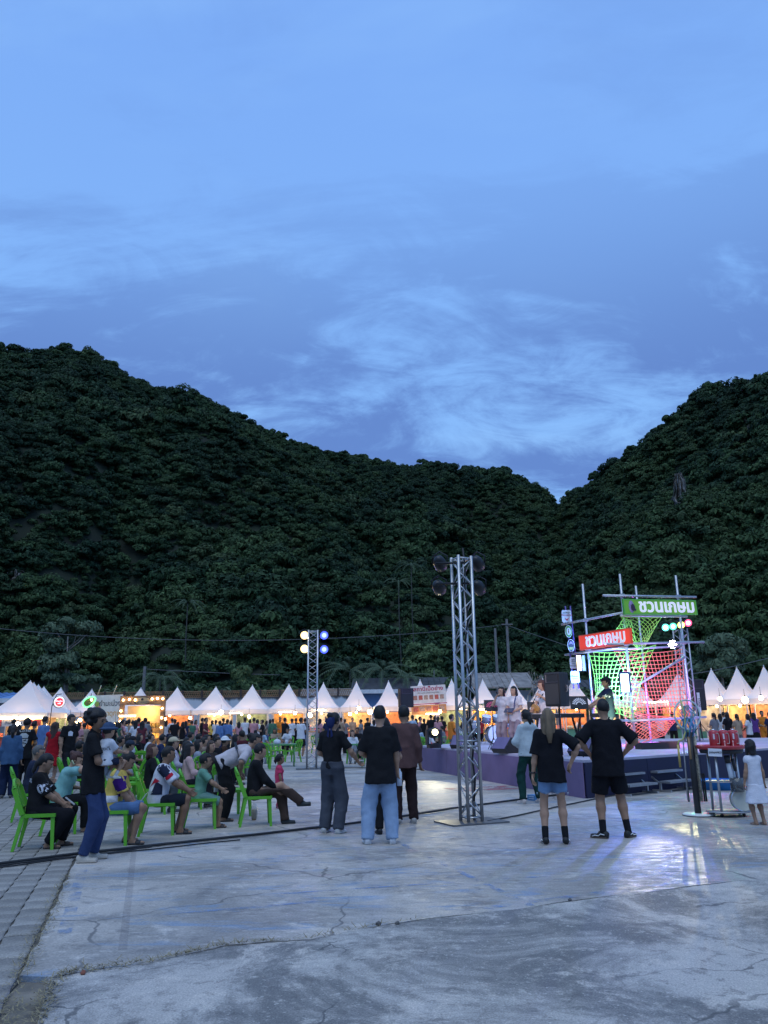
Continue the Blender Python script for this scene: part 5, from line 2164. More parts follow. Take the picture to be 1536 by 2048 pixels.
q.build('cylinder', M('frosted', (.5, .55, .6), .3), o)
q = MB()
q.tube([(-.09, .02, .42), (-.1, .02, .53)], .045, 8)
q.tube([(.01, .02, .3), (-.02, .02, .48)], .022, 8)
q.build('black_grip', BLACKP, o)
o = thing('wheel_drum', 'pale translucent drum with curved rim on the lower trolley shelf', 'drum', p + Vector((.17, -.14, .08)))
q = MB()
q.lathe([(.16, -.05), (.17, -.05), (.17, .05), (.16, .05)], (0, 0, .175), 26, mat=Matrix.Rotation(PI / 2, 3, 'X'))
q.build('disc', M('drum_cream', (.62, .6, .5), .25), o)
q = MB()
q.tube([(.18 * math.cos(a), -.06, .178 + .172 * math.sin(a)) for a in np.linspace(.8, 4.6, 18)], .012, 6)
q.build('curved_rim', CHROME, o)
# blue basin
p = G(1437, 1578)
o = thing('plastic_basin', 'shallow bright blue plastic basin on the ground behind the trolley', 'basin', p)
q = MB()
q.lathe([(.38, 0), (.45, .17), (.47, .18), (.43, .175), (.37, .03)], n=32)
q.build('tub', M('basin_blue', (.02, .22, .62), .35), o)
q = MB()
q.tube([(.46 * math.cos(a), .46 * math.sin(a), .178) for a in np.linspace(0, 2 * PI, 33)[:-1]], .012, 6, closed=True)
q.build('rim', M('basin_rim', (.02, .12, .55), .35), o)
# dark flight cases below the stage edge
for px, py, w, h, lb in ((1168, 1590, .5, .42, 'black road case with white stripes by the purple fascia'), (1075, 1600, .2, .1, 'small blue and white bottle bag lying by the fascia')):
    o = thing('road_case' if w > .3 else 'bag', lb, 'case' if w > .3 else 'bag', G(px, py), -.9)
    q = MB()
    q.box((0, 0, h / 2), (w, .34, h))
    q.build('shell', BLACKP if w > .3 else M('bag_blue', (.1, .25, .45), .6), o)
    q = MB()
    for z in (.35, .7):
        q.box((0, -.172, h * z), (w * .6, .012, h * .08))
    q.build('stripe', PLQ, o)
# ================================================================ people: smooth bodies grown from a posed skeleton


def cap(a, b, ra, rb, k=.03, flat=False):
    a, b = np.array(a, float), np.array(b, float)
    r = max(ra, rb)
    ab = b - a
    L2 = max(ab @ ab, 1e-9)

    def fn(P):
        tr = ((P - a) @ ab) / L2
        t = np.clip(tr, 0, 1)
        if flat:
            t2 = np.maximum(tr, 0) * (tr > 0)
            d = np.linalg.norm(P - a - t2[..., None] * ab, axis=-1) - (ra + (rb - ra) * np.clip(t2, 0, 1.2))
            return np.maximum(d, (tr - 1) * math.sqrt(L2))
        return np.linalg.norm(P - a - t[..., None] * ab, axis=-1) - (ra + (rb - ra) * t)
    return fn, np.minimum(a, b) - r, np.maximum(a, b) + r, k


def ell(c, rad, Rm=None, k=.02):
    c, rad = np.array(c, float), np.array(rad, float)
    Rm = np.eye(3) if Rm is None else Rm
    m = max(rad)

    def fn(P):
        q = (P - c) @ Rm
        k0 = np.linalg.norm(q / rad, axis=-1)
        k1 = np.linalg.norm(q / rad ** 2, axis=-1) + 1e-9
        return k0 * (k0 - 1) / k1
    return fn, c - m, c + m, k


def ecap(a, b, lat, st, k=.03):
    a, b, lat = np.array(a, float), np.array(b, float), np.array(lat, float)
    L = np.linalg.norm(b - a)
    d = (b - a) / L
    lat = lat - d * (lat @ d)
    lat /= np.linalg.norm(lat)
    dep = np.cross(d, lat)
    ts = [s[0] for s in st]
    wx = [s[1] for s in st]
    wy = [s[2] for s in st]
    m = max(max(wx), max(wy))

    def fn(P):
        q = P - a
        t = (q @ d) / L
        tc = np.clip(t, ts[0], ts[-1])
        x, y = np.interp(tc, ts, wx), np.interp(tc, ts, wy)
        sd = (np.sqrt(((q @ lat) / x) ** 2 + ((q @ dep) / y) ** 2) - 1) * np.minimum(x, y)
        ax = np.abs(t - tc) * L
        return np.where(ax > 0, np.sqrt(np.maximum(sd, 0) ** 2 + ax ** 2) + np.minimum(sd, 0) * .02, sd)
    p0, p1 = a + d * L * ts[0], a + d * L * ts[-1]
    return fn, np.minimum(p0, p1) - m, np.maximum(p0, p1) + m, k


_E = [(0, 1), (2, 3), (4, 5), (6, 7), (0, 2), (1, 3), (4, 6), (5, 7), (0, 4), (1, 5), (2, 6), (3, 7)]
_C = np.array([(i & 1, (i >> 1) & 1, (i >> 2) & 1) for i in range(8)], float)


def sdf_mesh(prims, vox, cuts=(), wrinkle=0.0, seed=0):
    """union of shapes -> (verts, quads)"""
    lo = np.min([p[1] - p[3] for p in prims], 0) - 2.5 * vox
    hi = np.max([p[2] + p[3] for p in prims], 0) + 2.5 * vox
    n = np.ceil((hi - lo) / vox).astype(int) + 1
    f = np.full(n, 9.0)
    gx = [lo[i] + vox * np.arange(n[i]) for i in range(3)]
    for fn, a, b, k in prims:
        i0 = np.maximum(np.floor((a - k - 2 * vox - lo) / vox).astype(int), 0)
        i1 = np.minimum(np.ceil((b + k + 2 * vox - lo) / vox).astype(int) + 1, n)
        sl_ = tuple(slice(i0[i], i1[i]) for i in range(3))
        P = np.stack(np.meshgrid(*[gx[i][sl_[i]] for i in range(3)], indexing='ij'), -1)
        d = fn(P)
        o = f[sl_]
        h = np.maximum(k - np.abs(o - d), 0) / k
        f[sl_] = np.minimum(o, d) - h * h * k * .25
    if cuts or wrinkle:
        P = np.stack(np.meshgrid(*gx, indexing='ij'), -1)
        for c in cuts:
            f = np.maximum(f, c(P))
        if wrinkle:
            x, y, z = P[..., 0], P[..., 1], P[..., 2]
            sd_ = int(seed * 10)
            w1 = vnoise(x * 9 + y * 6 + z * 2.5 + seed, z * 7 - x * 3 + y * 2, sd_)
            w2 = vnoise(x * 19 - z * 6 + seed, z * 17 + y * 14 + x * 5, sd_ + 5)
            f = f + wrinkle * (2.6 * (np.abs(w1 - .5) * 2 - .45) + .9 * (w2 - .5))
    s = f < 0
    cnt = sum(s[a:n[0] - 1 + a, b:n[1] - 1 + b, c:n[2] - 1 + c].astype(np.int8) for a in (0, 1) for b in (0, 1) for c in (0, 1))
    msk = (cnt > 0) & (cnt < 8)
    ci = np.argwhere(msk)
    if not len(ci):
        return np.zeros((0, 3)), np.zeros((0, 4), int)
    vals = np.stack([f[ci[:, 0] + int(c[0]), ci[:, 1] + int(c[1]), ci[:, 2] + int(c[2])] for c in _C], 1)
    acc, w = np.zeros((len(ci), 3)), np.zeros(len(ci))
    for i, j in _E:
        a, b = vals[:, i], vals[:, j]
        cr_ = (a < 0) != (b < 0)
        t = np.where(cr_, a / np.where(cr_, a - b, 1), 0)
        acc += cr_[:, None] * (_C[i] + t[:, None] * (_C[j] - _C[i]))
        w += cr_
    V = lo + vox * (ci + acc / w[:, None])
    vid = np.full(msk.shape, -1)
    vid[tuple(ci.T)] = np.arange(len(ci))
    Q = []
    for ax in range(3):
        u, v = (ax + 1) % 3, (ax + 2) % 3
        a = [slice(1, n[i] - 1) for i in range(3)]
        b = list(a)
        a[ax] = slice(0, n[ax] - 1)
        b[ax] = slice(1, n[ax])
        sa, sb = s[tuple(a)], s[tuple(b)]
        for flip, m_ in ((False, sa & ~sb), (True, ~sa & sb)):
            g = np.argwhere(m_)
            if not len(g):
                continue
            for i in range(3):
                if i != ax:
                    g[:, i] += 1
            eu, ev = np.eye(3, dtype=int)[u], np.eye(3, dtype=int)[v]
            c4 = [g - eu - ev, g - ev, g, g - eu]
            ids = np.stack([vid[tuple(c_.T)] for c_ in c4], 1)
            Q.append(ids[:, ::-1] if flip else ids)
    return V, np.concatenate(Q)


def np_mesh(name, parts):
    V = np.concatenate([p[0] for p in parts])
    o, Q = 0, []
    for v, q in parts:
        Q.append(q + o)
        o += len(v)
    Q = np.concatenate(Q)
    me = bpy.data.meshes.new(name)
    me.vertices.add(len(V))
    me.vertices.foreach_set('co', V.astype(np.float32).ravel())
    me.loops.add(len(Q) * 4)
    me.loops.foreach_set('vertex_index', Q.astype(np.int32).ravel())
    me.polygons.add(len(Q))
    me.polygons.foreach_set('loop_start', np.arange(0, len(Q) * 4, 4, dtype=np.int32))
    me.polygons.foreach_set('use_smooth', np.ones(len(Q), bool))
    me.update(calc_edges=True)
    return me


def ik(a, b, l1, l2, hint):
    a, b, hint = np.array(a, float), np.array(b, float), np.array(hint, float)
    d = b - a
    L = np.linalg.norm(d)
    if L > (l1 + l2) * .995:
        b = a + d / L * (l1 + l2) * .995
        d = b - a
        L = np.linalg.norm(d)
    L = max(L, abs(l1 - l2) + .01)
    u = d / np.linalg.norm(d)
    x = (l1 * l1 - l2 * l2 + L * L) / (2 * L)
    h = math.sqrt(max(l1 * l1 - x * x, 0))
    hp = hint - u * (hint @ u)
    hp /= (np.linalg.norm(hp) + 1e-9)
    return a + u * x + hp * h, b


def rotx(a):
    return np.array(Matrix.Rotation(a, 3, 'X'))


def rotz(a):
    return np.array(Matrix.Rotation(a, 3, 'Z'))


ARM = {   # hand targets in a body frame: x out from the body's middle, y forward, z up (fractions for a 1.7 m body)
    'down': ((.25, .03, .80), (.3, -1, 0)), 'hip': ((.21, .02, 1.00), (1, -.55, 0)), 'phone': ((.07, .30, 1.14), (.5, -.3, -1)), 'chest': ((.05, .24, 1.17), (.6, -.2, -1)),
    'mic': ((.03, .21, 1.42), (.6, .2, -1)), 'belly': ((.08, .22, 1.03), (.8, -.5, -.4)), 'lap': ((.12, .30, .70), (.6, -.6, -.2)), 'hold': ((.02, .30, 1.16), (.8, -.1, -.8)),
    'point': ((.35, .45, 1.1), (.5, -.5, -.8)), 'back': ((.06, -.16, .95), (1, -.6, 0)), 'face': ((.06, .17, 1.46), (.7, .2, -1)), 'fwd': ((.16, .42, 1.12), (.4, -.4, -1)), 'side': ((.36, .12, .90), (.6, -.8, 0)),
    'head': ((.11, .10, 1.52), (1, .3, -.3)), 'reach': ((.18, .5, 1.0), (.5, -.6, -.6)), 'knee': ((.14, .44, .66), (.8, -.4, 0)), 'phonesit': ((.09, .34, .98), (.7, -.5, -.6)),
}


def skeleton(H=1.65, sit=False, lean=0.0, arms=('down', 'down'), sw=1.0, feet=None, turn=0.0, seat=.42, armz=0.0, head=(0, 0), cross=False):
    s = H / 1.7
    J = {}
    pz = seat / s + .055 if sit else .92
    sk_ = .93 if sit else 1.0
    J['pelvis'] = np.array((0, 0, pz))
    Rt = rotz(turn) @ rotx(-lean)
    up = lambda v: J['pelvis'] + Rt @ (np.array(v) * np.array((1, 1, sk_)))
    J['Rt'] = Rt
    dz = .92
    J['neck'] = up((0, -.01, 1.43 - dz))
    J['headc'] = up((0, .015, 1.585 - dz))
    Rh = Rt @ rotx(lean * .75) @ rotz(head[0]) @ rotx(-head[1])
    J['Rh'] = Rh
    J['headc'] = J['neck'] + (J['headc'] - J['neck']) * .25 + Rh @ np.array((0, .018, .118))
    J['lat'] = Rt @ np.array((1, 0, 0))
    for sd, nm in ((-1, 'L'), (1, 'R')):
        J['sh' + nm] = up((sd * .157 * sw, -.012, 1.385 - dz))
        J['hip' + nm] = J['pelvis'] + np.array((sd * .085, 0, -.02))
        ar = arms[0 if nm == 'L' else 1]
        tg, hint = ARM[ar] if isinstance(ar, str) else ar
        tg = np.array((sd * tg[0], tg[1], tg[2]))
        if sit or lean:
            tg = (up(tg - np.array((0, 0, dz))) if ar not in ('lap', 'knee') or not sit else tg + np.array((0, 0, pz - .56)))
        J['el' + nm], J['wr' + nm] = ik(J['sh' + nm], tg, .285, .25, np.array((sd * hint[0], hint[1], hint[2])))
        if sit:
            ft = (feet or ((-.10, .42), (.10, .42)))[0 if nm == 'L' else 1]
            fz = ft[2] if len(ft) > 2 else .075
            J['kn' + nm], J['an' + nm] = ik(J['hip' + nm], (ft[0], ft[1], fz), .43, .42 * (1 if seat > .4 else .9), (sd * .12, 1, 1.0))
        else:
            ft = (feet or ((-.1, 0), (.1, 0)))[0 if nm == 'L' else 1]
            J['kn' + nm], J['an' + nm] = ik(J['hip' + nm], (ft[0], ft[1], .075), .43, .42, (sd * .1, 1, 0))
    return {k: (v * s if k not in ('Rt', 'Rh', 'lat') else v) for k, v in J.items()}, s


def head_pts(J, v, s):
    return J['headc'] + J['Rh'] @ (np.array(v, float) * s)


def finger_prims(J, nm, s, curl=.55):
    w, e = J['wr' + nm], J['el' + nm]
    d = (w - e) / np.linalg.norm(w - e)
    sd = -1 if nm == 'L' else 1
    lat = np.cross(d, np.array((sd * .9, .25, .2)))
    lat /= np.linalg.norm(lat)
    nrm_ = np.cross(lat, d) * sd
    if nrm_ @ (np.array((0, 0, 1.0)) - w * 0) > .5:
        nrm_ = -nrm_
    P = [ell(w + d * .045 * s, np.array((.016, .042, .052)) * s, np.stack([nrm_, lat, d], 1), .012), cap(w - d * .03 * s, w + d * .02 * s, .025 * s, .024 * s, .012)]
    for i, L in enumerate((.066, .076, .07, .055)):
        off = (i - 1.5) * .0205 * s
        b = w + d * .085 * s + lat * off
        c1 = curl * (1 + .12 * i)
        d1 = d * math.cos(c1) + nrm_ * math.sin(c1)
        d2 = d * math.cos(2.1 * c1) + nrm_ * math.sin(2.1 * c1)
        m = b + d1 * L * .55 * s
        P += [cap(b - d * .02 * s, m, .0095 * s, .0088 * s, .004), cap(m, m + d2 * L * .5 * s, .0088 * s, .007 * s, .004)]
    tb = w + d * .03 * s - lat * .034 * s
    tm = tb + (d * .6 - lat * .55 + nrm_ * .45) * .045 * s
    P += [cap(tb, tm, .0125 * s, .0105 * s, .006), cap(tm, tm + (d * .85 + nrm_ * .45) * .034 * s, .0105 * s, .008 * s, .004)]
    return P


SKIN_T = {'a': (.42, .24, .155), 'b': (.33, .185, .115), 'c': (.25, .135, .08), 'd': (.50, .30, .20)}
HAIRC = {'black': (.012, .010, .010), 'brown': (.045, .026, .018), 'blond': (.16, .11, .065), 'red': (.06, .022, .016), 'grey': (.10, .095, .09)}


def hairmat(c):
    nm = 'hair_' + c
    if nm in _MATS:
        return _MATS[nm]
    t = NT(nm)
    n = t.noise(38, 4, .6, 0, st=(1, 1, .08))
    a = HAIRC[c]
    t.out(t.mix(n, tuple(q * .5 for q in a), tuple(q * 1.7 for q in a)), .55, .35)
    t.bump(n, .6, .02)
    _MATS[nm] = t.mat
    return t.mat


def body_layers(sp, vox):
    """sp: a figure's description -> {layer: (verts, quads)}"""
    g = sp.get('g', 'm')
    fat = sp.get('fat', 1.0)
    sw = sp.get('sw', .92 if g == 'f' else 1.0) * (1 + (fat - 1) * .35)
    J, s = skeleton(sp.get('H', 1.65), sp.get('sit', False), sp.get('lean', 0), sp.get('arms', ('down', 'down')), sw, sp.get('feet'), sp.get('turn', 0), sp.get('seat', .42), 0, sp.get('head', (0, 0)))
    hs = s ** .45 if sp.get('H', 1.65) < 1.4 else s       # children keep bigger heads
    L = {}
    Rh = J['Rh']
    hc = J['headc'] if hs == s else J['neck'] + (J['headc'] - J['neck']) * (hs / s)
    J['headc'] = hc
    near = vox < .018
    hp = lambda v: hc + Rh @ (np.array(v, float) * hs)
    hr = lambda *r: np.array(r) * hs
    # --- skin
    sk = [ell(hp((0, 0, .012)), hr(.075, .093, .105), Rh), ell(hp((0, .026, -.052)), hr(.054, .062, .066), Rh, .03), cap(J['neck'] - J['Rt'] @ np.array((0, 0, .03)) * s, hp((0, -.012, -.05)), .050 * s * fat ** .5, .046 * s, .03)]
    for sd in (-1, 1):
        sk.append(ell(hp((sd * .077, -.006, -.008)), hr(.012, .022, .030), Rh, .008))
    if near:
        sk.append(ell(hp((0, .098, -.018)), hr(.0125, .018, .024), Rh, .012))
        sk.append(ell(hp((0, .088, -.064)), hr(.022, .012, .010), Rh, .008))
        sk.append(ell(hp((0, .083, .028)), hr(.05, .014, .010), Rh, .01))
    for nm in 'LR':
        sh, el_, wr = J['sh' + nm], J['el' + nm], J['wr' + nm]
        f_ = fat ** .6
        sk += [cap(sh, el_, .044 * s * f_, .036 * s * f_), cap(el_, el_ + (wr - el_) * .35, .037 * s * f_, .037 * s * f_), cap(el_ + (wr - el_) * .35, wr, .037 * s * f_, .024 * s)]
        if not near:
            d = (wr - el_) / np.linalg.norm(wr - el_)
            sk.append(cap(wr, wr + d * .12 * s, .032 * s, .026 * s, .02))
        h_, k_, a_ = J['hip' + nm], J['kn' + nm], J['an' + nm]
        sk += [cap(h_, k_, .077 * s * f_, .05 * s * f_), cap(k_, k_ + (a_ - k_) * .3, .05 * s * f_, .055 * s * f_), cap(k_ + (a_ - k_) * .3, a_, .054 * s * f_, .033 * s)]
        fd = sp.get('toes', {'L': (-.12, 1), 'R': (.12, 1)})[nm] if isinstance(sp.get('toes'), dict) else (.12 if nm == 'R' else -.12, 1)
        fd = np.array((fd[0], fd[1], fd[2] if len(fd) > 2 else 0.0), float)
        fd /= np.linalg.norm(fd)
        J['fd' + nm] = fd
        dn = np.array((0, 0, -.045)) * s if abs(fd[2]) < .2 else np.array((0, 0, -.03)) * s
        if sp.get('shoes', 'sneaker') in ('sandal', None):
            sk += [cap(a_, a_ + dn - fd * .03 * s, .036 * s, .03 * s, .02), cap(a_ + dn - fd * .02 * s, a_ + dn + fd * .15 * s + np.array((0, 0, -.005)), .031 * s, .023 * s, .02)]
    tor = [(-.16, .11, .08), (0, .136, .094), (.35, .114, .086), (.72, .136, .094), (.9, .130, .083), (1.0, .070, .056)]
    tw = lambda off, f0=1.0: [(t, x * s * sw ** .5 * f0 * (fat if t < .8 else fat ** .5) + off, y * s * f0 * fat + off) for t, x, y in tor]
    sk.append(ecap(J['pelvis'], J['neck'], J['lat'], tw(-.008), .03))
    parts = [sdf_mesh(sk, vox)]
    if near:
        for nm in 'LR':
            parts.append(sdf_mesh(finger_prims(J, nm, s, sp.get('curl', .5)), .0062))
    L['body'] = parts
    # --- top
    top = sp.get('top', 'tee')
    wr_ = .0055 if near else .004
    lo_ = sp.get('loose', .02) * .72
    if top:
        hem = sp.get('hem', -.22)
        st = tw(.014)
        st[0] = (hem, st[1][1] + lo_, st[1][2] + lo_)
        st[1] = (.05, st[1][1] + lo_ * .8, st[1][2] + lo_ * .8)
        st[2] = (.35, st[2][1] + lo_ * 1.1, st[2][2] + lo_)
        st[3] = (.72, st[3][1] + lo_ * .4, st[3][2] + lo_ * .3)
        if hem < -.08:
            mw_ = .176 * s * fat ** .6 + .014
            st[0] = (hem, max(st[0][1], mw_), max(st[0][2], .108 * s * fat + .016))
            st[1] = (.02, max(st[1][1], mw_ - .012), max(st[1][2], .108 * s * fat + .018))
        pr = [ecap(J['pelvis'], J['neck'], J['lat'], st, .04)]
        if g == 'f':
            pr.append(ell(J['pelvis'] + (J['neck'] - J['pelvis']) * .66 + J['Rt'] @ np.array((0, .06, 0)) * s, np.array((.13, .075, .075)) * s * fat ** .5, J['Rt'], .05))
        for nm in 'LR':
            sh, el_, wr = J['sh' + nm], J['el' + nm], J['wr' + nm]
            pr.append(cap(J['neck'] - J['Rt'] @ np.array((0, 0, .035)) * s, sh, .044 * s, .053 * s, .05))
            if top in ('tee', 'polo', 'dress'):
                q = sp.get('sleeve', .72)
                pr.append(cap(sh, sh + (el_ - sh) * q, .056 * s * fat ** .5, .055 * s * fat ** .5 + lo_ * .7, .03, True))
            elif top in ('long', 'hoodie'):
                pr += [cap(sh, el_, .055 * s, .047 * s + lo_ * .5, .035), cap(el_, wr - (wr - el_) * .06, .047 * s + lo_ * .5, .036 * s + lo_ * .3, .03, True)]
            elif top == 'sleeveless':
                pr.append(cap(sh, sh + (el_ - sh) * .12, .052 * s, .05 * s, .03))
        if top == 'hoodie':
            pr.append(ell(J['neck'] + J['Rt'] @ np.array((0, -.07, -.03)) * s, np.array((.13, .06, .085)) * s, J['Rt'], .03))
        if top == 'polo':
            pr.append(cap(J['neck'] + J['Rt'] @ np.array((0, -.01, -.01)) * s, J['neck'] + J['Rt'] @ np.array((0, -.005, .025)) * s, .066 * s, .062 * s, .01))
        cu_ = []
        if sp.get('sit') and not sp.get('keep_hem'):
            zc = (J['pelvis'][2] - .10 * s)
            cu_.append(lambda P: zc - P[..., 2])
        ax_ = (J['neck'] - J['pelvis']) / np.linalg.norm(J['neck'] - J['pelvis'])
        hp_ = J['pelvis'] + (J['neck'] - J['pelvis']) * hem
        if not sp.get('sit'):
            def hemcut(P, h=hp_, a=ax_, n=J['pelvis']):
                q = (h - P) @ a
                side = np.linalg.norm((P - n) - ((P - n) @ a)[..., None] * a, axis=-1)
                return np.where(side < .34 * s, q, -1.0)
            cu_.append(hemcut)
        L['top'] = [sdf_mesh(pr, vox, cu_, wr_, sp.get('seed', 1))]
    # --- bottom
    bot = sp.get('bottom', 'trousers')
    if bot:
        pr = []
        wide = sp.get('wide', .022) * .8
        st = [(-.22, .11 * s * fat, .09 * s * fat), (-.02, (.140 * s) * fat + .014, .100 * s * fat + .014), (.16, .126 * s * fat + .012, .092 * s * fat + .011)]
        if sp.get('hem', -.22) >= -.08:
            st[2] = (.16, st[2][1] + .02, st[2][2] + .02)
        pr.append(ecap(J['pelvis'], J['pelvis'] + J['Rt'] @ np.array((0, 0, .5)) * s if not sp.get('sit') else J['neck'], J['lat'], st, .05))
        for nm in 'LR':
            h_, k_, a_ = J['hip' + nm], J['kn' + nm], J['an' + nm]
            f_ = fat ** .6
            if bot == 'trousers':
                e_ = a_ + (a_ - k_) / np.linalg.norm(a_ - k_) * (.018 * s if sp.get('wide', 0) > .03 else -.005)
                pr += [cap(h_, k_, .088 * s * f_ + .004, .058 * s * f_ + wide, .05), cap(k_, e_, .058 * s * f_ + wide, .040 * s + wide, .03, True)]
            elif bot == 'shorts':
                q = sp.get('shortlen', .8)
                pr.append(cap(h_, h_ + (k_ - h_) * q, .092 * s * f_ + .004, .066 * s * f_ + wide, .03, True))
                if q > .99:
                    pr.append(cap(k_, k_ + (a_ - k_) * .12, .062 * s * f_ + wide, .06 * s * f_ + wide, .03, True))
        if bot in ('skirt', 'dress'):
            q = sp.get('skirtlen', .48)
            if sp.get('sit'):
                pr.append(cap(J['pelvis'], (J['knL'] + J['knR']) / 2, .15 * s, .12 * s, .05))
            else:
                m = (J['anL'] + J['anR']) / 2
                pr.append(ecap(J['pelvis'] + np.array((0, 0, .05)), J['pelvis'] + (m - J['pelvis']) * q, (1, 0, 0), [(0, .15 * s, .11 * s), (1, .15 * s + .07, .11 * s + .07)], .04))
        cb_ = []
        if sp.get('sit'):
            zw_ = J['pelvis'][2] + .05 * s
            cb_.append(lambda P: P[..., 2] - zw_)
        elif sp.get('top', 'tee') and sp.get('hem', -.22) < -.08 and not sp.get('lean', 0) > .5:
            zw_ = (J['pelvis'] + (J['neck'] - J['pelvis']) * sp.get('hem', -.22))[2] + .045 * s
            cb_.append(lambda P: P[..., 2] - zw_)
        if bot in ('skirt', 'dress') and not sp.get('sit'):
            zc2 = (J['pelvis'] + (m - J['pelvis']) * q)[2]
            cb_.append(lambda P: zc2 - P[..., 2])
        L['bottom'] = [sdf_mesh(pr, vox, cb_, wr_ * 1.1, sp.get('seed', 1) + 4)]
    # --- hair
    hst = sp.get('hair', 'short')
    if hst:
        pr = [ell(hp((0, -.012, .028)), hr(.087, .103, .108), Rh, .02)]
        fy, fz, bz = .028, .062, -.045
        if hst in ('long', 'pony', 'bun', 'bob'):
            fy, bz = .020, -.06
        inv_ = Rh.T

        def hl(P):
            return ((P - hc) @ Rh) / hs

        def face(P):
            q = hl(P)
            return np.minimum(q[..., 1] - fy - .12 * np.maximum(-q[..., 2] - .01, 0) + .55 * np.maximum(q[..., 2] - .02, 0), fz - q[..., 2]) * hs

        def nape(P):
            return (bz - hl(P)[..., 2]) * hs
        if hst == 'afro':
            fy, fz, bz = .045, .055, -.075
        cuts = [face]
        if hst in ('short', 'crop'):
            cuts.append(nape)
            if hst == 'crop':
                pr = [ell(hp((0, -.008, .022)), hr(.081, .098, .102), Rh, .02)]
        if hst == 'afro':
            pr = [ell(hp((0, -.045, .045)), hr(.122, .128, .120), Rh, .02)]
            for k in range(16):
                a = k * 2.4
                zz = -.03 + .14 * (k / 16)
                if math.sin(a) > .35:
                    continue
                rr_ = .115 * math.sqrt(max(.1, 1 - ((zz - .03) / .14) ** 2))
                pr.append(ell(hp((rr_ * math.cos(a), -.045 + rr_ * math.sin(a), zz + .02)), hr(.038, .038, .035), Rh, .012))
            cuts.append(nape)
        ln_ = sp.get('hairlen', .34)
        if hst in ('long', 'bob'):
            ln_ = .17 if hst == 'bob' else ln_
            b0 = hp((0, -.045, .0))
            b1 = b0 + (np.array((0, -.035, -1.0)) @ np.eye(3)) * ln_ * s + J['Rt'] @ np.array((0, -.05, 0)) * s
            pr.append(ecap(b0, b1, Rh @ np.array((1, 0, 0)), [(0, .085 * hs, .055 * hs), (.4, .088 * s, .048 * s), (.8, .078 * s, .036 * s), (1, .055 * s, .02 * s)], .03))
            for sd in (-1, 1):
                pr.append(cap(hp((sd * .074, -.01, .02)), hp((sd * .085, -.02, -.10)) + np.array((0, 0, -ln_ * .35)) * s, .026 * hs, .020 * hs, .02))
        if hst == 'pony':
            b0 = hp((0, -.105, sp.get('ponyz', .03)))
            pr += [ell(b0, hr(.035, .035, .035), None, .02), cap(b0, b0 + np.array((0, -.03, -.10)) * s, .034 * s, .036 * s, .02), cap(b0 + np.array((0, -.03, -.10)) * s, b0 + np.array((0, .0, -sp.get('ponylen', .24))) * s, .036 * s, .014 * s, .02)]
            cuts.append(lambda P: np.minimum(nape(P), hl(P)[..., 1] + .09))
        if hst == 'bun':
            pr.append(ell(hp((0, -.10, .07)), hr(.05, .045, .05), None, .015))
            cuts.append(nape)
        L['hair'] = [sdf_mesh(pr, max(vox * .9, .009), cuts, .0042, sp.get('seed', 1) + 8)]
    # --- hat
    hat = sp.get('hat')
    if hat:
        pr = [ell(hp((0, -.008, .055)), hr(.095, .108, .088), Rh, .01)]
        cu_ = [lambda P: (.035 - ((P - hc) @ Rh)[..., 2] / hs) * hs]
        if hat == 'cap':
            pr.append(ell(hp((0, .135, .045)), hr(.07, .075, .012), Rh, .01))
        if hat == 'bucket':
            pr.append(ell(hp((0, 0, .035)), hr(.15, .16, .025), Rh, .01))
            cu_ = [lambda P: (.01 - ((P - hc) @ Rh)[..., 2] / hs) * hs]
        L['hat'] = [sdf_mesh(pr, max(vox * .8, .008), cu_)]
    # --- shoes
    sho = sp.get('shoes', 'sneaker')
    for nm in 'LR':
        if not sho:
            break
        a_, fd = J['an' + nm], J['fd' + nm]
        hz = (.0 - .055) * s
        pa, pb_ = a_ + np.array((0, 0, hz)) - fd * .055 * s, a_ + np.array((0, 0, hz)) + fd * .165 * s
        z0_ = a_[2] - .075 * s
        latv = np.cross(fd, (0, 0, 1.0))
        bulky = 1.18 if sho == 'croc' else 1.0
        pr = [ecap(pa, pb_, latv, [(0, .036 * s * bulky, .032 * s), (.5, .040 * s * bulky, .036 * s), (1, .043 * s * bulky, .026 * s * bulky)], .02)]
        if sho in ('sneaker', 'slip', 'croc'):
            pr.append(cap(pa + fd * .022 * s + np.array((0, 0, .03)) * s, pa + fd * .09 * s + np.array((0, 0, .032)) * s, .042 * s, .038 * s, .02))
        cu_ = [lambda P, z=z0_: z - P[..., 2]] if abs(fd[2]) < .2 else []
        if sho == 'sandal':
            zt = z0_ + .028 * s
            cu_.append(lambda P, z=zt: P[..., 2] - z)
            mid_ = pa + (pb_ - pa) * .62
            L['strap' + nm] = [sdf_mesh([ecap(mid_ - fd * .035 * s, mid_ + fd * .035 * s, latv, [(0, .044 * s, .040 * s), (1, .045 * s, .036 * s)], .01)], min(vox, .012), [lambda P, z=z0_: z - P[..., 2]])] if near else [(np.zeros((0, 3)), np.zeros((0, 4), int))]
        L['shoe' + nm] = [sdf_mesh(pr, min(vox, .013), cu_)]
        if near and sho in ('sneaker', 'slip', 'croc') and abs(fd[2]) < .2:
            zt = z0_ + .022 * s
            L['sole' + nm] = [sdf_mesh([ecap(pa, pb_, latv, [(0, .042 * s * bulky, .04 * s), (.5, .045 * s * bulky, .04 * s), (1, .048 * s * bulky, .034 * s * bulky)], .02)], .011, cu_[:1] + [lambda P, z=zt: P[..., 2] - z])]
        if sp.get('socks'):
            k_ = J['kn' + nm]
            L['sock' + nm] = [sdf_mesh([cap(a_, a_ + (k_ - a_) * sp['socks'], .042 * s, .046 * s, .02)], min(vox, .013))]
    return L, J, s, hc, hs


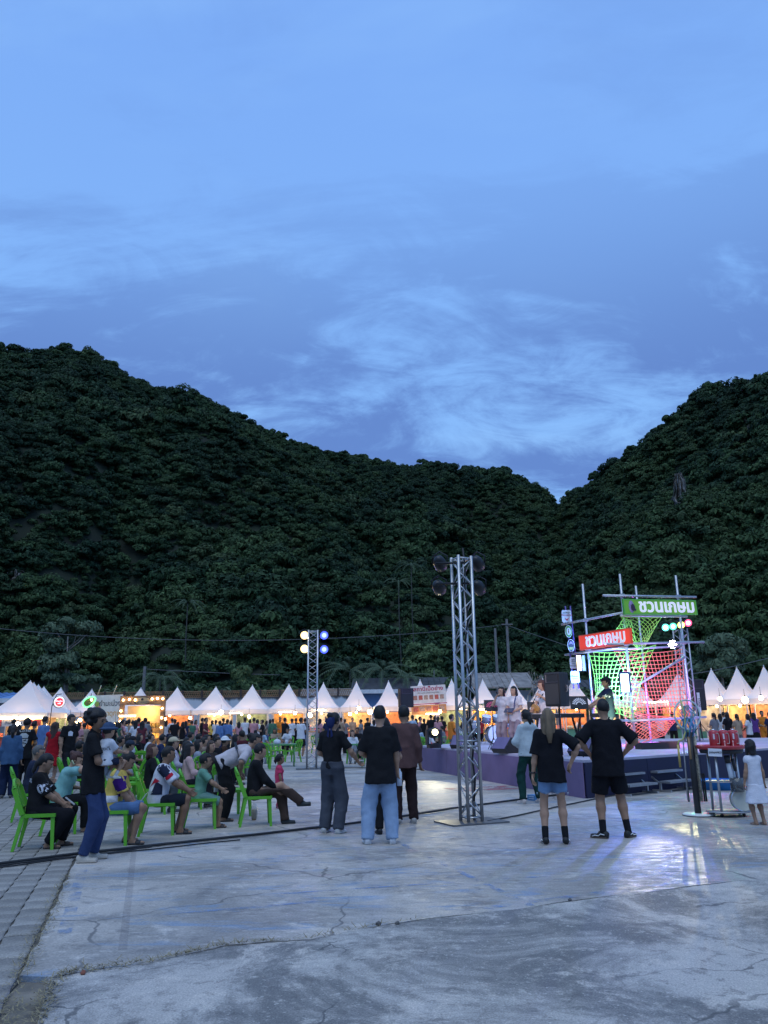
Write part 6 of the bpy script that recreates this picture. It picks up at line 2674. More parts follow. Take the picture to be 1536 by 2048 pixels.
LAYER = {'top': 'shirt', 'bottom': 'trousers', 'hair': 'hair', 'hat': 'hat', 'shoeL': 'shoe', 'shoeR': 'shoe', 'soleL': 'sole', 'soleR': 'sole', 'sockL': 'sock', 'sockR': 'sock', 'strapL': 'shoe_strap', 'strapR': 'shoe_strap'}
_PROTO = {}
NP_ = [0]


def person(pos, face_, label, vox=.013, group=None, proto=None, name='person', **sp):
    """face_: the direction faced, degrees from +x towards +y"""
    NP_[0] += 1
    if sp.get('sit') and sp.get('H', 1.65) > 1.2 and proto is None:
        sp['H'] = sp.get('H', 1.65) * .95
    sp.setdefault('seed', NP_[0] * 1.7)
    if proto is not None and proto in _PROTO:
        meshes, J, s, hc, hs = _PROTO[proto]
    else:
        L, J, s, hc, hs = body_layers(sp, vox)
        meshes = {k: np_mesh(k, v) for k, v in L.items() if sum(len(q[0]) for q in v)}
        if proto is not None:
            _PROTO[proto] = (meshes, J, s, hc, hs)
    rz = R(face_) - PI / 2
    tone = SKIN_T[sp.get('skin', 'b')]
    sm_ = M('skin_' + sp.get('skin', 'b'), tone, .55, 0, .1, 14, .15, 90, spec=.35)
    mats = {'body': sm_, 'top': CLOTH(sp.get('topc', (.02, .02, .022))), 'bottom': CLOTH(sp.get('botc', (.03, .03, .035))), 'hair': hairmat(sp.get('hairc', 'black')),
            'hat': CLOTH(sp.get('hatc', (.1, .1, .12)))}
    shc = sp.get('shoec', (.03, .03, .03))
    shm = M('shoe_%d_%d_%d' % tuple(int(c * 99) for c in shc), shc, .6, 0, .1, 12)
    for k in ('shoeL', 'shoeR'):
        mats[k] = shm
    for k in ('strapL', 'strapR'):
        mats[k] = shm
    slc = sp.get('solec', (.55, .53, .5))
    for k in ('soleL', 'soleR'):
        mats[k] = M('sole_%d_%d' % (int(slc[0] * 99), int(slc[2] * 99)), slc, .7)
    for k in ('sockL', 'sockR'):
        mats[k] = CLOTH(sp.get('sockc', (.015, .015, .017)))
    root = mk(name, meshes['body'], None, None, pos, rz, label, 'person', group)

    def setm(o, m):
        if not o.data.materials:
            o.data.materials.append(m)
        sl2 = o.material_slots[0]
        sl2.link = 'OBJECT'
        sl2.material = m
    setm(root, sm_)
    kid = {}
    for k, me in meshes.items():
        if k == 'body':
            continue
        nm_ = LAYER[k]
        if k == 'bottom':
            nm_ = {'trousers': 'trousers', 'shorts': 'shorts', 'skirt': 'skirt', 'dress': 'skirt'}[sp.get('bottom', 'trousers')]
        if k == 'top':
            nm_ = {'hoodie': 'hoodie', 'dress': 'dress', 'polo': 'polo_shirt'}.get(sp.get('top', 'tee'), 'shirt')
        o = mk(nm_, me, None, root)
        setm(o, mats[k])
        kid[k] = o
    if vox < .018 and sp.get('eyes', True):
        hp = lambda v: hc + J['Rh'] @ (np.array(v, float) * hs)
        q = MB()
        for sd in (-1, 1):
            q.ball(hp((sd * .031, .0855, .006)), .0085 * hs, 8)
        q.build('eyes', M('eye_dark', (.03, .02, .018), .3), root)
        q = MB()
        for sd in (-1, 1):
            q.tube([hp((sd * .016, .094, .026)), hp((sd * .032, .094, .031)), hp((sd * .048, .084, .026))], .0035 * hs, 5)
        q.build('eyebrows', hairmat(sp.get('hairc', 'black')), root)
        q = MB()
        q.ball(hp((0, .0965, -.062)), (.021 * hs, .007 * hs, .006 * hs), 8)
        q.build('lips', M('lips', (.30, .12, .10), .5), root)
    root['_w'] = 0
    del root['_w']
    return root, kid, J, s


def wpt(root, v):
    return root.matrix_basis @ Vector(v)


def decal(kid_obj, root, polys_me, origin, dirn, upd, m, name='print', off=.004):
    """wrap a flat print onto a garment: vertices of polys_me (x,y) are cast along dirn onto the garment (all in body coordinates)"""
    me = kid_obj.data
    bv = BVHTree.FromPolygons([v.co for v in me.vertices], [p.vertices for p in me.polygons])
    dirn, upd = Vector(dirn).normalized(), Vector(upd)
    right = dirn.cross(upd).normalized()
    upd = right.cross(dirn).normalized()
    for v in polys_me.vertices:
        p = Vector(origin) + right * v.co.x + upd * v.co.y
        hit = bv.ray_cast(p - dirn * .5, dirn)
        if hit[0] is None:
            hit = bv.find_nearest(p)
        v.co = hit[0] - dirn * off
    return mk(name, polys_me, m, root)
# ================================================================ plastic chairs and folding tables
t = NT('green_plastic')
n1 = t.noise(7, 4)
t.out(t.mix(n1, (.10, .38, .018), (.145, .47, .03)), .38, .5)
t.b.inputs['Subsurface Weight'].default_value = 0.0
GREENP = t.mat


def chair_meshes():
    m = {}
    q = MB()        # seat, a shallow dished plate with a rolled rim; the sitter faces +y
    n = 8
    vs_, fs = [], []
    for j in range(n + 1):
        for i in range(n + 1):
            u, v = i / n * 2 - 1, j / n * 2 - 1
            w = .205 + .012 * v
            x, y = u * w, v * .205
            z = .445 - .018 * (1 - u * u) * (1 - v * v) - (.022 if j == n else 0) * 1.0
            vs_.append((x, y, z))
    for j in range(n):
        for i in range(n):
            a = j * (n + 1) + i
            fs.append((a, a + 1, a + n + 2, a + n + 1))
    q.add(vs_, fs, 0, True)
    q.add([(x, y, z - .014) for x, y, z in vs_], [f[::-1] for f in fs], 0, True)
    for a, b in (((-.2, -.205), (.2, -.205)), ((.2, -.205), (.217, .205)), ((.217, .205), (-.217, .205)), ((-.217, .205), (-.2, -.205))):
        q.beam((a[0], a[1], .425), (b[0], b[1], .425), .018, .045)
    m['seat'] = q
    q = MB()        # backrest: hoop with two upright splats and a crest
    hoop = []
    for k in range(17):
        a = PI * k / 16
        x = .205 * math.cos(a)
        z = .44 + .30 + .12 * math.sin(a) if 0 < k < 16 else .44
        hoop.append((x if 0 < k < 16 else x, -.2 - .17 * (z - .44) / .42, z))
    for i in range(len(hoop) - 1):
        q.beam(hoop[i], hoop[i + 1], .03, .062)
    for x in (-.062, .062):
        q.beam((x, -.205, .45), (x, -.2 - .17 * .9, .82), .062, .014)
    q.beam((-.155, -.355, .815), (.155, -.355, .815), .014, .07)
    q.beam((-.19, -.225, .51), (.19, -.225, .51), .014, .05)
    m['backrest'] = q
    legs = []
    for sx, sy in ((-1, -1), (1, -1), (-1, 1), (1, 1)):
        q = MB()
        x0, y0 = sx * .195, sy * .19 if sy > 0 else -.205
        x1, y1 = sx * .225, (.215 if sy > 0 else -.285)
        w0, w1 = .042, .03
        top = [(x0 - w0 * sx, y0 - w0 * sy, .44), (x0 + .01 * sx, y0 - w0 * sy, .44), (x0 + .01 * sx, y0 + .01 * sy, .44), (x0 - w0 * sx, y0 + .01 * sy, .44)]
        bt = [(x1 - w1 * sx, y1 - w1 * sy, 0), (x1 + .008 * sx, y1 - w1 * sy, 0), (x1 + .008 * sx, y1 + .008 * sy, 0), (x1 - w1 * sx, y1 + .008 * sy, 0)]
        q.add(bt + top, [(0, 1, 5, 4), (1, 2, 6, 5), (2, 3, 7, 6), (3, 0, 4, 7), (3, 2, 1, 0), (4, 5, 6, 7)])
        legs.append(q)
    out = {}
    for k, v in m.items():
        out[k] = v.mesh(k)
        out[k].materials.append(GREENP)
    out['legs'] = []
    for q in legs:
        me = q.mesh('leg')
        me.materials.append(GREENP)
        out['legs'].append(me)
    return out


CH = chair_meshes()


def chair(pos, face_, label, z=0.0):
    o = thing('plastic_chair', label, 'chair', Vector((pos[0], pos[1], z)), R(face_) - PI / 2, 'green plastic chairs')
    o.scale = (.95, .95, .945)
    mk('seat', CH['seat'], None, o)
    mk('backrest', CH['backrest'], None, o)
    for me in CH['legs']:
        mk('leg', me, None, o)
    return o


TABG = M('table_green', (.10, .30, .10), .45, .1)
TTOP = M('table_top', (.42, .44, .42), .4)


def table(pos, rz, label, w=1.0, d=.6):
    o = thing('folding_table', label, 'table', Vector((pos[0], pos[1], 0)), rz, 'green folding tables')
    q = MB()
    q.box((0, 0, .73), (w, d, .03))
    q.build('table_top', TTOP, o)
    q = MB()
    for a, b in (((-w / 2, -d / 2), (w / 2, -d / 2)), ((w / 2, -d / 2), (w / 2, d / 2)), ((w / 2, d / 2), (-w / 2, d / 2)), ((-w / 2, d / 2), (-w / 2, -d / 2))):
        q.beam((a[0], a[1], .725), (b[0], b[1], .725), .03, .05)
    q.build('frame', TABG, o)
    for sx in (-1, 1):
        for sy in (-1, 1):
            q = MB()
            q.tube([(sx * w * .44, sy * d * .42, .71), (sx * w * .44, sy * d * .46, 0)], .016, 6)
            q.build('leg', TABG, o)
        q = MB()
        q.tube([(sx * w * .44, -d * .45, .12), (sx * w * .44, d * .45, .12)], .012, 6)
        q.build('stretcher', TABG, o)
    return o
# ================================================================ the people standing near the camera
BLKT = (.012, .012, .014)
DENIM = (.035, .055, .13)


def strap(root, pts, w=.022, m=None, name='bag_strap'):
    q = MB()
    for i in range(len(pts) - 1):
        q.beam(pts[i], pts[i + 1], w, .008)
    return q.build(name, m or BLK, root)


def phone(root, J, nm, label_part='phone'):
    pass


def handheld(J, root, nm, mb, m, name, label, cat, off=(0, .05, .06), rot=None):
    p = wpt(root, J['wr' + nm]) + (root.matrix_basis.to_3x3() @ Vector(off))
    o = mb.build(name, m, loc=p, label=label, cat=cat)
    o.rotation_euler = (rot[0], rot[1], root.rotation_euler.z + rot[2]) if rot else (0, 0, root.rotation_euler.z)
    return o


def phone_mb():
    q = MB()
    q.box((0, 0, 0), (.072, .009, .15))
    return q


# man with a baby
r, k, J, s = person(G(173, 1722), 12, 'man with bushy hair in black polo and jeans holding a baby', g='m', H=1.64, top='polo', topc=(.014, .014, .016), hem=-.34, loose=.035, bottom='trousers', botc=DENIM, wide=.024,
                    hair='afro', shoes='croc', shoec=(.42, .37, .31), solec=(.36, .31, .26), skin='c', arms=(((.03, .27, 1.12), (.8, -.3, -.8)), ((.02, .24, 1.06), (.9, -.4, -.6))), feet=((-.11, .05), (.11, -.03)), head=(-.5, .1), lean=-.03)
pb_ = wpt(r, (.13, .14, 0))
rb, kb, Jb, sb = person((pb_.x, pb_.y, .86), 62, 'baby in blue sun hat and white printed shirt held by the man', name='person', g='m', H=.80, sit=True, seat=.2, top='tee', topc=(.62, .62, .66), bottom='shorts', botc=(.02, .025, .05), shortlen=.6, wide=.012,
                        hair='short', hat='bucket', hatc=(.045, .075, .14), skin='a', shoes='sneaker', shoec=(.6, .58, .5), arms=('fwd', 'fwd'), feet=((-.13, .22, .12), (.13, .22, .12)), socks=.3, sockc=(.5, .5, .5), loose=.014)
me = text_mesh('ทรายดี', .055)
decal(kb['top'], rb, me, (.01, 0, .36), (0, 1, 0), (0, 0, 1), INK, 'print')
q = MB()
q.prism([(.03 * math.cos(a), .03 * math.sin(a)) for a in np.linspace(0, 2 * PI, 14)[:-1]], 0, .001)
me = bpy.data.meshes.new('dot')
me.from_pydata([(x, z, 0) for x, y, z in q.v[:13]], [], [tuple(range(13))])
decal(kb['top'], rb, me, (-.05, 0, .33), (0, 1, 0), (0, 0, 1), M('print_pink', (.5, .08, .15), .7), 'print')

# woman with the navy hair bow
r, k, J, s = person(G(664, 1666), 68, 'woman in black tee and wide grey trousers with a navy hair bow', g='f', H=1.60, top='tee', topc=BLKT, hem=-.02, loose=.022, sleeve=.8, bottom='trousers', botc=(.062, .068, .085), wide=.048,
                    hair='bun', hairc='black', shoes='slip', shoec=(.55, .53, .5), skin='a', arms=('belly', ((.30, .26, 1.0), (.6, -.6, -.6))), feet=((-.12, 0), (.12, -.02)), head=(-.35, .15))
q = MB()
hb = Vector(J['headc'])
for sd in (-1, 1):
    q.add([hb + Vector(p) for p in ((0, -.135, .02), (sd * .07, -.145, .07), (sd * .08, -.14, -.01), (0, -.13, .0))], [(0, 1, 2, 3)])
    q.add([hb + Vector(p) for p in ((0, -.135, .0), (sd * .015, -.14, -.01), (sd * .05, -.14, -.2), (sd * .015, -.14, -.22))], [(0, 1, 2, 3)])
q.ball(hb + Vector((0, -.14, .01)), .025, 8)
q.ball(hb + Vector((0, -.12, -.02)), (.06, .05, .08), 10)
q.build('hair_bow', CLOTH((.02, .03, .10)), r)
q = MB()
q.box((0, 0, 0), (.1, .14, .012))
handheld(J, r, 'R', q, WPAINT, 'paper_pad', 'white paper pad held by the woman with the navy bow', 'paper', (-.02, .09, .0))

# man in black tee and pale jeans
r, k, J, s = person(G(762, 1688), 97, 'man in oversized black tee and pale blue jeans seen from behind', g='m', H=1.67, fat=1.08, top='tee', topc=(.011, .011, .012), hem=-.36, loose=.048, sleeve=.92, bottom='trousers', botc=(.27, .36, .50), wide=.05,
                    hair='short', shoes='sneaker', shoec=(.58, .58, .6), skin='a', arms=('belly', ((.24, .10, .86), (.3, -1, 0))), feet=((-.17, .02), (.15, -.01)), head=(-.25, .05))
q = MB()
q.lathe([(.032, -.1), (.034, .06), (.015, .09), (.015, .11)], n=10)
handheld(J, r, 'R', q, M('bottle_white', (.6, .65, .72), .3), 'bottle', 'white plastic bottle in the hand of the man in pale jeans', 'bottle', (.03, .03, -.08))
# companion mostly hidden in front of him
person(G(772, 1668), 95, 'person in dark trousers mostly hidden behind the man in pale jeans', g='f', H=1.52, top='tee', topc=(.03, .02, .05), bottom='trousers', botc=(.012, .012, .014), wide=.02, hair='bob', shoec=(.012, .012, .012), solec=(.03, .03, .03), skin='a', arms=('belly', 'belly'))
# man in brown shirt
person(G(812, 1647), 100, 'man in brown long sleeved shirt and dark brown trousers by the stage', g='m', H=1.70, top='long', topc=(.115, .062, .058), hem=-.24, loose=.035, bottom='trousers', botc=(.030, .018, .018), wide=.032,
       hair='short', shoec=(.36, .34, .32), skin='b', arms=('belly', 'down'), feet=((-.12, 0), (.12, 0)), head=(.3, 0))
# girl in grey hoodie
person(G(1062, 1607), 108, 'girl in pale grey hoodie and dark green trousers standing with feet apart', g='f', H=1.64, top='hoodie', topc=(.48, .53, .54), hem=-.12, loose=.055, bottom='trousers', botc=(.011, .042, .036), wide=.028,
       hair='pony', ponyz=.045, ponylen=.3, shoes='slip', shoec=(.5, .42, .38), skin='a', arms=('belly', ((.17, .2, 1.10), (1, -.3, -.2))), feet=((-.16, 0), (.20, .02)), head=(.2, 0))
# woman with long fair hair
r, k, J, s = person(G(1112, 1688), 82, 'woman with long fair hair in black tee and denim shorts', g='f', H=1.60, top='tee', topc=(.010, .010, .013), hem=-.30, loose=.05, sleeve=.95, bottom='shorts', botc=(.17, .27, .43), shortlen=.62, wide=.028,
                    hair='long', hairlen=.44, hairc='blond', shoes='sneaker', shoec=(.014, .014, .016), solec=(.42, .38, .34), socks=.30, skin='a', arms=('down', ((.26, -.02, 1.0), (1, -.5, 0))), feet=((-.13, 0), (.13, .02)))
q = MB()
q.tube([Vector(J['headc']) + Vector(p) for p in ((0, -.085, .105), (0, -.125, .08), (0, -.135, -.02), (0, -.15, -.16), (0, -.16, -.3))], [.035, .05, .045, .05, .02], 10)
q.build('top_ponytail', hairmat('blond'), r)
q = MB()
q.tube([Vector(J['wrL']) + Vector((.03 * math.cos(a), .03 * math.sin(a), .02)) for a in np.linspace(0, 6.28, 13)[:-1]], .009, 5, closed=True)
q.build('wristwatch', BLK, r)
q = MB()
for i in range(40):
    nm = 'LR'[i % 2]
    h_, kn = np.array(J['hip' + nm]), np.array(J['kn' + nm])
    a = i * .8
    c_ = h_ + (kn - h_) * .63 + np.array((.098 * math.cos(a), .098 * math.sin(a), 0))
    q.add([Vector(c_), Vector(c_) + Vector((.005, 0, 0)), Vector(c_) + Vector((.002, 0, -.035))], [(0, 1, 2)])
q.build('frayed_hem', CLOTH((.4, .45, .5)), r)


def shoe_stripe(r, J, s, nm):
    a, fd = Vector(J['an' + nm]), Vector(J['fd' + nm])
    lat = fd.cross(Vector((0, 0, 1)))
    for sd in (-1, 1):
        q = MB()
        pts = [a + fd * u * s + lat * sd * (.047 * s) + Vector((0, 0, z * s)) for u, z in ((-.03, -.03), (.02, -.022), (.05, -.045), (.10, -.042), (.135, -.055))]
        q.tube(pts, .006, 4)
        q.build('shoe_stripe', WPAINT, r)


for nm in 'LR':
    shoe_stripe(r, J, s, nm)
# tall man in black
r, k, J, s = person(G(1228, 1676), 86, 'tall heavy man in black tee and black shorts with hands on hips', g='m', H=1.73, fat=1.14, top='tee', topc=(.010, .010, .012), hem=-.34, loose=.05, sleeve=.98, bottom='shorts', botc=(.009, .009, .011), shortlen=.86, wide=.05,
                    hair='crop', shoes='sneaker', shoec=(.013, .013, .015), solec=(.13, .085, .06), socks=.42, skin='b', arms=('hip', 'hip'), feet=((-.13, -.02), (.19, .03)), toes={'L': (-.75, .5), 'R': (.55, .75)}, head=(.15, 0))
for nm in 'LR':
    shoe_stripe(r, J, s, nm)
# child in white dress
r, k, J, s = person(G(1521, 1650), 100, 'small child with black bob in a white dress at the right edge', g='f', H=1.10, top='sleeveless', topc=(.62, .61, .66), bottom='dress', botc=(.62, .61, .66), skirtlen=.55, hair='bob', skin='b', shoes='sandal', shoec=(.3, .2, .16), arms=('down', 'down'), loose=.02)

# ================================================================ seated audience
ph = phone_mb()
SEATS = []


def sitter(px, py, face_, label, clabel, **kw):
    p = G(px, py)
    chair(p, face_, clabel)
    d = Vector((math.cos(R(face_)), math.sin(R(face_)), 0))
    kw.setdefault('vox', .014)
    return person(p - d * .05, face_, label, sit=True, **kw)


r, k, J, s = sitter(76, 1696, 14, 'seated woman in black jersey with 09 on the sleeve, low ponytail', 'green chair under the woman with 09 on her sleeve', g='f', H=1.60, fat=1.18, top='tee', topc=(.012, .012, .016), loose=.03, sleeve=.95, bottom='trousers', botc=(.010, .010, .012), wide=.03,
                    hair='pony', ponyz=-.04, ponylen=.26, shoes='sandal', shoec=(.07, .045, .035), skin='b', arms=('phonesit', 'phonesit'), head=(0, .35), feet=((-.1, .34), (.12, .2)), keep_hem=False)
me = text_mesh('09', .15, 0, 'CENTER', .006)
sh, el_ = Vector(J['shR']), Vector(J['elR'])
decal(k['top'], r, me, sh.lerp(el_, .62), (-1, .0, 0), (-.0, -.35, .94), M('print_white', (.6, .6, .65), .7), 'number_print')
me = text_mesh('เมืองกาญ', .07)
decal(k['top'], r, me, (0, -.1, .82), (0, 1, 0), (0, 0, 1), M('print_white', (.6, .6, .65), .7), 'back_print')
handheld(J, r, 'R', phone_mb(), M('phone_pale', (.5, .5, .52), .3), 'phone', 'pale phone in the hands of the woman with 09', 'phone', (-.05, .08, .03), (.9, 0, 0))

sitter(58, 1640, 25, 'seated man in dark navy shirt and glasses behind the woman with 09', 'green chair nearest the left edge', g='m', H=1.66, top='tee', topc=(.016, .026, .045), botc=(.02, .02, .025), skin='b', hair='short', hairc='grey', arms=('face', 'lap'), lean=.15, head=(-.3, .1), shoec=(.02, .02, .02))
r, k, J, s = sitter(120, 1666, 22, 'seated woman in teal tee with reddish clipped hair leaning forward', 'green chair under the woman in teal', g='f', H=1.58, fat=1.22, top='tee', topc=(.20, .40, .38), loose=.03, botc=(.012, .012, .014), wide=.03, hair='bun', hairc='red', shoes='sandal', shoec=(.12, .08, .07), skin='a', lean=.3, arms=('lap', 'head'), head=(-.2, .3))
strap(r, [Vector((-.05, -.2, J['shL'][2] - .03)), Vector((.06, -.21, J['pelvis'][2] + .25)), Vector((.2, -.1, J['pelvis'][2] + .06))], .012)
q = MB()
q.tube([Vector(J['headc']) + Vector((.085, -.06 + .012 * i, .0 - .02 * i)) for i in range(4)], .012, 6)
q.build('hair_clip', M('clip_pale', (.5, .5, .3), .4), r)
r, k, J, s = sitter(224, 1688, 10, 'seated man in yellow and purple shirt and denim shorts holding a phone', 'green chair under the man in yellow and purple', g='m', H=1.66, fat=1.15, top='tee', topc=(.60, .42, .10), loose=.03, sleeve=.9, bottom='shorts', botc=(.09, .16, .30), shortlen=.98, wide=.03, hair='short', skin='b', shoes='sandal', shoec=(.02, .02, .022),
                    lean=.22, arms=('phonesit', 'phonesit'), head=(0, .5), feet=((-.12, .22), (.14, .34)))


def patch(k, r, poly, origin, dirn, upd, m, name='print'):
    """dense polygon patch wrapped on a garment"""
    xs = [p[0] for p in poly]
    ys = [p[1] for p in poly]
    n = 10
    V, F_ = [], []
    # triangle fan subdivided in rings
    cx_, cy_ = sum(xs) / len(xs), sum(ys) / len(ys)
    rings = 4
    dense = []
    for i in range(len(poly)):
        a, b = poly[i], poly[(i + 1) % len(poly)]
        for t_ in range(4):
            dense.append((a[0] + (b[0] - a[0]) * t_ / 4, a[1] + (b[1] - a[1]) * t_ / 4))
    N_ = len(dense)
    V.append((cx_, cy_, 0))
    for j in range(1, rings + 1):
        V += [(cx_ + (x - cx_) * j / rings, cy_ + (y - cy_) * j / rings, 0) for x, y in dense]
    for i in range(N_):
        F_.append((0, 1 + i, 1 + (i + 1) % N_))
        for j in range(1, rings):
            a = 1 + (j - 1) * N_
            F_.append((a + i, a + N_ + i, a + N_ + (i + 1) % N_, a + (i + 1) % N_))
    me = bpy.data.meshes.new(name)
    me.from_pydata(V, [], F_)
    return decal(k, r, me, origin, dirn, upd, m, name, .005)


PURPC = CLOTH((.045, .012, .13))
sh, el_ = Vector(J['shR']), Vector(J['elR'])
patch(k['top'], r, [(-.075, -.16), (.075, -.16), (.085, .05), (0, .10), (-.085, .05)], sh.lerp(el_, .45), (-1, 0, 0), (el_ - sh) * -1, PURPC, 'purple_sleeve')
patch(k['top'], r, [(-.08, -.05), (.08, -.05), (.08, .03), (-.08, .03)], (.2, .02, J['pelvis'][2] + .1), (-1, 0, 0), (0, 0, 1), CLOTH((.6, .58, .6)), 'white_stripe')
handheld(J, r, 'R', phone_mb(), M('phone_pale', (.5, .5, .52), .3), 'phone', 'phone held up by the man in yellow and purple', 'phone', (-.05, .08, .09), (-.6, 0, 0))

r, k, J, s = sitter(318, 1668, 12, 'seated man in white jersey with navy and red shoulder and dark shorts', 'green chair under the man in the white jersey', g='m', H=1.70, fat=1.12, top='tee', topc=(.62, .61, .66), loose=.04, sleeve=.9, bottom='shorts', botc=(.02, .024, .035), shortlen=.98, wide=.03, hair='crop', skin='c', shoes='sandal', shoec=(.02, .02, .022),
                    lean=.18, arms=('knee', 'knee'), head=(.2, .1), feet=((-.12, .30), (.13, .36)))
sh, el_ = Vector(J['shR']), Vector(J['elR'])
ax = el_ - sh
patch(k['top'], r, [(-.07, -.04), (.07, -.04), (.075, .12), (0, .17), (-.08, .12)], sh.lerp(el_, .3), (-1, 0, 0), ax * -1, CLOTH((.02, .022, .05)), 'navy_shoulder')
patch(k['top'], r, [(-.078, -.035), (.078, -.035), (.074, .015), (-.074, .015)], sh.lerp(el_, .5), (-1, 0, 0), ax * -1, CLOTH((.45, .02, .04)), 'red_band')
zz = J['pelvis'][2]
patch(k['top'], r, [(-.07, -.06), (.09, -.06), (.09, .06), (.0, .12)], (.2, -.02, zz + .12), (-1, 0, 0), (0, 0, 1), CLOTH((.02, .022, .05)), 'navy_flash')
patch(k['top'], r, [(-.09, .01), (-.02, .14), (.05, .10), (-.05, .06)], (.2, -.02, zz + .14), (-1, 0, 0), (0, 0, 1), CLOTH((.45, .02, .04)), 'red_flash')
sitter(402, 1656, 14, 'seated boy in green and white shirt with glasses', 'green chair under the boy in green and white', g='m', H=1.32, top='tee', topc=(.14, .30, .22), bottom='shorts', botc=(.16, .28, .24), shortlen=.95, hair='short', skin='b', shoes='sandal', shoec=(.04, .03, .03), lean=.15, arms=('knee', 'knee'), feet=((-.1, .38), (.1, .4)))
r, k, J, s = sitter(514, 1650, 12, 'seated man in black long sleeves and brown trousers with one leg crossed', 'green chair under the man with crossed legs', g='m', H=1.68, top='long', topc=(.011, .011, .013), loose=.04, bottom='trousers', botc=(.075, .048, .038), wide=.035, hair='short', skin='a', shoes='croc', shoec=(.016, .022, .022), solec=(.02, .025, .025),
                    arms=('phonesit', 'phonesit'), head=(.1, .25), feet=((-.02, .50), (.06, .74, .34)), toes={'L': (-.05, 1), 'R': (.05, 1, .12)}, lean=.05)
handheld(J, r, 'R', phone_mb(), BLACKP, 'phone', 'black phone held by the man with crossed legs', 'phone', (-.04, .07, .07), (-.5, 0, 0))
person(G(557, 1617), 20, 'toddler with ponytail in bright pink top beside the crossed legs', g='f', H=.86, top='tee', topc=(.55, .05, .12), bottom='trousers', botc=(.4, .06, .12), hair='pony', skin='c', shoec=(.3, .1, .15), vox=.012)
# cup under the chair
o = thing('drink_cup', 'clear cup of iced tea in a plastic bag under the green chair', 'cup', G(508, 1640))
q = MB()
q.lathe([(.032, 0), (.045, .15), (.046, .155)], n=12)
q.build('cup', M('cup_tea', (.42, .28, .12), .25), o)
q = MB()
q.lathe([(.05, .02), (.055, .17), (.02, .25)], n=8)
q.build('bag', M('bag_film', (.6, .62, .62), .3, alpha=.4), o)
# woman bending over
r, k, J, s = person(G(440, 1642), 14, 'woman in pale pink blouse bending forward over the chairs', g='f', H=1.60, fat=1.18, lean=1.12, top='tee', topc=(.50, .44, .45), hem=-.12, loose=.04, sleeve=.98, bottom='trousers', botc=(.011, .011, .013), wide=.045, hair='bun', skin='b', shoes='sandal', shoec=(.03, .025, .025),
                    arms=(((.2, .32, 1.15), (.4, -.4, -1)), ((.2, .30, 1.1), (.4, -.4, -1))), feet=((-.1, -.05), (.12, .05)), vox=.014)
a0, a1 = Vector(J['neck']), Vector(J['pelvis'])
strap(r, [a0.lerp(a1, .42) + Vector((.02, -.06, .19)), a0.lerp(a1, .46) + Vector((.18, -.02, .1)), a0.lerp(a1, .50) + Vector((.21, .05, -.1)), a0.lerp(a1, .52) + Vector((.2, .08, -.28))], .04)
chair(G(468, 1632), 40, 'green chair with a bag hung on it, between the bending woman and crossed legs')
q = MB()
q.box((0, 0, -.12), (.16, .05, .26))
q.tube([(-.05, 0, .0), (0, 0, .1), (.05, 0, 0)], .008, 5)
q.build('cloth_bag', CLOTH((.3, .32, .3)), loc=G(468, 1632) + Vector((-.2, -.33, .66)), rz=.7, label='grey cloth bag hanging on the empty chair back', cat='bag')
# second row
sitter(303, 1628, 22, 'seated young woman in black top with dark swept back hair', 'green chair under the young woman in black, behind the white jersey', g='f', H=1.62, top='tee', topc=(.014, .015, .018), botc=(.08, .09, .10), hair='bob', hairc='red', skin='b', arms=('belly', 'lap'), vox=.016, head=(-.2, -.1))
chair(G(252, 1612), 30, 'empty green chair behind the man in yellow')
chair(G(268, 1598), 160, 'empty green chair turned with its back to us')
chair(G(285, 1570), 95, 'empty green chair with cut out pattern standing farther back')
chair(G(322, 1578), 40, 'empty green chair behind the young woman in black')
chair(G(235, 1632), 20, 'empty green chair beside the man with the baby')
sitter(346, 1608, 20, 'seated woman in tan cap and lilac long sleeves', 'green chair under the woman in the tan cap', g='f', H=1.60, top='long', topc=(.42, .39, .45), botc=(.03, .03, .05), hair='pony', hat='cap', hatc=(.50, .42, .28), skin='a', arms=('lap', 'lap'), vox=.017, head=(-.2, -.1), seat=.5)
sitter(378, 1618, 18, 'seated woman with long black hair in pale pink top', 'green chair under the woman in pale pink', g='f', H=1.58, top='long', topc=(.55, .36, .34), botc=(.02, .02, .025), hair='long', hairlen=.4, skin='b', arms=('lap', 'lap'), vox=.017)
sitter(238, 1590, 18, 'seated man in olive grey tee and dark cap leaning forward', 'green chair under the man in olive grey', g='m', H=1.66, top='tee', topc=(.085, .085, .07), botc=(.45, .45, .45), bottom='shorts', hair='short', hat='cap', hatc=(.03, .04, .06), skin='a', arms=('knee', 'knee'), lean=.4, vox=.018)
sitter(212, 1606, 15, 'seated person in white shorts behind the man with the baby', 'green chair under the person in white shorts', g='m', H=1.66, top='tee', topc=(.10, .12, .16), bottom='shorts', botc=(.55, .55, .55), hair='short', skin='c', arms=('knee', 'knee'), lean=.25, vox=.018)
sitter(262, 1572, 12, 'seated man in white jersey with dark collar and navy cap', 'green chair under the man in white jersey and navy cap', g='m', H=1.68, top='tee', topc=(.52, .52, .56), botc=(.03, .03, .04), hat='cap', hatc=(.02, .02, .03), hair='short', skin='b', arms=('lap', 'lap'), vox=.02)
sitter(396, 1592, 20, 'seated woman in navy and white top facing the stage', 'green chair under the woman in navy and white', g='f', H=1.60, top='tee', topc=(.30, .32, .38), botc=(.02, .02, .03), hair='long', skin='a', vox=.02)
sitter(420, 1600, -40, 'seated woman with brown bob turned towards the camera', 'green chair under the woman turned to the camera', g='f', H=1.58, top='tee', topc=(.05, .035, .03), botc=(.02, .02, .02), hair='bob', hairc='brown', skin='a', vox=.017, head=(.2, 0))
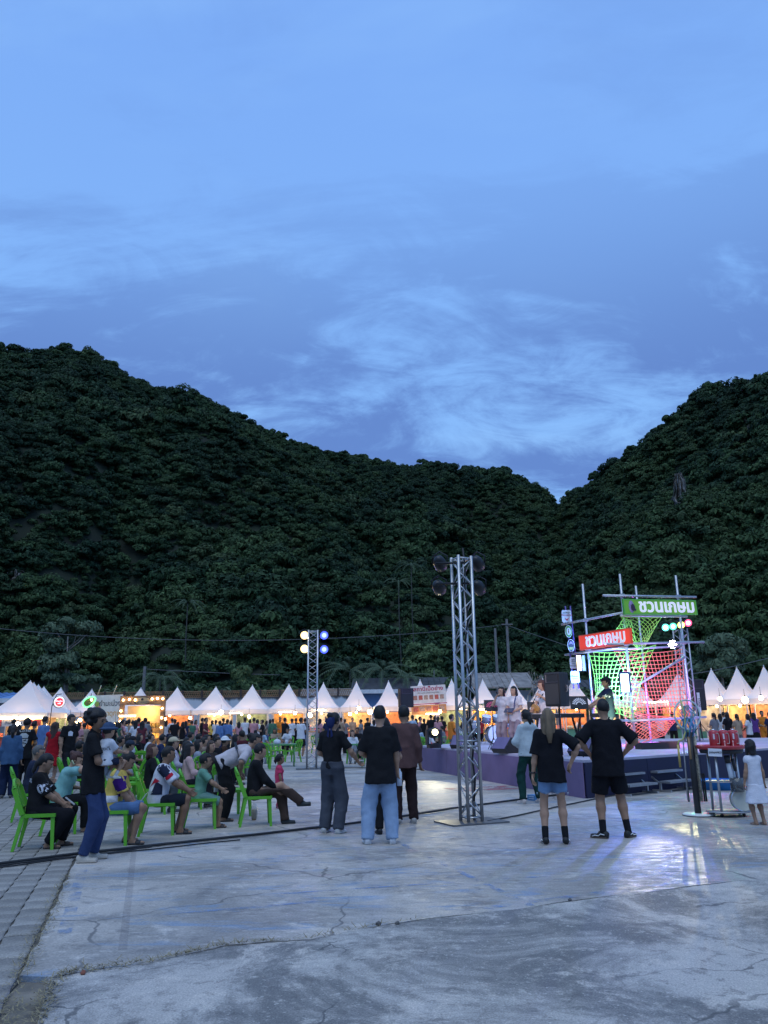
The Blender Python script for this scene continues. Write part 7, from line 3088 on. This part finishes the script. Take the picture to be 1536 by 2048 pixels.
sitter(434, 1578, -20, 'seated man in dark shirt talking, beside the white cap', 'green chair under the man talking beside the white cap', g='m', H=1.64, top='tee', topc=(.02, .015, .015), botc=(.02, .02, .02), hair='short', skin='a', vox=.02)
sitter(450, 1570, 10, 'seated person in a white brimmed cap and dark top', 'green chair under the white brimmed cap', g='f', H=1.62, top='tee', topc=(.06, .03, .02), botc=(.02, .02, .02), hair='short', hat='bucket', hatc=(.65, .67, .7), skin='b', vox=.02)
sitter(478, 1568, 140, 'boy in maroon shirt sitting high, turned left', 'green chair under the boy in maroon', g='m', H=1.45, top='tee', topc=(.085, .02, .025), botc=(.03, .02, .02), hair='short', skin='b', vox=.02, seat=.6)
sitter(408, 1572, 15, 'seated woman with tied hair in tan top', 'green chair under the woman in tan with tied hair', g='f', H=1.60, top='sleeveless', topc=(.28, .2, .15), botc=(.05, .04, .04), hair='pony', skin='a', vox=.02)
sitter(372, 1572, 20, 'seated person in black with rounded dark hair, third row', 'green chair in the third row under dark rounded hair', g='f', H=1.58, top='tee', topc=(.02, .02, .02), botc=(.02, .02, .02), hair='bob', skin='b', vox=.022)

# standing people at the left
r, k, J, s = person(G(12, 1596), 112, 'woman in blue denim shirt with long ponytail at the left edge', g='f', H=1.50, fat=1.15, top='long', topc=(.048, .10, .19), hem=-.3, loose=.04, botc=(.012, .02, .05), wide=.04, hair='pony', ponylen=.4, skin='b', shoec=(.1, .09, .08), vox=.017, arms=('down', 'down'), lean=.08)
r, k, J, s = person(G(40, 1585), 88, 'man in black tee with a white mask print on its back', g='m', H=1.64, top='tee', topc=(.015, .015, .017), hem=-.3, loose=.04, botc=(.012, .012, .013), hair='short', skin='b', vox=.017, arms=('belly', 'belly'))
PW = M('print_bone', (.42, .43, .42), .8)
for q_ in (((-.10, .0), (.10, .0), (.11, .06), (.05, .11), (-.05, .11), (-.11, .06)), ((-.09, -.12), (.09, -.12), (.11, -.02), (-.11, -.02)), ((-.05, -.19), (.05, -.19), (.08, -.135), (-.08, -.135))):
    patch(k['top'], r, list(q_), (0, 0, 1.2), (0, 1, 0), (0, 0, 1), PW, 'mask_print')
for q_ in (((-.075, -.06), (-.02, -.07), (-.02, -.04), (-.075, -.03)), ((.02, -.07), (.075, -.06), (.075, -.03), (.02, -.04)), ((-.05, -.105), (.05, -.105), (.04, -.09), (-.04, -.09))):
    d_ = patch(k['top'], r, list(q_), (0, 0, 1.2), (0, 1, 0), (0, 0, 1), INK, 'mask_detail')
    for v in d_.data.vertices:
        v.co.y -= .004
decal(k['top'], r, text_mesh('Coma', .11), (0, 0, 1.37), (0, 1, 0), (0, 0, 1), PW, 'lettering_print')
r, k, J, s = person(G(130, 1575), -30, 'man in black printed tee facing the camera behind the seated row', g='m', H=1.72, top='tee', topc=(.015, .016, .02), hem=-.3, loose=.035, botc=(.02, .02, .025), hair='short', skin='b', vox=.016, arms=('down', 'down'), head=(.3, 0))
patch(k['top'], r, [(-.05, -.05), (.05, -.06), (.06, .03), (0, .07), (-.05, .04)], (.06, 0, 1.27), (0, -1, 0), (0, 0, 1), M('print_white', (.6, .6, .65), .7), 'chest_print')
person(G(98, 1570), 100, 'woman in red sleeveless dress with long dark hair', g='f', H=1.55, top='sleeveless', topc=(.36, .012, .02), bottom='dress', botc=(.36, .012, .02), hair='long', hairlen=.4, hairc='brown', skin='a', vox=.018)

# ================================================================ performers
BZ = DECK_Z


def on_deck(px, dd):
    return Vector((D(px, 1440, dd).x, dd, BZ))


SW = (.62, .58, .60)
r, k, J, s = person(on_deck(1006, 21.0), 222, 'singer in long white blouse holding a microphone to her mouth', g='f', H=1.60, top='tee', topc=SW, hem=-.34, loose=.012, sleeve=.75, botc=(.30, .23, .25), wide=.022, hair='long', hairlen=.3, skin='d', arms=('down', 'mic'), shoec=(.5, .45, .45), vox=.0145)
q = MB()
q.tube([(0, 0, -.09), (0, 0, .05)], .014, 8)
q.ball((0, 0, .07), .025, 8)
handheld(J, r, 'R', q, BLACKP, 'microphone', 'black microphone held by the singer in white', 'microphone', (-.02, -.03, .08), (-.8, 0, .4))
r, k, J, s = person(on_deck(1031, 20.7), 228, 'second singer in white blouse holding a dark clipboard', g='f', H=1.60, top='tee', topc=SW, hem=-.30, loose=.012, sleeve=.75, botc=(.28, .22, .25), wide=.022, hair='long', hairlen=.2, skin='d', arms=('belly', 'belly'), shoec=(.5, .45, .45), vox=.0145, head=(-.2, 0))
q = MB()
q.box((0, 0, 0), (.26, .02, .15))
handheld(J, r, 'R', q, M('clip_dark', (.06, .06, .1), .5), 'clipboard', 'dark clipboard held by the second singer', 'clipboard', (-.06, .05, .03), (.9, 0, 0))
strap(r, [Vector((-.12, .1, 1.36)), Vector((-.1, .16, 1.2)), Vector((-.08, .16, 1.05))], .03, CLOTH((.08, .09, .2)))
r, k, J, s = person(on_deck(1091, 19.0), 205, 'guitarist in white tee and pale trousers with chin length hair', g='m', H=1.68, top='tee', topc=SW, hem=-.25, loose=.035, botc=(.55, .52, .62), wide=.04, hair='bob', hairc='red', skin='d', arms=(((.30, .30, 1.30), (.6, -.2, -1)), ((.10, .26, 1.02), (.9, -.4, -.4))), shoec=(.5, .5, .5), vox=.0145, head=(-.3, .2))
o = thing('electric_guitar', 'amber wooden electric guitar held by the guitarist', 'guitar', wpt(r, (.08, .22, 1.0)), r.rotation_euler.z)
q = MB()
gp = [(.17 * math.cos(a) * (1 - .22 * math.cos(2 * a + .3)), .12 * math.sin(a) * (1 + .2 * math.cos(a))) for a in np.linspace(0, 2 * PI, 25)[:-1]]
mm = Matrix.Rotation(-.55, 3, 'Y') @ Matrix.Scale(-1, 3, (1, 0, 0))
q.prism(gp, -.02, .025, mat=mm)
q.build('body', M('guitar_amber', (.48, .24, .06), .3, coat=.4), o)
q = MB()
q.beam(mm @ Vector((.1, 0.03, 0)), mm @ Vector((.68, .03, 0)), .025, .05)
q.beam(mm @ Vector((.68, 0.03, .01)), mm @ Vector((.82, .03, .02)), .02, .075)
q.build('neck', M('guitar_neck', (.14, .07, .035), .4), o)
q = MB()
q.tube([Vector((.18, .0, .05)), Vector((.1, -.2, .42)), Vector((-.12, -.25, .45)), Vector((-.2, -.02, .25))], .012, 5)
q.build('strap', BLK, o)
r, k, J, s = person(on_deck(1219, 18.55), 186, 'keyboard player in navy tee and cap seen from the side', g='m', H=1.70, top='tee', topc=(.018, .018, .05), hem=-.25, loose=.035, botc=(.03, .03, .07), hair='short', hat='cap', hatc=(.015, .015, .03), skin='b', arms=(((.14, .42, 1.06), (.4, -.5, -1)), ((.14, .40, 1.06), (.4, -.5, -1))), shoec=(.05, .05, .05), vox=.0145)
decal(k['top'], r, text_mesh('Yodo', .1, 0, 'CENTER', .003), (-.12, .1, 1.27), (.75, -.65, 0), (0, 0, 1), M('print_white', (.6, .6, .65), .7), 'script_print')
person(on_deck(1082, 22.3), 230, 'drummer in black sitting low behind the guitarist', g='m', H=1.66, sit=True, seat=.45, top='tee', topc=(.02, .02, .022), botc=(.02, .02, .02), hair='short', skin='b', arms=('fwd', 'fwd'), vox=.02)
o = thing('drum_stool', 'small round drum stool under the drummer', 'stool', on_deck(1082, 22.3))
q = MB()
q.lathe([(.16, .40), (.17, .43), (.15, .45)], n=14)
q.build('seat', BLACKP, o)
for a in (0, 2.1, 4.2):
    q = MB()
    q.tube([(0, 0, .4), (.2 * math.cos(a), .2 * math.sin(a), 0)], .014, 5)
    q.build('leg', CHROME, o)

# ================================================================ tables and the far crowd
FAR = .024
PROTO = {
    'man': dict(g='m', H=1.66, top='tee', loose=.03, hair='short', arms=('down', 'belly'), feet=((-.11, .03), (.11, -.03))),
    'man2': dict(g='m', H=1.66, top='tee', loose=.035, hair='short', arms=('phone', 'phone'), bottom='shorts', shortlen=.9, wide=.03, fat=1.1),
    'man3': dict(g='m', H=1.66, top='long', loose=.03, hair='crop', arms=('down', 'down'), feet=((-.09, .14), (.09, -.16))),
    'woman': dict(g='f', H=1.58, top='tee', hair='long', arms=('belly', 'down'), loose=.025),
    'woman2': dict(g='f', H=1.58, top='tee', hair='pony', arms=('phone', 'belly'), loose=.025, wide=.035),
    'woman3': dict(g='f', H=1.58, top='sleeveless', hair='long', bottom='dress', arms=('down', 'belly'), skirtlen=.55),
    'sitm': dict(g='m', H=1.66, sit=True, top='tee', hair='short', arms=('phonesit', 'lap'), lean=.2),
    'sitf': dict(g='f', H=1.58, sit=True, top='tee', hair='long', arms=('lap', 'phonesit'), lean=.12),
    'sitf2': dict(g='f', H=1.58, sit=True, top='long', hair='bun', arms=('face', 'lap'), lean=.25),
    'kid': dict(g='m', H=1.15, top='tee', hair='short', bottom='shorts', arms=('down', 'belly')),
}
CN = {'w': ('white', (.60, .60, .62)), 'k': ('black', (.016, .016, .018)), 'n': ('navy', (.02, .03, .08)), 'r': ('red', (.38, .03, .04)), 'p': ('pink', (.50, .25, .27)), 'g': ('grey', (.20, .20, .21)), 'o': ('orange', (.62, .20, .03)),
      'e': ('green', (.06, .16, .10)), 'b': ('blue', (.10, .18, .36)), 't': ('tan', (.36, .27, .19)), 'm': ('maroon', (.12, .03, .04)), 'l': ('light blue', (.35, .45, .55)), 'y': ('yellow', (.6, .42, .08)), 'u': ('purple', (.12, .05, .22))}
seen = {}


AM = [(150, 'the baby'), (225, 'the man in yellow'), (303, 'the young woman in black'), (346, 'the tan cap'), (380, 'the pale pink woman'), (440, 'the bending woman'), (490, 'the crossed legs')]


def farp(px, d, pr, tc, bc, face_=90, H=1.0, do='stood', z=0.0, skin=None, hc_=None, xy=None, **kw):
    noun = {'man': 'man', 'woman': 'woman', 'sitm': 'man', 'sitf': 'woman', 'kid': 'child'}[pr.rstrip('23')]
    lb = '%s in %s top, %s %s, %s %s' % (noun, CN[tc][0], CN[bc][0], {'woman3': 'skirt', 'man2': 'shorts', 'kid': 'shorts'}.get(pr, 'trousers'), do, 'near ' + mark(px))
    if do == 'audience':
        lb = '%s in %s top seated behind %s' % (noun, CN[tc][0], min(AM, key=lambda q: abs(q[0] - px))[1])
    lb = uniq(lb)
    sp = dict(PROTO[pr])
    sp.update(topc=CN[tc][1], botc=CN[bc][1], skin=skin or 'abc'[int(px * 7) % 3], hairc=hc_ or ('black', 'black', 'brown')[int(px * 3) % 3], shoec=(.06, .06, .06) if int(px) % 2 else (.4, .4, .4))
    sp.update(kw)
    p = xy if xy is not None else Vector((D(px, 1440, d).x, d, z))
    r, *_ = person(p, face_, lb, vox=FAR, proto=pr, group='people in the market crowd', **sp)
    r.scale = (H, H, H)
    return r


for a in [  # px, distance, kind, top, bottom, facing
    (70, 25, 'man', 'o', 't', 70), (90, 24, 'man3', 'b', 'g', 60), (150, 27, 'woman2', 'k', 'k', 60), (158, 30, 'woman', 'p', 'g', 110), (28, 33, 'man', 'k', 'n', 80), (115, 33, 'woman', 't', 'k', 100),
    (205, 34, 'woman2', 'b', 'n', 80), (222, 33, 'woman', 'k', 'k', 70), (234, 36, 'woman', 'k', 'g', 95), (246, 34, 'woman2', 'p', 'k', 40), (258, 35, 'man', 't', 'k', 75), (266, 37, 'man3', 'w', 'k', 85),
    (278, 35, 'man', 'r', 'e', 92), (291, 36, 'man2', 'g', 'k', 100), (297, 37, 'woman', 'k', 'k', 80), (345, 44, 'man', 'w', 'n', 90), (356, 46, 'woman', 't', 'k', 95), (366, 42, 'woman3', 'k', 'k', 60),
    (384, 43, 'man2', 'e', 'e', 95), (378, 47, 'man3', 'o', 't', 60), (405, 45, 'man', 'k', 'm', 40), (432, 46, 'woman2', 'w', 'k', 90), (447, 44, 'man', 'k', 'k', 80), (462, 46, 'woman', 'w', 't', 80),
    (340, 41, 'kid', 'n', 'n', 90), (425, 49, 'woman', 'y', 'k', 90), (500, 44, 'man', 'k', 'k', 85), (515, 43, 'woman', 'w', 'b', 70), (546, 44, 'man3', 'e', 'k', 80), (560, 48, 'man', 'o', 't', -80),
    (584, 43, 'man', 'w', 'k', 70), (592, 45, 'woman2', 'k', 'k', 95), (533, 47, 'woman', 't', 'k', 100), (674, 43, 'woman', 'k', 'k', 80), (705, 46, 'man', 't', 'k', -80), (690, 45, 'woman2', 'g', 'k', 80),
    (640, 42, 'woman', 'p', 'k', 60), (735, 45, 'man', 'k', 'g', 60), (748, 44, 'woman', 'w', 'l', 90), (825, 40, 'man', 'l', 'n', 60), (832, 42, 'woman', 'k', 'k', 100), (848, 41, 'woman2', 'k', 'k', 80),
    (862, 40, 'man', 'k', 'k', 90), (869, 42, 'man3', 'm', 'k', 70), (884, 41, 'man', 'k', 'e', 110), (935, 42, 'woman', 'k', 'g', 70), (946, 44, 'man', 'w', 'k', 80), (960, 43, 'woman2', 'r', 'k', 90),
    (1255, 42, 'man', 'k', 'n', 90), (1275, 40, 'woman', 'k', 'k', 80), (1290, 42, 'man3', 'g', 'k', 100), (1320, 40, 'woman2', 'w', 'k', 90), (1345, 39, 'man', 'n', 'k', 80),
    (1428, 33, 'woman2', 'g', 'k', 120), (1441, 34, 'woman', 'w', 'k', 80), (1455, 33.5, 'woman', 'k', 'n', 100), (1474, 32.5, 'woman2', 't', 'g', 92), (1496, 32.5, 'woman', 'w', 'k', 130), (1448, 35, 'man3', 'w', 'k', 60),
    (1508, 34.5, 'woman3', 'u', 'k', 90), (1525, 35, 'man', 'o', 'o', -90), (1540, 33, 'man2', 'n', 'k', 90),
]:
    farp(a[0], a[1], a[2], a[3], a[4], a[5] + rnd.uniform(-12, 12), rnd.uniform(.95, 1.05))
rc2 = random.Random(21)
for i in range(34):
    px = [40, 105, 140, 170, 195, 212, 228, 240, 252, 272, 285, 318, 332, 350, 372, 392, 412, 440, 455, 478, 490, 508, 525, 540, 570, 610, 655, 665, 682, 722, 815, 840, 876, 925][i]
    farp(px, rc2.uniform(37, 45) if px > 300 else rc2.uniform(29, 36), rc2.choice(['man', 'man2', 'man3', 'woman', 'woman2', 'woman3']), rc2.choice('kkkngwtmpeb'), rc2.choice('kkngtb'), rc2.choice([60, 90, 100, 120, 200, -10]) + rc2.uniform(-20, 20), rc2.uniform(.92, 1.04))
# boy in white crossing behind the slender truss, man in orange by the stage
farp(602, 33.5, 'man2', 'w', 'k', 60, .98, 'walking')
farp(903, 29, 'man', 'o', 'g', 20, 1.0)


def seat_far(px, py, d_face, pr, tc, bc, chairlabel, H=1.0):
    p = G(px, py)
    chair(p, d_face, chairlabel)
    dv_ = Vector((math.cos(R(d_face)), math.sin(R(d_face)), 0))
    return farp(px, p.y, pr, tc, bc, d_face, H, 'seated', xy=p - dv_ * .05)


for a in [(182, 1594, 20, 'sitm', 'k', 'k'), (196, 1580, 15, 'sitf', 'b', 'k'), (226, 1570, 20, 'sitm', 'g', 'k'), (246, 1557, 18, 'sitf', 't', 'k'), (288, 1552, 15, 'sitf2', 'w', 'n'), (312, 1560, 25, 'sitm', 'n', 'k'), (332, 1590, 20, 'sitf', 'g', 'k'),
          (344, 1558, 15, 'sitf', 'k', 'k'), (362, 1600, 18, 'sitf', 'k', 'k'), (386, 1556, 20, 'sitm', 'm', 'k'), (402, 1552, 12, 'sitf2', 'p', 'k'), (424, 1558, 15, 'sitf', 'l', 'k'), (446, 1552, 10, 'sitm', 'k', 'k'), (464, 1560, 30, 'sitf', 'k', 'g'),
          (490, 1556, 20, 'sitf2', 'g', 'k'), (160, 1600, 25, 'sitf', 'k', 'k'), (140, 1598, 25, 'sitm', 'e', 'k'), (330, 1548, 20, 'sitm', 'w', 'k'), (270, 1548, 20, 'sitf', 'k', 'k'), (472, 1546, 15, 'sitf', 'o', 'k'), (370, 1548, 15, 'sitm', 'l', 'k')]:
    p_ = G(a[0], a[1])
    r_ = farp(a[0], p_.y, a[3], a[4], a[5], a[2], rnd.uniform(.94, 1.04), 'audience', xy=p_)
    chair(p_ + Vector((.05, 0, 0)), a[2] + rnd.uniform(-6, 6), uniq('green chair of the ' + r_['label'].replace(' seated', '')))
table(G(562, 1533), .15, 'green folding table left of the slender truss, with food bags on it')
table(G(700, 1534), -.1, 'green folding table right of the slender truss')
table(G(655, 1512), .1, 'green folding table behind the slender truss')
table(G(870, 1508), .2, 'green folding table behind the far stage corner')
chair(G(540, 1538), 60, 'empty green chair at the left side of the near folding table')
chair(G(585, 1524), 150, 'empty green chair at the right side of the near folding table')
chair(G(555, 1522), -60, 'empty green chair behind the near folding table')
chair(G(738, 1520), 140, 'empty green chair beside the right folding table')
seat_far(520, 1528, 40, 'sitf', 'r', 'w', 'green chair under the girl in red by the folding table', .85)
seat_far(528, 1514, 10, 'sitf', 'l', 'g', 'green chair under the woman in light blue by the folding table')
seat_far(548, 1508, -70, 'sitf', 't', 'g', 'green chair under the woman in tan behind the folding table')
seat_far(508, 1516, 70, 'sitf2', 'm', 'k', 'green chair under the person in maroon by the folding table')
seat_far(575, 1510, -100, 'sitm', 'w', 'k', 'green chair under the man in white behind the folding table')
seat_far(705, 1527, -85, 'sitf2', 'w', 'g', 'green chair under the woman in white facing us')
seat_far(662, 1505, -60, 'sitm', 'u', 'k', 'green chair under the child in purple at the table', .85)
seat_far(678, 1510, -30, 'sitf', 'k', 'k', 'green chair under the woman in black at the table')
seat_far(716, 1512, -110, 'sitm', 'k', 'n', 'green chair under the man in black behind the table')
seat_far(742, 1528, 170, 'sitm', 'k', 'k', 'green chair under the man in black left of the pale jeans man')
seat_far(636, 1506, -50, 'sitf', 'g', 'k', 'green chair under the woman in grey behind the truss')
seat_far(840, 1508, 60, 'sitf', 'l', 'k', 'green chair under the woman in light blue behind the stage corner')
seat_far(858, 1516, 30, 'sitf2', 'w', 'k', 'green chair under the woman in white behind the stage corner')
seat_far(888, 1506, 160, 'sitm', 'g', 'k', 'green chair under the man in grey behind the stage corner')
seat_far(845, 1496, -40, 'sitm', 'e', 'k', 'green chair under the man in green behind the stage corner')
seat_far(922, 1498, 120, 'sitf', 'w', 'k', 'green chair under the woman in white by the drum kit')
for a in [(1413, 1481, 30, 'sitm', 'e', 'k', 'green chair under the man in green right of the ring stand'), (1434, 1482, 60, 'sitm', 'r', 'k', 'green chair under the man in red behind the red cans'), (1453, 1479, 40, 'sitf', 'p', 'k', 'green chair under the woman in pink behind the red cans'),
          (1516, 1482, 170, 'sitf', 'l', 'k', 'green chair under the woman in light blue cap at right'), (1538, 1478, 150, 'sitm', 'n', 'k', 'green chair at the right edge under the man in navy')]:
    seat_far(*a)
chair(G(1398, 1484), 80, 'empty green chair just right of the ring stand')
chair(G(1488, 1484), 100, 'empty green chair right of the red cans')
# things on the folding tables
for px, py, lb, col in ((553, 1533, 'white plastic food bag on the near folding table', (.6, .62, .64)), (572, 1532, 'white foam cup on the near folding table', (.6, .6, .6)), (706, 1534, 'white foam box on the right folding table', (.62, .62, .62))):
    q = MB()
    if 'bag' in lb:
        q.ball((0, 0, .07), (.13, .1, .09), 9)
        q.tube([(-.03, 0, .14), (0, 0, .21), (.03, 0, .14)], .01, 5)
    elif 'cup' in lb:
        q.lathe([(.035, 0), (.045, .13), (.042, .13)], n=10)
    else:
        q.box((0, 0, .035), (.2, .16, .07))
        q.box((0, 0, .076), (.19, .15, .012))
    p = G(px, py)
    q.build({'w': 'food_bag'}.get('x', lb.split()[2 if 'foam' in lb else 3] if False else ('food_bag' if 'bag' in lb else 'foam_cup' if 'cup' in lb else 'foam_box')), M('ware_white_%d' % int(col[0] * 99), col, .6), loc=p + Vector((0, 0, .746)), label=lb, cat=lb.split()[2] if 'foam' in lb else 'bag')
